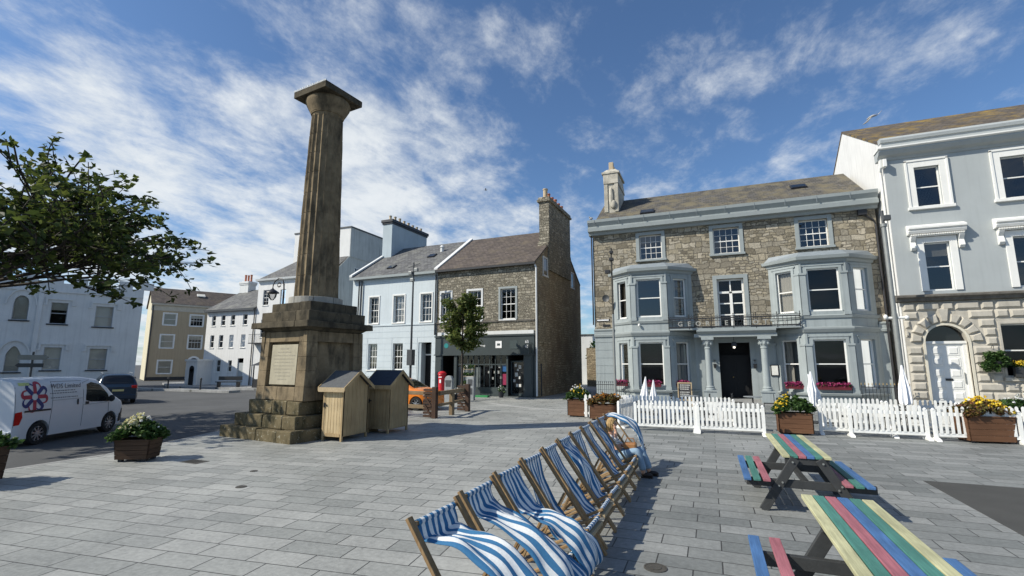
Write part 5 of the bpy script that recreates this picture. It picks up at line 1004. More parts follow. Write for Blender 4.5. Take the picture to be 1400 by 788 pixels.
# ---------------------------------------------------------------- picket fences
def make_panel():
    t = thing('picket_fence', '', 'fence'); m = MB(); Lp = 1.72
    m.box(0, Lp, -.018, .018, .12, .21); m.box(0, Lp, -.018, .018, .68, .77); m.build('rails', pvc, t, bevel=.004)
    m = MB(); n = 13
    for i in range(n):
        x = .08+(Lp-.16)*i/(n-1); m.prism([(x-.036, .2), (x+.036, .2), (x+.036, .9), (x+.024, .93), (x, .945), (x-.024, .93), (x-.036, .9)], -.03, -.018, 'y')
    m.build('pickets', pvc, t)
    for x in (-.045, Lp+.045):
        m = MB(); m.box(x-.045, x+.045, -.035, .035, .03, .84); m.lathe([(.05, 0), (.03, .03), (0, .05)], (x, 0, .84), 8); m.build('post', pvc, t)
        m = MB(); m.prism([(-.24, 0), (-.2, .05), (-.05, .09), (.05, .09), (.2, .05), (.24, 0)], x-.06, x+.06, 'x'); m.build('foot', pvc, t, bevel=.01)
    return t
pp = make_panel(); runs = []
def fence_at(x, y, az, label):
    if not runs: o = pp; o.location = (x, y, 0); o.rotation_euler = (0, 0, R(az))
    else: o = copy_tree(pp, None, (x, y, 0), R(az))
    runs.append(o); o.rotation_euler = (R(rnd.uniform(-1.2, 1.2)), 0, o.rotation_euler[2]+R(rnd.uniform(-.8, .8))); tag(o, label, 'fence', 'white picket fence panels round the hotel tables')
fence_at(-2.3, 16.5, 0, 'white picket panel in the front row behind the seated woman, first from the left')
fence_at(-.4, 16.5, 0, 'white picket panel in the front row before the hotel door')
fence_at(3.05, 17.6, -2, 'white picket panel just right of the planter behind the picnic table')
fence_at(3.75, 17.3, 0, 'white picket panel in front of the leaning white parasol, left of the narrow gap')
fence_at(5.72, 17.25, 0, 'white picket panel partly behind the large yellow-flowered planter')
fence_at(6.6, 17.95, -4, 'white picket panel ending at the right edge beside the daisy tub')
fence_at(-2.95, 18.9, 0, 'white picket panel in the rear row before the left-hand hotel bay, leftmost')
fence_at(-1.1, 18.9, 0, 'white picket panel in the rear row near the chalkboard')
fence_at(3.5, 20.0, 3, 'white picket panel in the rear row before the right-hand hotel bay')
fence_at(5.4, 20.0, -2, 'white picket panel in the rear row before the gold-tipped railing')
fence_at(7.3, 19.9, 0, 'white picket panel in the rear row below the white arched door')
fence_at(-2.9, 16.7, 78, 'white picket panel running back from the fence corner near the rusty orange planter')
t = thing('picket_fence', 'very short white picket piece between the two left-hand planters', 'fence', (-4.62, 19.2, 0)); m = MB()
for x in (0, .17): m.prism([(x-.05, .05), (x+.05, .05), (x+.05, .86), (x, .93), (x-.05, .86)], -.03, -.0, 'y')
m.build('pickets', pvc, t); m = MB(); m.box(-.08, .25, 0, .03, .15, .24); m.box(-.08, .25, 0, .03, .66, .75); m.build('rails', pvc, t)

# ---------------------------------------------------------------- picnic tables
def picnic(label, tx0, ty0, ty1, sy0, sy1, left, right):
    t = thing('picnic_table', label, 'picnic table', (tx0, ty0, 0), 0, None); X0 = 0
    for i, c in enumerate((p_yel, p_teal, p_pink, p_blue, p_teal, p_yel)):
        m = MB(); x = X0+i*.104; m.box(x, x+.094, 0, ty1-ty0, .752, .79); m.build('top_board', c, t, bevel=.005)
    a, b = sy0-ty0, sy1-ty0
    for side_, lst in ((-1, left), (1, right)):
        for off, c in lst:
            m = MB(); x = (-.54+off) if side_ < 0 else (.70+off); m.box(x, x+.094, a, b, .445, .48); m.build('seat_board', c, t, bevel=.005)
    m = MB(); ya, yb = a+.28, b-.3
    for y in (ya, yb):
        m.box(-.5, 1.12, y-.03, y+.03, .33, .44)           # seat bearer
        m.box(.03, .59, y-.03, y+.03, .66, .75)            # top bearer
    m.box(.27, .35, ya, yb, .34, .40); m.build('bearers', black_plastic, t, bevel=.006)
    for y, s_ in ((ya, -.05), (yb, .05)):
        for x0, x1 in ((-.30, .16), (.92, .46)):
            l = MB(); l.beam((x0, y+s_, 0.0), (x1, y+s_, .75), .12, .045, (0, 1, 0)); l.build('leg', black_plastic, t, bevel=.006)
    for y in (ya-.085, yb+.085):
        for x, z in ((-.08, .36), (-.03, .41), (.66, .36), (.7, .41), (.12, .7), (.5, .7)): m = MB(); m.lathe([(.014, 0), (.014, .012)], (x, y-.006, z), 8, 'y'); m.build('bolt', pole_grey, t)
picnic('far picnic table with rainbow painted boards, nearer the fence', .9, 8.3, 10.7, 8.07, 9.95, [(0, p_blue), (.125, p_teal), (.25, p_pink)], [(0, p_pink), (.125, p_teal), (.25, p_blue)])
picnic('nearest picnic table with rainbow painted boards cut off by the bottom edge', .78, 3.5, 5.93, 3.55, 5.46, [(.0, p_blue), (.18, p_pink)], [(0, p_pink), (.125, p_teal), (.25, p_blue)])

# ---------------------------------------------------------------- deckchairs
def canvas(prof, parent, wv=0, seed=0, w_=.47):
    """striped canvas; prof: points (x,z) from the top bar to the front bar"""
    P = [Vector((x, 0, z)) for x, z in prof]; pts = []
    n = len(P)
    for i in range(n-1):     # Catmull-Rom
        p0, p1, p2, p3 = P[max(i-1, 0)], P[i], P[i+1], P[min(i+2, n-1)]
        for k in range(7):
            t = k/7; pts.append(.5*((2*p1)+(p2-p0)*t+(2*p0-5*p1+4*p2-p3)*t*t+(3*p1-p0-3*p2+p3)*t**3))
    pts.append(P[-1]); m = MB(); g = random.Random(seed); N = 22; uv = []; vs = []; K = len(pts); ph1, ph2 = g.uniform(0, 6), g.uniform(0, 6)
    for i, p in enumerate(pts):
        s_ = i/(K-1); e = math.sin(math.pi*s_); nrm = (pts[min(i+1, K-1)]-pts[max(i-1, 0)]).normalized(); nrm = Vector((-nrm.z, 0, nrm.x))
        for j in range(N+1):
            v = j/N; y = (v-.5)*w_*(1-.05*e+.03*e*math.sin(ph1+s_*9))
            d = e*(wv*.02*math.sin(v*9+ph1+s_*7)+wv*.018*math.sin(v*5-s_*11+ph2))+(-abs(.03)*(1-(2*v-1)**2)*e if wv < 1 else .045*(1-(2*v-1)**2)*e)
            y += wv*e*.012*math.sin(s_*10+ph2)
            d += e*wv*(.005*math.sin(v*23+s_*17+ph2)+.004*math.sin(v*37-s_*29+ph1)+.006*math.sin(s_*41+v*6+ph1)); q = p+nrm*d; vs.append((q.x, y, q.z)); uv.append((v*6.5, s_))
    m.add(vs, [(i*(N+1)+j, i*(N+1)+j+1, (i+1)*(N+1)+j+1, (i+1)*(N+1)+j) for i in range(K-1) for j in range(N)]); m.uv = uv
    o = m.build('canvas', deck_fabric, parent, smooth=True); so_ = o.modifiers.new('s', 'SOLIDIFY'); so_.thickness = .004
    mm = MB()   # sleeves round the two bars
    return o
TOPX, TOPZ, FX, FZ = 0, 1.03, .69, .40
KX = .86
KB = 1.0
SAG = [(TOPX, TOPZ+.02), (.02, .97), (.12, .74), (.28, .46), (.46, .27), (.62, .24), (.74, .31), (FX+.01, FZ+.02)]
SAG2 = [(TOPX, TOPZ+.02), (.03, .95), (.17, .73), (.33, .55), (.50, .36), (.64, .27), (.75, .31), (FX+.01, FZ+.02)]
BIL = [(TOPX, TOPZ+.02), (.025, .96), (.05, .90), (.16, .885), (.36, .86), (.58, .77), (.76, .60), (.87, .42), (.89, .30), (.84, .31), (FX+.015, FZ-.01)]
BIL2 = [(TOPX, TOPZ+.02), (.03, .95), (.07, .88), (.2, .83), (.42, .75), (.62, .63), (.78, .48), (.88, .33), (.87, .25), (.82, .3), (FX+.015, FZ-.01)]
MIX = [(TOPX, TOPZ+.02), (.02, .97), (.10, .82), (.20, .70), (.34, .655), (.52, .62), (.68, .54), (.80, .42), (.85, .30), (.82, .26), (FX+.01, FZ-.01)]
MIX2 = [(TOPX, TOPZ+.02), (.02, .97), (.08, .9), (.2, .8), (.33, .66), (.42, .48), (.52, .32), (.66, .27), (.75, .31), (FX+.01, FZ+.02)]
TALL = [(TOPX, TOPZ+.02), (.03, 1.02), (.12, 1.03), (.3, 1.0), (.5, .92), (.66, .78), (.76, .58), (.82, .42), (.85, .28), (.82, .3), (FX+.01, FZ-.01)]
def frame_parts(t, w_=.60):
    hw = w_/2; m = MB()
    for s_ in (-1, 1): m.beam((-.02, s_*hw, 1.08), (.76, s_*hw, .0), .026, .055, (0, 1, 0))
    m.tube([(TOPX, -hw, TOPZ), (TOPX, hw, TOPZ)], .017, 8); m.box(.635, .665, -hw, hw, .12, .165); m.build('back_frame', deck_wood, t, bevel=.004)
    m = MB(); h2 = hw-.035
    for s_ in (-1, 1): m.beam((-.16, s_*h2, .0), (FX+.03, s_*h2, FZ+.02), .026, .052, (0, 1, 0))
    m.box(-.08, -.05, -h2, h2, .035, .08)
    for y0, y1 in ((-h2, h2),): m.tube([(FX, y0, FZ), (FX, y1, FZ)], .016, 8)
    m.build('seat_frame', deck_wood, t, bevel=.004)
    m = MB()
    for s_ in (-1, 1): m.beam((.30, s_*(hw-.068), .62), (.02, s_*(hw-.068), .10), .022, .04, (0, 1, 0))
    m.box(.0, .03, -hw+.07, hw-.07, .1, .14); m.build('prop_frame', deck_wood, t, bevel=.003)
    m = MB(); m.box(FX-.02, FX+.05, -h2-.0, h2, FZ-.075, FZ-.03); m.build('front_bar', pale_wood, t, bevel=.004)
    for zx, zz, r in ((TOPX, TOPZ, .024), (FX, FZ, .022)):
        m = MB(); vs = []; uv = []; N = 22; K = 9
        for j in range(N+1):
            v = j/N
            for k in range(K): a = 2*math.pi*k/(K-1); vs.append((zx+r*math.cos(a), (v-.5)*.47, zz+r*math.sin(a))); uv.append((v*6.5, 0))
        m.add(vs, [(j*K+k, j*K+k+1, (j+1)*K+k+1, (j+1)*K+k) for j in range(N) for k in range(K-1)]); m.uv = uv; m.build('canvas_sleeve', deck_fabric, t, smooth=True)
CH = [(557, 720.6), (621, 683), (666, 652.6), (699.5, 632.2), (727, 615), (747.5, 603), (767, 592.5), (785, 583.5), (800.5, 578), (814, 572)]
CY = [2.98, 3.72, 4.46, 5.22, 5.97, 6.70, 7.43, 8.16, 8.90, 9.62, 10.36]
profs = [[(x*(KB if P_ in (BIL, BIL2, MIX) else KX) if k < len(P_)-1 else x, z) for k, (x, z) in enumerate(P_)] for P_ in (BIL, BIL2, MIX, SAG, SAG2, MIX2, SAG, SAG2, MIX2, SAG, TALL)]; wav = [1.3, 1.3, 1.2, .8, .6, 1, .6, .7, .8, .4, 1.2]
desc = ['nearest deckchair, its blue and white canvas billowing high and cut off by the bottom edge', 'second deckchair from the camera, canvas billowing forward', 'third deckchair from the camera, canvas sagging at the top and blown up at the front', 'fourth deckchair from the camera, canvas hanging slack behind the blown-up one',
        'fifth deckchair from the camera, canvas hanging slack', 'sixth deckchair from the camera, canvas bulging then dropping', 'fifth empty deckchair this side of the seated woman', 'fourth empty deckchair this side of the seated woman', 'empty deckchair two places this side of the seated woman, nearer the woman than the slack ones before it', 'striped deckchair the blonde woman is sitting in', 'farthest deckchair just beyond the woman, canvas ballooning up behind her head']
desc[8] = 'second empty deckchair before the seated woman'; desc[7] = 'third empty deckchair before the seated woman'; desc[6] = 'fourth empty deckchair before the seated woman'
desc[8] = 'last empty deckchair before the seated woman'; desc[7] = 'second to last empty deckchair before the seated woman'; desc[6] = 'third to last empty deckchair before the seated woman'
first = None
for i, y in enumerate(CY):
    t = thing('deckchair', desc[i], 'deckchair', (-1.90-.027*(y-2.98), y+.26, 0), R(rnd.uniform(-2.5, 2.5)-1), 'striped deckchairs in a row')
    if first is None: frame_parts(t); first = t
    else:
        for ch_ in [c for c in first.children if c.name.split('.')[0] != 'canvas']: c = ch_.copy(); ROOTC.objects.link(c); c.parent = t
    canvas(profs[i], t, wav[i], i)

# ---------------------------------------------------------------- seated woman
wt = thing('person', 'blonde woman in striped top and pale jeans sitting in a deckchair, hand to her face', 'person', (-2.14, 9.62+.26, 0), R(-4)); wt.scale = (.93, .95, .95)
def skinned(name, pts, edges, mat, parent, sub=2, root=0, T=None):
    me = bpy.data.meshes.new(name); me.from_pydata([p[:3] for p in pts], edges, []); me.materials.append(mat); o = bpy.data.objects.new(name, me); ROOTC.objects.link(o)
    md = o.modifiers.new('s', 'SKIN'); md.use_smooth_shade = True; o.modifiers.new('d', 'SUBSURF').levels = sub; o.modifiers['d'].render_levels = sub
    for i, p in enumerate(pts): sv = me.skin_vertices[0].data[i]; sv.radius = (p[3], p[4] if len(p) > 4 else p[3]); sv.use_root = (i == root)
    dg = bpy.context.evaluated_depsgraph_get(); m2 = bpy.data.meshes.new_from_object(o.evaluated_get(dg)); bpy.data.objects.remove(o)
    m2.polygons.foreach_set('use_smooth', [True]*len(m2.polygons)); m2.name = name; o = bpy.data.objects.new(name, m2); ROOTC.objects.link(o); o.parent = parent; return o
# joints (x forward, y to her left, z up)
hip = (.46, 0, .34); pts = [(.46, 0, .35, .13, .12), (.38, 0, .48, .12, .12), (.30, 0, .62, .13, .12), (.24, 0, .76, .12, .10), (.25, 0, .85, .05, .05), (.29, 0, .93, .055, .055),
       (.24, .15, .76, .06), (.36, .21, .58, .045), (.56, .10, .52, .035), (.24, -.15, .76, .06), (.42, -.20, .66, .045), (.40, -.10, .86, .033),
       (.50, .09, .36, .09), (.86, .12, .50, .068), (1.00, .13, .13, .045), (1.02, .13, .05, .04), (.50, -.09, .36, .09), (.84, -.13, .52, .068), (.93, -.10, .15, .045), (.95, -.10, .06, .04)]
ed = [(0, 1), (1, 2), (2, 3), (3, 4), (4, 5), (3, 6), (6, 7), (7, 8), (3, 9), (9, 10), (10, 11), (0, 12), (12, 13), (13, 14), (14, 15), (0, 16), (16, 17), (17, 18), (18, 19)]
skinned('body', pts, ed, skin, wt)
sh_ = skinned('shirt', [(p[0], p[1], p[2], p[3]+.014, (p[4] if len(p) > 4 else p[3])+.014) for p in (pts[1], pts[2], pts[3], (.245, 0, .81, .06, .06), pts[6], pts[7], (.47, .15, .55, .04), pts[9], pts[10], (.41, -.15, .75, .036))], [(0, 1), (1, 2), (2, 3), (2, 4), (4, 5), (5, 6), (2, 7), (7, 8), (8, 9)], shirt, wt)
uvl = sh_.data.uv_layers.new()
for l in sh_.data.loops: v = sh_.data.vertices[l.vertex_index].co; uvl.data[l.index].uv = (v.z*1.0+v.x*.5, 0)
skinned('jeans', [(p[0], p[1], p[2], p[3]+.016, (p[4] if len(p) > 4 else p[3])+.016) for p in (pts[0], pts[12], pts[13], (.99, .13, .2, .06), (1.0, .13, .12, .065), pts[16], pts[17], (.925, -.105, .2, .06), (.93, -.10, .13, .065))], [(0, 1), (1, 2), (2, 3), (3, 4), (0, 5), (5, 6), (6, 7), (7, 8)], jeans, wt)
hd = MB(); hd.sph((.31, 0, .98), (.088, .073, .105), 16, 12); hd.sph((.395, 0, .965), (.018, .013, .018), 8, 6); hd.sph((.375, 0, .925), (.02, .03, .008), 8, 5)
for s_ in (-1, 1): hd.sph((.31, s_*.073, .97), (.018, .01, .028), 8, 6)
hd.build('head', skin, wt, smooth=True)
m = MB()
for s_ in (-1, 1): m.sph((.385, s_*.03, .99), (.012, .014, .009), 8, 6)
m.build('eyes', dark_in, wt, smooth=True)
hr = MB(); g = random.Random(4); hr.sph((.285, 0, 1.0), (.10, .09, .11), 16, 12)
for k in range(46):
    a = g.uniform(-2.4, 2.4); x = .285-.08*math.cos(a); y = .088*math.sin(a); l = g.uniform(.10, .16); hr.tube([(x+.02, y*.7, 1.07), (x-.01, y*1.1, .98), (x-.015+g.uniform(-.02, .02), y*1.25, .98-l*.5), (x+g.uniform(-.03, .03), y*1.2, .98-l)], [.022, .024, .018, .005], 6)
hr.build('hair', hair, wt, smooth=True)
for base, dirv, side_, nm in (((.565, .10, .515), (.9, -.35, .05), 1, 'hand'), ((.395, -.095, .875), (-.25, .35, .9), -1, 'hand')):
    b0 = Vector(base); d = Vector(dirv).normalized(); sdv = d.cross(Vector((0, 0, 1) if abs(d.z) < .8 else (1, 0, 0))).normalized(); up = sdv.cross(d); hm = MB()
    hm.tube([b0-d*.02, b0+d*.03, b0+d*.075], [.026, .034, .03], 10)
    for k, l in enumerate((.062, .072, .068, .052)):
        o_ = sdv*(-.026+.0175*k); p = b0+d*.07+o_; hm.tube([p, p+d*l*.5-up*.006, p+d*l*.85-up*.022, p+d*l-up*.034], [.0095, .009, .008, .006], 7)
    p = b0+d*.02-sdv*.03; hm.tube([p, p-sdv*.022+d*.02, p-sdv*.026+d*.05-up*.012], [.012, .010, .007], 7); hm.build(nm, skin, wt, smooth=True)
for x, y in ((1.03, .13), (.96, -.10)):
    m = MB(); m.sph((x+.05, y, .055), (.12, .045, .045), 12, 8); m.box(x-.06, x+.16, y-.04, y+.04, .0, .025); m.build('shoe', shoes, wt, smooth=True)
bg_ = thing('handbag', 'small tan leather handbag on the seated woman\'s lap', 'bag', (-2.14+.62, 9.86, .48)); m = MB(); m.box(-.12, .12, -.09, .09, 0, .12); m.build('bag_body', jacket, bg_, bevel=.03); m = MB(); m.tube([(-.1, 0, .1), (-.06, 0, .2), (.06, 0, .2), (.1, 0, .1)], .01, 6); m.build('strap', jacket, bg_)

# ---------------------------------------------------------------- folded parasols, tables, chairs, board
def parasol(label, x, y, h, lean=0, r=.16):
    t = thing('folded_parasol', label, 'parasol', (x, y, 0), 0, 'folded white parasols'); L_ = Matrix.Rotation(R(lean), 4, 'Y')
    m = MB(L_); m.tube([(0, 0, 0), (0, 0, h)], .018, 8); m.build('pole', pole_grey, t); m = MB(); m.lathe([(.25, 0), (.25, .05), (.06, .09)], (0, 0, 0), 16); m.build('base', black_plastic, t)
    m = MB(L_); n = 24; vs = []; zs_ = [h-.02, h-.3, h-.7, h-1.1, h-1.25]; rs_ = [.02, .06, .12, r, r*.95]
    for z, rr in zip(zs_, rs_):
        for j in range(n): a = 2*math.pi*j/n; q = rr*(1+.3*math.cos(a*8)*(.3+min(1, (h-z)))); vs.append((q*math.cos(a), q*math.sin(a), z+(.04*math.cos(a*8) if z < h-1.2 else 0)))
    m.add(vs, [(i*n+j, i*n+(j+1) % n, (i+1)*n+(j+1) % n, (i+1)*n+j) for i in range(4) for j in range(n)]); m.build('canopy', canvas_w, t, smooth=True)
parasol('taller folded white parasol before the left-hand hotel bay', -2.75, 21.6, 1.58, 6, .15); parasol('smaller folded white parasol beside the taller one at the left-hand bay', -2.3, 21.4, 1.45, 2, .11)
parasol('folded white parasol before the right-hand hotel bay', 3.35, 20.6, 1.85, 0, .07); parasol('white parasol with its canopy leaning, before the right-hand hotel bay', 3.75, 20.9, 1.8, -14, .08)
parasol('folded white parasol under the grey camera pole', 5.72, 19.4, 2.08, 0, .135)
def chair_proto():
    t = thing('bistro_chair', '', 'chair'); m = MB(); m.box(-.2, .2, -.2, .2, .44, .47); m.build('seat', black_plastic, t, bevel=.01)
    m = MB()
    for z in (.56, .66, .76): m.box(-.2, .2, .19, .215, z, z+.06)
    m.build('backrest', black_plastic, t)
    for x in (-.18, .18):
        for y, zt in ((-.18, .44), (.2, .84)): m = MB(); m.tube([(x, y, 0), (x, y, zt)], .014, 6); m.build('leg', iron, t)
    return t
def table_proto():
    t = thing('bistro_table', '', 'table'); m = MB(); m.lathe([(.36, .70), (.36, .725), (.0, .725)], n=20); m.build('tabletop', steel, t); m = MB(); m.tube([(0, 0, .02), (0, 0, .7)], .03, 8); m.box(-.24, .24, -.03, .03, 0, .03); m.box(-.03, .03, -.24, .24, 0, .03); m.build('pedestal', iron, t); return t
cp = chair_proto(); tp = table_proto(); fc = ft = True
for k, (x, y, where) in enumerate([(-1.6, 17.6, 'behind the leftmost front fence panel'), (.5, 17.7, 'in front of the hotel door'), (-.9, 23, 'near the chalkboard'), (4.5, 18.6, 'behind the fence below the leaning parasol'), (6.3, 18.7, 'by the narrow gap in the fence'), (1.6, 23.5, 'under the porch lamp')]):
    o = tp if ft else copy_tree(tp); ft = False; o.location = (x, y, 0); tag(o, 'small round steel table '+where, 'table', 'round tables behind the picket fence')
    for j, (dx, dy, a) in enumerate(((-.6, .05, 80), (.6, -.05, -95))):
        c = cp if fc else copy_tree(cp); fc = False; c.location = (x+dx, y+dy, 0); c.rotation_euler = (0, 0, R(a)); tag(c, 'dark cafe chair on the %s of the table %s' % (('left', 'right')[j], where), 'chair', 'dark chairs behind the picket fence')
t = thing('chalkboard', 'A-frame chalkboard sign with pale wooden frame before the porch', 'sign', (-1.25, 26, 0)); Lm = Matrix.Rotation(R(-10), 4, 'X'); m = MB(Lm); m.box(-.34, -.29, 0, .03, 0, 1.2); m.box(.29, .34, 0, .03, 0, 1.2); m.box(-.29, .29, 0, .03, 1.14, 1.2); m.box(-.29, .29, 0, .03, .3, .36); m.build('frame', pale_wood, t); m = MB(Lm); m.box(-.29, .29, .01, .02, .36, 1.14); m.build('board', chalk, t)
m = MB(); m.beam((-.3, .1, 0.9), (-.3, .5, 0), .03, .03); m.beam((.3, .1, 0.9), (.3, .5, 0), .03, .03); m.build('back_leg', pale_wood, t)
m = MB(Lm); g = random.Random(2)
for z in (1.05, .95, .85, .7, .6, .5):
    x = -.22
    while x < .2: l = g.uniform(.03, .08); m.box(x, x+l, .006, .01, z, z+.03); x += l+.02
m.build('chalk_marks', paper, t)

# ---------------------------------------------------------------- poles and lamps
t = thing('floodlight_pole', 'dark steel pole with twin floodlights and a control box before the pale blue house', 'lamp post', (-18.81, 28.25, 0))
m = MB(); m.tube([(0, 0, 0), (0, 0, 3), (0, 0, 9.1)], [.09, .075, .05], 10); m.build('pole', pole_dark, t, smooth=True); m = MB(); m.box(-.2, .2, -.2, .2, 2.0, 3.05); m.build('control_box', pole_dark, t, bevel=.01)
m = MB(); m.beam((-.45, 0, 8.75), (.5, 0, 9.0), .04, .04); m.build('crossarm', pole_dark, t)
for x, z in ((.25, 8.55), (-.2, 8.35), (-.05, 7.85)): m = MB(); m.box(x-.14, x+.14, -.16, .06, z-.12, z+.12); m.build('floodlight', pole_grey, t, bevel=.03)
t = thing('camera_pole', 'grey weathered pole with camera head and white arm at the right of the hotel', 'pole', (8.05, 27.4, 0))
m = MB(); m.tube([(0, 0, 0), (0, 0, 4.4)], .12, 12); m.tube([(0, 0, 4.4), (0, 0, 8.6)], .1, 12); m.lathe([(.14, 0), (.14, .15)], (0, 0, 8.55), 12); m.build('pole', pole_grey, t, smooth=True)
m = MB(); m.tube([(0, 0, 8.7), (0, 0, 9.35)], .07, 8); m.box(-.02, .3, -.12, .12, 8.85, 9.1); m.build('camera_head', pole_dark, t, bevel=.03); m = MB(); m.sph((-.35, -.02, 4.25), (.09, .09, .12)); m.tube([(-.4, 0, 4.2), (.45, 0, 4.2)], .06, 8); m.sph((.45, 0, 4.2), .1); m.build('camera_arm', white_paint, t, smooth=True)
t = thing('slim_pole', 'slim dark pole carrying small cameras at the left of the hotel, pale below', 'pole', (-4.63, 25.8, 0))
m = MB(); m.tube([(0, 0, 4.6), (0, 0, 8.3)], .045, 8); m.build('upper_pole', iron_brown, t); m = MB(); m.tube([(0, 0, 0), (0, 0, 4.7)], .06, 10); m.build('lower_pole', pole_grey, t, smooth=True); m = MB(); m.box(-.12, .12, -.12, .12, 7.6, 7.75); m.box(-.35, -.08, -.12, .1, 6.9, 7.1); m.box(-.08, .1, -.1, .1, 8.0, 8.15); m.build('camera', iron, t, bevel=.02)
t = thing('street_lantern', 'black Victorian lantern hung from a scrolled iron bracket behind the column', 'street lamp', (-22.1, 20.3, -.08))
m = MB(); m.tube([(0, 0, -.08), (0, 0, 1)], .11, 10); m.tube([(0, 0, 1), (0, 0, 6.2), (-.02, 0, 6.6), (-.1, 0, 6.85), (-.25, 0, 6.98), (-.45, 0, 7.0), (-.7, -.0, 6.85), (-.85, 0, 6.6), (-.85, 0, 6.45)], [.06, .05, .045, .035, .03, .03, .03, .028, .028], 8)
for k in range(3): r_ = .14-.03*k; m.tube([(-.38+r_*math.cos(a)*(1+.3*k), 0, 6.62+r_*math.sin(a)) for a in [i*math.pi/6 for i in range(12)]], .014, 5)
m.build('post', iron, t, smooth=True); m = MB(); m.lathe([(.03, .42), (.07, .36), (.16, .3), (.34, .18), (.36, .12), (.3, .12), (.28, .1)], (-.85, 0, 6.05), 14); m.build('lantern_hood', iron, t, smooth=True); m = MB(); m.lathe([(.25, .1), (.2, -.12), (.08, -.28), (.0, -.3)], (-.85, 0, 6.05), 14); m.build('lantern_globe', glass, t, smooth=True)
t = thing('fingerpost', 'grey signpost with two finger boards before the crenellated building', 'sign', (-25.8, 11.3, -.16)); m = MB(); m.tube([(0, 0, 0), (0, 0, 2.75)], .04, 8); m.build('post', pole_dark, t); Fm = Matrix.Rotation(R(50), 4, 'Z')
m = MB(Fm); m.prism([(-.45, 2.42), (.42, 2.42), (.52, 2.52), (.42, 2.62), (-.45, 2.62)], -.07, -.05, 'y'); m.build('finger', pole_grey, t); m = MB(Fm); m.prism([(-.4, 2.12), (.38, 2.12), (.38, 2.28), (-.4, 2.28), (-.5, 2.2)], -.07, -.05, 'y'); m.build('finger', pole_dark, t)
# ---------------------------------------------------------------- street furniture near the shop
t = thing('post_box', 'red cylindrical pillar box before the shop recess', 'post box', (-16.55, 28.6, 0)); m = MB(); m.lathe([(.27, 0), (.27, .12), (.24, .15), (.24, 1.4), (.28, 1.43), (.28, 1.5), (.2, 1.58), (.05, 1.62), (0, 1.62)], n=24); m.lathe([(.27, 1.38), (.29, 1.4), (.27, 1.44)], n=24); m.build('body', post_red, t, smooth=True)
m = MB(); m.box(-.11, .11, -.262, -.23, 1.2, 1.26); m.box(-.06, .06, -.25, -.235, .85, 1.08); m.build('notice_plate', white_ink, t); m = MB(); m.lathe([(.29, 0), (.29, .1)], n=24); m.build('base', dark_trim, t)
for k, (x, y, lb) in enumerate(((-13.6, 24.3, 'grey steel information totem left of the small tree'), (-13.05, 25.9, 'grey steel information totem right of the small tree'))):
    t = thing('information_totem', lb, 'totem', (x, y, 0), R(-6), 'grey totems before the shop'); m = MB(); m.box(-.25, .25, -.1, .1, 0, 1.2); m.lathe([(.25, -.1), (.25, .1)], (0, 0, 1.2), 16, 'y') if k == 0 else m.box(-.25, .25, -.1, .1, 1.2, 1.36); m.build('casing', steel, t, bevel=.01)
    m = MB(); m.box(-.16, .16, -.115, -.1, .85, 1.2); m.lathe([(.13, -.112), (.13, -.1)], (0, 0, .55), 16, 'y') if k == 0 else m.box(-.16, .16, -.115, -.1, .35, .7); m.build('screen', pole_dark, t)
# timber barrier: two slatted stands and rails
t = thing('timber_barrier', 'brown timber barrier of two slatted stands joined by sleepers', 'barrier', (-10.04, 16.9, 0))
for x, y in ((-.25, 0), (-.35, 3.0)):
    m = MB()
    for i in range(9): z = .04+i*.125; m.box(x-.28, x+.12, y-.07, y-.02, z, z+.085); m.box(x-.28, x+.12, y+.02, y+.07, z, z+.085)
    m.build('slats', timber_brown, t, bevel=.006); m = MB(); m.box(x+.12, x+.3, y-.1, y+.1, 0, 1.2); m.beam((x-.2, y-.09, .85), (x+.1, y-.09, .45), .08, .04, (0, 1, 0)); m.beam((x-.2, y-.09, .5), (x+.1, y-.09, .1), .08, .04, (0, 1, 0)); m.build('post', timber_brown, t, bevel=.008)
for z in (.42, .95):
    m = MB(); m.beam((-.3, .05, z), (-4.4, .3, z), .14, .14); m.build('sleeper', timber_tan, t, bevel=.01)
m = MB(); m.beam((.1, .1, .95), (-.3, 2.9, .95), .1, .16); m.beam((.1, .1, .5), (-.3, 2.9, .5), .1, .1); m.box(-.14, .02, 1.3, 1.5, .0, .9); m.build('sleeper', timber_tan, t, bevel=.01)
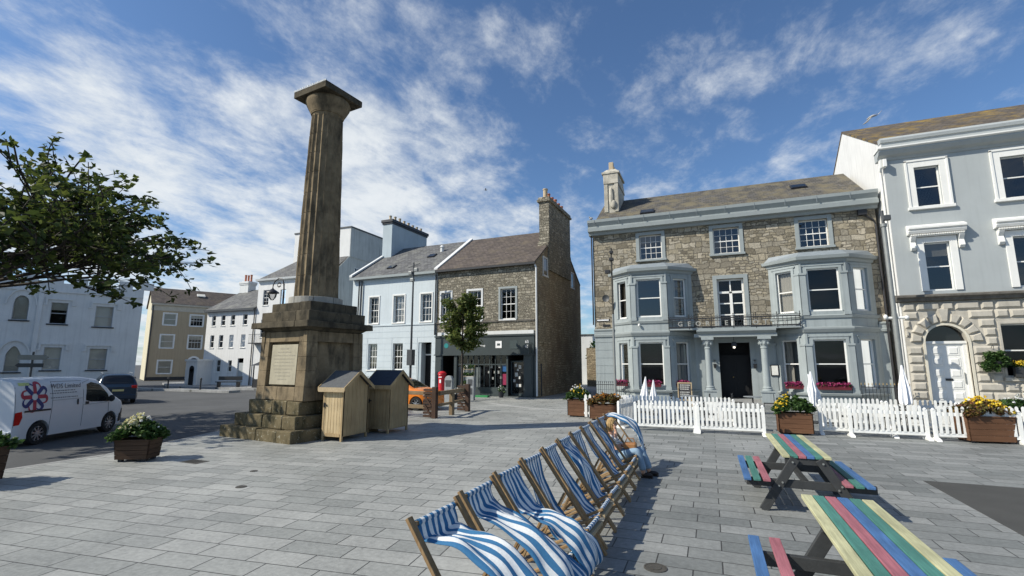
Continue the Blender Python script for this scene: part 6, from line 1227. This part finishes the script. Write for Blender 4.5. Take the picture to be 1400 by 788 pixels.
# small maple
def tree(name, label, loc, spec, leafm, seed, cat='tree'):
    t = thing(name, label, cat, loc); g = random.Random(seed); m = MB(); ends = []
    def grow(p, d, L_, r, lv):
        n = 4; path = [p]; q = p.copy(); dd = d.copy()
        for i in range(n): dd = (dd+Vector((g.gauss(0, .13), g.gauss(0, .13), g.gauss(spec.get('up', .02), .08)))).normalized(); q = q+dd*L_/n; path.append(q.copy())
        if spec.get('clip') and lv >= 2 and not (spec['clip'](path[-1]) or g.random() < .012): return
        m.tube(path, r, 7 if lv < 2 else 5, r*spec.get('tap', .6), cap=False)
        if lv >= spec['lv']: ends.extend(path[1:]); return
        if lv >= spec['lv']-1: ends.extend(path[3:])
        for k in range(spec['n'][lv]):
            i = g.choice((2, 3, 4)) if lv else g.choice((3, 4)); ax = Vector((g.gauss(0, 1), g.gauss(0, 1), g.gauss(0, .5)+spec.get('bias', .2))).normalized(); nd = (dd*spec.get('keep', .8)+ax*.9).normalized(); grow(path[i], nd, L_*g.uniform(.55, .8), r*.55, lv+1)
    for (p, d, L_, r) in spec['start']: grow(Vector(p), Vector(d).normalized(), L_, r, spec.get('lv0', 1))
    for pth, r0, r1 in spec['trunk']: m.tube(pth, r0, 12, r1)
    m.build('trunk', bark, t, smooth=True)
    if spec.get('clip'): ends = [e for e in ends if spec['clip'](e)]
    leaves('crown', leafm, t, [tuple(e) for e in ends], spec['k'], spec['size'], spec['spread'], seed=seed, droop=spec.get('droop', .2)); return t
tree('street_tree', 'small green maple with rounded crown before the shop front', (-13.86, 26.3, 0), dict(trunk=[([(0, 0, 0), (.03, 0, 1.2), (-.02, 0, 2.6), (0, 0, 4.6), (0, 0, 5.7)], .085, .02)],
    start=[((0, 0, z), (math.cos(a*2.4), math.sin(a*2.4), .75+.1*a/6), max(.4, 1.4-.46*abs(z-3.85)), .035) for a, z in enumerate([2.6, 2.8, 2.95, 3.1, 3.25, 3.4, 3.55, 3.7, 3.9, 4.1, 4.4, 4.7, 5.0, 5.3, 5.5])], lv=2, n=[0, 5, 0], k=22, size=.125, spread=.27, up=.05), leaf_mid, 11)
# big sycamore beyond the left edge
c0 = Vector((-24.3, 8.8, 6.6)); 
def inside(e):
    r_ = math.hypot(e.x, e.y); return r_ < 8.7 and 4.45+.25*math.sin(e.x*1.3)+.3*math.sin(e.y*1.1) < e.z < 11.1-.068*r_*r_
big = []
g = random.Random(21)
for k in range(26):
    a = g.uniform(0, 2*math.pi); el = g.uniform(.25, 1.0); big.append(((0, 0, g.uniform(4.2, 6.2)), (math.cos(a), math.sin(a), el), g.uniform(3.4, 4.6)*(1-.2*max(0, el)), .09))
for a, el, z in ((70, .2, 4.7), (78, .34, 4.7), (62, .5, 4.9), (85, .2, 4.7), (55, .28, 4.8), (95, .35, 5.0), (48, .45, 5.0), (66, .18, 4.8), (74, .5, 5.2), (20, .6, 4.8), (110, .2, 3.8)):
    big.append(((0, 0, z), (math.sin(R(a)), math.cos(R(a)), el), 4.9, .07))
tree('sycamore_tree', 'large dark-leaved sycamore reaching in from the left edge over the white van', (-24.6, 8.2, -.16), dict(trunk=[([(0, 0, 0), (.05, 0, 2), (0, .1, 4), (0, 0, 7)], .36, .14)], start=big, lv=3, n=[0, 4, 4, 0], k=7, size=.165, spread=.24, clip=inside, up=.0, tap=.5, keep=1.0, bias=.05, droop=.3), leaf_dark, 5)
m = MB(); m.box(-.75, .75, -.18, .18, -.06, .05); tag(m.build('doorstep_flowers', green_p, loc=(-13.9, 28.6, .06)), 'low green plastic trough at the shop entrance', 'trough')
t = thing('flower_stand', 'tiered stand of potted plants and bouquets against the shop window', 'plant stand', (-14.75, 28.75, 0)); m = MB()
for z, y in ((.3, -.2), (.8, -.05), (1.3, .1), (1.75, .2)): m.box(-.4, .4, y-.14, y+.14, z-.02, z)
for x in (-.38, .38): m.beam((x, -.3, 0), (x, .32, 2.0), .03, .03)
m.build('shelves', pale_wood, t)
for i, (z, y) in enumerate(((.36, -.2), (.9, -.05), (1.42, .1), (1.9, .2))): leaves('plants', leaf_plant, t, [(x, y, z) for x in (-.3, -.1, .12, .3)], 40, .09, .15, seed=60+i)
leaves('blooms', fl_pink, t, [(.3, -.1, .75), (-.2, -.2, .4), (.25, 0, 1.0)], 26, .07, .12, 1, seed=70); leaves('white_blooms', fl_white, t, [(-.3, 0, 1.6), (-.1, .1, 1.95), (.2, -.1, .45)], 18, .07, .12, 1, seed=71)
t = thing('potted_plant', 'small pale flowering pot by the shop door', 'plant', (-12.35, 28.75, 0)); m = MB(); m.lathe([(.14, 0), (.2, .35), (.18, .35)], n=12); m.build('pot', dark_trim, t); leaves('foliage', leaf_plant, t, [(0, 0, .5), (.1, 0, .45)], 60, .09, .24, seed=72); leaves('flowers', fl_white, t, [(0, 0, .6), (.1, 0, .5)], 25, .07, .24, 1, seed=73)
t = thing('street_planter', 'low dark tub of white flowers between the two grey totems', 'planter', (-13.6, 25.1, 0)); m = MB(); m.lathe([(.25, 0), (.35, .4), (.3, .4)], n=14); m.build('pot', dark_trim, t); leaves('flowers', fl_white, t, [(0, 0, .55), (.15, 0, .5), (-.15, 0, .5)], 30, .09, .2, 1, seed=74)
# shelter, bollards, bench, far street
t = thing('shelter', 'small black shelter with pitched roof before the white house', 'shelter', (-37.6, 31.9, 0)); m = MB()
for x in (0, 1.3):
    for y in (0, 1.0): m.box(x-.04, x+.04, y-.04, y+.04, 0, 1.95)
m.box(0, 1.3, .98, 1.02, .2, 1.9) if False else None
m.build('frame', iron, t); m = MB(); m.frus([(-.2, -.2, 1.95), (1.5, -.2, 1.95), (1.5, 1.2, 1.95), (-.2, 1.2, 1.95)], [(.4, .4, 2.35), (.9, .4, 2.35), (.9, .6, 2.35), (.4, .6, 2.35)]); m.build('roof', iron, t); m = MB(); m.box(0, 1.3, -.02, .02, 0, .75); m.box(-.02, .02, 0, 1, 0, .75); m.build('panel', iron, t); m = MB(); m.add([(0, 1, .75), (1.3, 1, .75), (1.3, 1, 1.9), (0, 1, 1.9)], [(0, 1, 2, 3)]); m.build('glazing', glass, t)
bp_ = thing('bollard', '', 'bollard'); m = MB(); m.lathe([(.09, 0), (.09, .1), (.06, .15), (.06, .8), (.09, .85), (.05, .95), (0, .97)], n=10); m.build('shaft', iron, bp_, smooth=True)
for i, (x, y, lb) in enumerate(((-38.7, 27.9, 'black bollard on the traffic island, nearest the shelter'), (-43.0, 28.1, 'black bollard in the middle of the traffic island'), (-47.5, 28.1, 'black bollard on the traffic island nearest the crenellated building'))):
    o = bp_ if i == 0 else copy_tree(bp_); o.location = (x, y, 0); tag(o, lb, 'bollard', 'bollards on the traffic island')
t = thing('bench', 'dark low bench on the pavement before the white house porch', 'bench', (-40.6, 31.9, .02), R(20)); m = MB(); m.box(-1.1, 1.1, -.25, .25, .42, .5); m.build('seat', iron, t)
for x in (-.9, .9): m = MB(); m.box(x-.05, x+.05, -.22, .22, 0, .42); m.build('leg', iron, t)
m = MB(); m.box(-1.1, 1.1, .22, .27, .6, .95); m.build('backrest', iron, t)
# ground covers
def drain(name, label, x, y, r, square=False):
    m = MB()
    if square: m.box(-r, r, -r*.6, r*.6, 0, .006); [m.box(-r+.04+i*.06, -r+.06+i*.06, -r*.5, r*.5, .006, .011) for i in range(int(2*r/.06)-1)]
    else: m.lathe([(r, 0), (r, .006), (r*.86, .007), (r*.86, .004), (r*.5, .004), (r*.5, .008), (r*.3, .008), (0, .006)], n=24)
    tag(m.build(name, gum, loc=(x, y, .001)), label, 'drain cover')
drain('drain_cover', 'rectangular iron grating in the paving right of the dark flower planter', -10.5, 7.6, .26, True); drain('drain_cover', 'small round cover in the open paving left of the deckchairs', -7.63, 6.41, .09); drain('manhole_cover', 'round iron cover at the bottom edge between deckchairs and picnic table', -.65, 5.6, .12); drain('drain_cover', 'tiny round cover in the paving before the column steps', -8.5, 7.4, .07)
m = MB(); m.frus([(-.55, -.3, 0), (.55, -.3, 0), (.55, .3, 0), (-.55, .3, 0)], [(-.54, -.29, .004), (.54, -.29, .004), (.54, .29, .004), (-.54, .29, .004)]); 

# ---------------------------------------------------------------- birds
def bird(label, loc, span, az, roll):
    t = thing('seagull', label, 'bird', loc, R(az)); m = MB(); s_ = span/2; m.sph((0, 0, 0), (span*.17, span*.045, span*.045), 12, 8); m.sph((span*.17, 0, .01), (span*.05, span*.03, span*.03), 8, 6)
    m.prism([(-span*.12, -.02*span), (-span*.24, -.06*span), (-span*.24, .06*span), (-span*.12, .02*span)], -.006, .006, 'z')
    for q in (-1, 1): P = [(.06*span, q*.03*span, .02*span), (.09*span, q*.25*span, .10*span), (-.02*span, q*s_, .05*span+roll*q), (-.04*span, q*.28*span, .09*span), (-.05*span, q*.03*span, .02*span)]; m.add(P+[(a, b, c-.008) for a, b, c in P], [(0, 1, 2, 3, 4), (9, 8, 7, 6, 5)]+[(i, (i+1) % 5, 5+(i+1) % 5, 5+i) for i in range(5)])
    m.build('body', gull, t, smooth=False); return t
b1 = bird('seagull gliding high above the pale grey town house roof', (6.49, 22, 11.79), 1.05, 60, 0); yv = Vector((.75, .30, .588)).normalized(); xv = Vector((-.37, .92, .1)); xv = (xv-yv*xv.dot(yv)).normalized(); zv = xv.cross(yv); b1.rotation_euler = Matrix((xv, yv, zv)).transposed().to_euler(); b2 = bird('tiny distant seagull above the stone chimney', (-18.85, 40, 18.44), .8, 20, 0)
m = MB(); m.sph((0, 0, .12), (.12, .08, .09), 8, 6); m.sph((-.1, 0, .22), .05, 8, 6); m.tube([(0, 0, 0), (0, 0, .08)], .012, 4); tag(m.build('seagull', gull, loc=(-6.5, 29.55, 11.12), smooth=True), 'seagull perched on the left end of the hotel cornice', 'bird')

# ---------------------------------------------------------------- vehicles
def interp(tbl, x):
    if x <= tbl[0][0]: return tbl[0][1]
    for (a, p), (b, q) in zip(tbl, tbl[1:]):
        if x <= b: u = (x-a)/(b-a); u = u*u*(3-2*u)*.5+u*.5; return p+(q-p)*u
    return tbl[-1][1]
class Car:
    """x from the tail (0) forwards, y left, z up"""
    def __init__(s, top, half, tumble, zb, belt, n=5.0): s.top = top; s.half = half; s.tm = tumble; s.zb = zb; s.belt = belt; s.n = n
    def zt(s, x): return interp(s.top, x)
    def hw(s, x, z):
        zt = s.zt(x); w0 = interp(s.half, x); k = max(0, z-s.belt); w0 -= s.tm*k+ .05*max(0, (.5-z)/.5)**2*0.6
        zm = max(s.zb+.05, min(s.belt, zt-.18)); t = min(1, max(0, (z-zm)/max(.01, zt-zm)))
        return max(.02, w0*(1-t**s.n)**(1/s.n))
    def body(s, L_, mat, parent, wheels, wr):
        xs = sorted({round(L_*i/70, 4) for i in range(71)}); ts = [0, .12, .25, .38, .5, .6, .7, .78, .85, .9, .94, .97, .99, .999]; vs = []; fs = []
        for x in xs:
            zt = s.zt(x); row = []
            for t in ts: z = s.zb+(zt-s.zb)*t; row.append((x, -s.hw(x, z), z))
            row.append((x, 0, zt)); row += [(p[0], -p[1], p[2]) for p in row[:-1][::-1]]; vs += row
        n = len(ts)*2+1
        for i in range(len(xs)-1):
            for j in range(n): fs.append((i*n+j, i*n+(j+1) % n, (i+1)*n+(j+1) % n, (i+1)*n+j))
        fs += [tuple(range(n)), tuple(range((len(xs)-1)*n, len(xs)*n))[::-1]]; m = MB(); m.add(vs, fs); o = m.build('body', mat, None)
        cut = []
        for wx in wheels:
            c = MB(); c.lathe([(wr, -2), (wr, 2)], (wx, 0, wr*.9), 32, 'y'); cc = c.build('cut', mat); cut.append(cc)
            inner = 1
            b = o.modifiers.new('b', 'BOOLEAN'); b.object = cc; b.operation = 'DIFFERENCE'; b.solver = 'EXACT'
        dg = bpy.context.evaluated_depsgraph_get(); me = bpy.data.meshes.new_from_object(o.evaluated_get(dg))
        for c in cut+[o]: bpy.data.objects.remove(c)
        me.polygons.foreach_set('use_smooth', [True]*len(me.polygons)); me.name = 'body'
        try: me.set_sharp_from_angle(angle=R(32))
        except Exception: pass
        o = bpy.data.objects.new('body', me); ROOTC.objects.link(o); o.parent = parent
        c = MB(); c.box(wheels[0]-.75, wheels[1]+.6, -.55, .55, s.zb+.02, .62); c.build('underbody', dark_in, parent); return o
    def side(s, name, poly, mat, parent, q=.006, both=True, sub=8, thick=0):
        out = []
        for sg in ((-1, 1) if both else (-1,)):
            m = MB(); c = (sum(p[0] for p in poly)/len(poly), sum(p[1] for p in poly)/len(poly)); ring = []
            for a, b in zip(poly, poly[1:]+poly[:1]): ring += [(a[0]+(b[0]-a[0])*i/sub, a[1]+(b[1]-a[1])*i/sub) for i in range(sub)]
            n = len(ring); lay = 6; vs = []; 
            for k in range(lay+1):
                for p in ring: x = c[0]+(p[0]-c[0])*k/lay; z = c[1]+(p[1]-c[1])*k/lay; vs.append((x, sg*(s.hw(x, z)+q), z))
            m.add(vs, [(k*n+j, k*n+(j+1) % n, (k+1)*n+(j+1) % n, (k+1)*n+j) for k in range(lay) for j in range(n)]); out.append(m.build(name, mat, parent, smooth=True))
        return out
    def top_panel(s, name, x0, x1, f, mat, parent, q=.006):
        m = MB(); N = 14; vs = []
        for i in range(N+1):
            x = x0+(x1-x0)*i/N; w_ = f if isinstance(f, (int, float)) else f(x)
            for j in range(N+1):
                y = (2*j/N-1)*w_; zt = s.zt(x); w0 = interp(s.half, x)-s.tm*max(0, zt-s.belt); zm = max(s.zb+.05, min(s.belt, zt-.18)); z = zm+(zt-zm)*(1-min(.999, abs(y)/w0)**s.n)**(1/s.n); vs.append((x, y, z+q))
        m.add(vs, [(i*(N+1)+j, i*(N+1)+j+1, (i+1)*(N+1)+j+1, (i+1)*(N+1)+j) for i in range(N) for j in range(N)]); return m.build(name, mat, parent, smooth=True)
def wheel(parent, x, y, r, side_, spokes=10, w_=.2):
    t = MB(); t.lathe([(r*.66, -w_/2), (r*.93, -w_/2), (r, -w_/2+.03), (r, w_/2-.03), (r*.93, w_/2), (r*.66, w_/2), (r*.66, -w_/2)], (x, y, r), 28, 'y', False); o = t.build('wheel', tyre, parent, smooth=True)
    m = MB(); yo = y+side_*(w_/2-.015); a_ = side_*.012
    m.lathe([(r*.68, -.02), (r*.68, .015), (r*.6, .012), (r*.58, -.02)], (x, yo, r), 28, 'y', False)
    for k in range(spokes): a = 2*math.pi*k/spokes; m.beam((x+r*.12*math.cos(a), yo, r+r*.12*math.sin(a)), (x+r*.62*math.cos(a+.12), yo, r+r*.62*math.sin(a+.12)), .035, .02, (0, 1, 0))
    m.lathe([(r*.17, -.02), (r*.17, .02), (0, .022)] if side_ > 0 else [(0, -.022), (r*.17, -.02), (r*.17, .02)], (x, yo, r), 14, 'y'); m.build('rim', rim, o, smooth=False)
    m = MB(); m.lathe([(r*.6, -.03), (r*.6, .0), (0, 0)], (x, y+side_*.03, r), 20, 'y'); m.build('brake_drum', dark_in, o)
# white van
heading = 26.3; vt = thing('delivery_van', 'white small delivery van with a ribbon flower logo and grey lettering parked at the kerb', 'van', (0, 0, 0))
A = Vector((-17.8, 8.12, 0)); dv = Vector((-math.sin(R(heading)), math.cos(R(heading)), 0)); right = Vector((dv.y, -dv.x, 0))
org = A-dv*.78-right*.80; vt.location = (org.x, org.y, -.16); vt.rotation_euler = (0, 0, math.atan2(dv.y, dv.x))
van = Car([(0, 1.80), (.12, 1.85), (1.6, 1.87), (2.5, 1.86), (2.95, 1.80), (3.25, 1.62), (3.75, 1.20), (3.95, 1.08), (4.25, .95), (4.38, .78), (4.42, .6)],
          [(0, .80), (.15, .845), (3.4, .845), (4.0, .80), (4.3, .66), (4.42, .5)], .10, .22, .95, 6)
van.body(4.42, van_white, vt, (.78, 3.5), .36)
for x in (.78, 3.5):
    for s_ in (-1, 1): wheel(vt, x, s_*.74, .315, s_, 9)
van.side('side_window', [(2.38, 1.12), (2.42, 1.62), (2.62, 1.68), (2.95, 1.6), (3.3, 1.28), (3.42, 1.02), (2.6, 1.06)], dark_glass, vt)
m = MB(); van.top_panel('windscreen', 3.02, 3.72, lambda x: .70, dark_glass, vt)
van.side('bumper', [(3.92, .3), (3.95, .55), (4.2, .72), (4.4, .7), (4.4, .3)], black_trimp, vt, q=.008); van.side('tail_lamp', [(.02, .60), (.02, .94), (.17, .97), (.21, .8), (.14, .62)], red_lamp, vt, q=.01)
van.side('side_moulding', [(.25, .93), (1.1, .93), (1.1, .98), (.25, .98)], dark_trim, vt, q=.008)
for px, pz, w_, h_, nm in ((2.36, 1.0, .14, .08, 'door_handle'), (2.03, 1.02, .06, .16, 'door_handle')): van.side(nm, [(px, pz), (px+w_, pz), (px+w_, pz+h_), (px, pz+h_)], black_trimp, vt, q=.015)
def seam(pts):
    m = MB()
    for sg in (-1, 1):
        for a, b in zip(pts, pts[1:]):
            for i in range(5): p = [a[k]+(b[k]-a[k])*i/5 for k in (0, 1)]; q = [a[k]+(b[k]-a[k])*(i+1)/5 for k in (0, 1)]; m.beam((p[0], sg*(van.hw(*p)+.001), p[1]), (q[0], sg*(van.hw(*q)+.001), q[1]), .008, .01, (0, 1, 0))
    return m
seam([(2.28, .35), (2.28, 1.68), (2.6, 1.76)]).build('door_seam', grey_ink, vt); seam([(1.1, .38), (1.15, 1.25), (1.12, 1.74), (2.24, 1.74)]).build('door_seam', grey_ink, vt); seam([(1.15, 1.2), (2.25, 1.2)]).build('door_rail', grey_ink, vt); seam([(3.4, .5), (3.35, 1.0), (2.28, .98)]).build('door_seam', grey_ink, vt); seam([(.02, 1.62), (.02, .55)]).build('door_seam', grey_ink, vt)
m = MB(); m.sph((3.28, -.98, 1.12), (.06, .1, .11)); m.sph((3.28, .98, 1.12), (.06, .1, .11)); m.build('wing_mirror', black_trimp, vt, smooth=True)
# rear doors
m = MB(); m.box(-.014, 0, -.005, .005, .35, 1.7); m.box(-.03, .0, -.35, .35, .62, .74); m.build('number_plate_panel', grey_ink, vt); m = MB(); m.box(-.06, .05, -.8, .8, .28, .46); m.build('rear_bumper', van_white, vt, bevel=.03)
# ribbon logo: eight curled ribbons
def ribbon(cx_, cz_, a, mat):
    m = MB(); P = []
    for i in range(13):
        t = i/12
        if t < .55: r_ = .09+t/.55*.27; th = a
        else: u = (t-.55)/.45; r_ = .36+.08*math.sin(u*math.pi*.9)-.07*u; th = a-u*.62
        P.append((cx_+r_*math.cos(th), cz_+r_*math.sin(th), .055*(1-.75*max(0, t-.5)/.5)+.0))
    vs = []
    for i, (x, z, w_) in enumerate(P):
        q = P[min(i+1, 12)]; o_ = P[max(i-1, 0)]; d = Vector((q[0]-o_[0], q[1]-o_[1])).normalized(); nx_, nz_ = -d.y*w_, d.x*w_
        for s_ in (-1, 1): X_, Z_ = x+s_*nx_, z+s_*nz_; vs.append((X_, -(van.hw(X_, Z_)+.007), Z_))
    m.add(vs, [(2*i, 2*i+1, 2*i+3, 2*i+2) for i in range(12)]); m.build('logo_ribbon', mat, vt)
for k in range(8): ribbon(.56, 1.34, math.pi/2-k*math.pi/4+.0, logo_red if k % 2 == 0 else logo_blue)
def vtext(s, size, x, z, mat, bold=0): 
    w0 = van.hw(x, z)+.012; text_part(s, size, mat, 'lettering', vt, Matrix.Translation((x, -w0, z)) @ Matrix.Rotation(R(-5), 4, 'X') @ Matrix.Rotation(R(90), 4, 'X'), .001, 'LEFT', bold)
vtext('WDS Limited', .2, 1.06, 1.6, grey_ink)
for z, w_, a in ((1.46, .75, .18), (1.39, .95, .05), (1.26, .95, .08)):   # unreadable small print
    m = MB(); x = 1.0+a; g = random.Random(int(z*100))
    while x < 1.0+a+w_: l = g.uniform(.03, .09); m.add([(x, -(van.hw(x, z)+.006), z), (x+l, -(van.hw(x+l, z)+.006), z), (x+l, -(van.hw(x+l, z+.022)+.006), z+.022), (x, -(van.hw(x, z+.022)+.006), z+.022)], [(0, 1, 2, 3)]); x += l+.02
    m.build('small_print', grey_ink, vt)
van.side('marking', [(.1, 1.66), (.42, 1.66), (.42, 1.74), (.1, 1.74)], hi_vis, vt, both=False)
# dark blue SUV seen from behind
P0 = Vector((-31.2, 17.65, 0)); hd_ = R(-66); dv = Vector((math.sin(hd_), math.cos(hd_), 0)); st = thing('parked_car', 'dark blue people carrier seen from behind beyond the white van', 'car', (P0.x, P0.y, -.16), math.atan2(dv.y, dv.x))
suv = Car([(0, .95), (.05, 1.0), (.12, 1.1), (.5, 1.6), (.75, 1.68), (2.2, 1.72), (2.9, 1.6), (3.7, 1.05), (4.5, .85), (4.65, .55)], [(0, .84), (.2, .92), (4.0, .92), (4.5, .78), (4.65, .5)], .22, .25, .95, 5)
suv.body(4.65, suv_blue, st, (.85, 3.65), .38)
for x in (.85, 3.65):
    for s_ in (-1, 1): wheel(st, x, s_*.81, .34, s_)
suv.top_panel('rear_window', .14, .50, lambda x: .70-.1*(x-.14), dark_glass, st, .008); suv.side('side_window', [(.62, 1.1), (.75, 1.55), (2.4, 1.6), (3.1, 1.42), (3.5, 1.08)], dark_glass, st); suv.top_panel('windscreen', 2.95, 3.65, .66, dark_glass, st, .008)
for s_ in (-1, 1): m = MB(); m.box(-.015, .12, s_*.60, s_*.86, .88, 1.04); m.build('tail_lamp', red_lamp, st, bevel=.02)
m = MB(); m.box(-.02, .0, -.26, .26, .72, .83); m.build('number_plate', pmat('yellow_plate', (.62, .55, .25), .5), st); m = MB(); m.box(-.05, .1, -.85, .85, .28, .55); m.build('bumper', suv_blue, st, bevel=.04); m = MB(); m.tube([(.7, -.68, 1.71), (2.4, -.66, 1.76)], .02); m.tube([(.7, .68, 1.71), (2.4, .66, 1.76)], .02); m.build('roof_rails', rim, st)
# orange hatchback partly hidden by the timber stores
ct = thing('parked_car', 'orange car parked behind the timber stores and barrier', 'car', (-15.75, 20.1, 0), 0)
oc = Car([(0, .9), (.08, 1.02), (.4, 1.38), (.9, 1.46), (1.9, 1.47), (2.3, 1.38), (3.1, .98), (3.75, .86), (3.95, .66), (4.0, .5)], [(0, .74), (.2, .83), (3.4, .83), (3.85, .70), (4.0, .45)], .25, .2, .9, 4.5)
oc.body(4.0, car_orange, ct, (.65, 3.25), .34)
for x in (.65, 3.25):
    for s_ in (-1, 1): wheel(ct, x, s_*.73, .3, s_, 7)
oc.side('side_window', [(.55, 1.0), (.72, 1.33), (1.85, 1.36), (2.25, 1.28), (2.75, .98)], dark_glass, ct); oc.top_panel('windscreen', 2.32, 3.02, .62, dark_glass, ct, .008); oc.top_panel('rear_window', .12, .42, .6, dark_glass, ct, .008)
oc.side('head_lamp', [(3.6, .66), (3.64, .80), (3.86, .74), (3.88, .62)], white_lamp, ct, q=.01); m = MB(); m.sph((2.62, -.93, 1.0), (.05, .09, .07)); m.sph((2.62, .93, 1.0), (.05, .09, .07)); m.build('wing_mirror', car_orange, ct, smooth=True); oc.side('bumper', [(3.6, .24), (3.6, .46), (3.9, .5), (3.97, .26)], black_trimp, ct, q=.01)
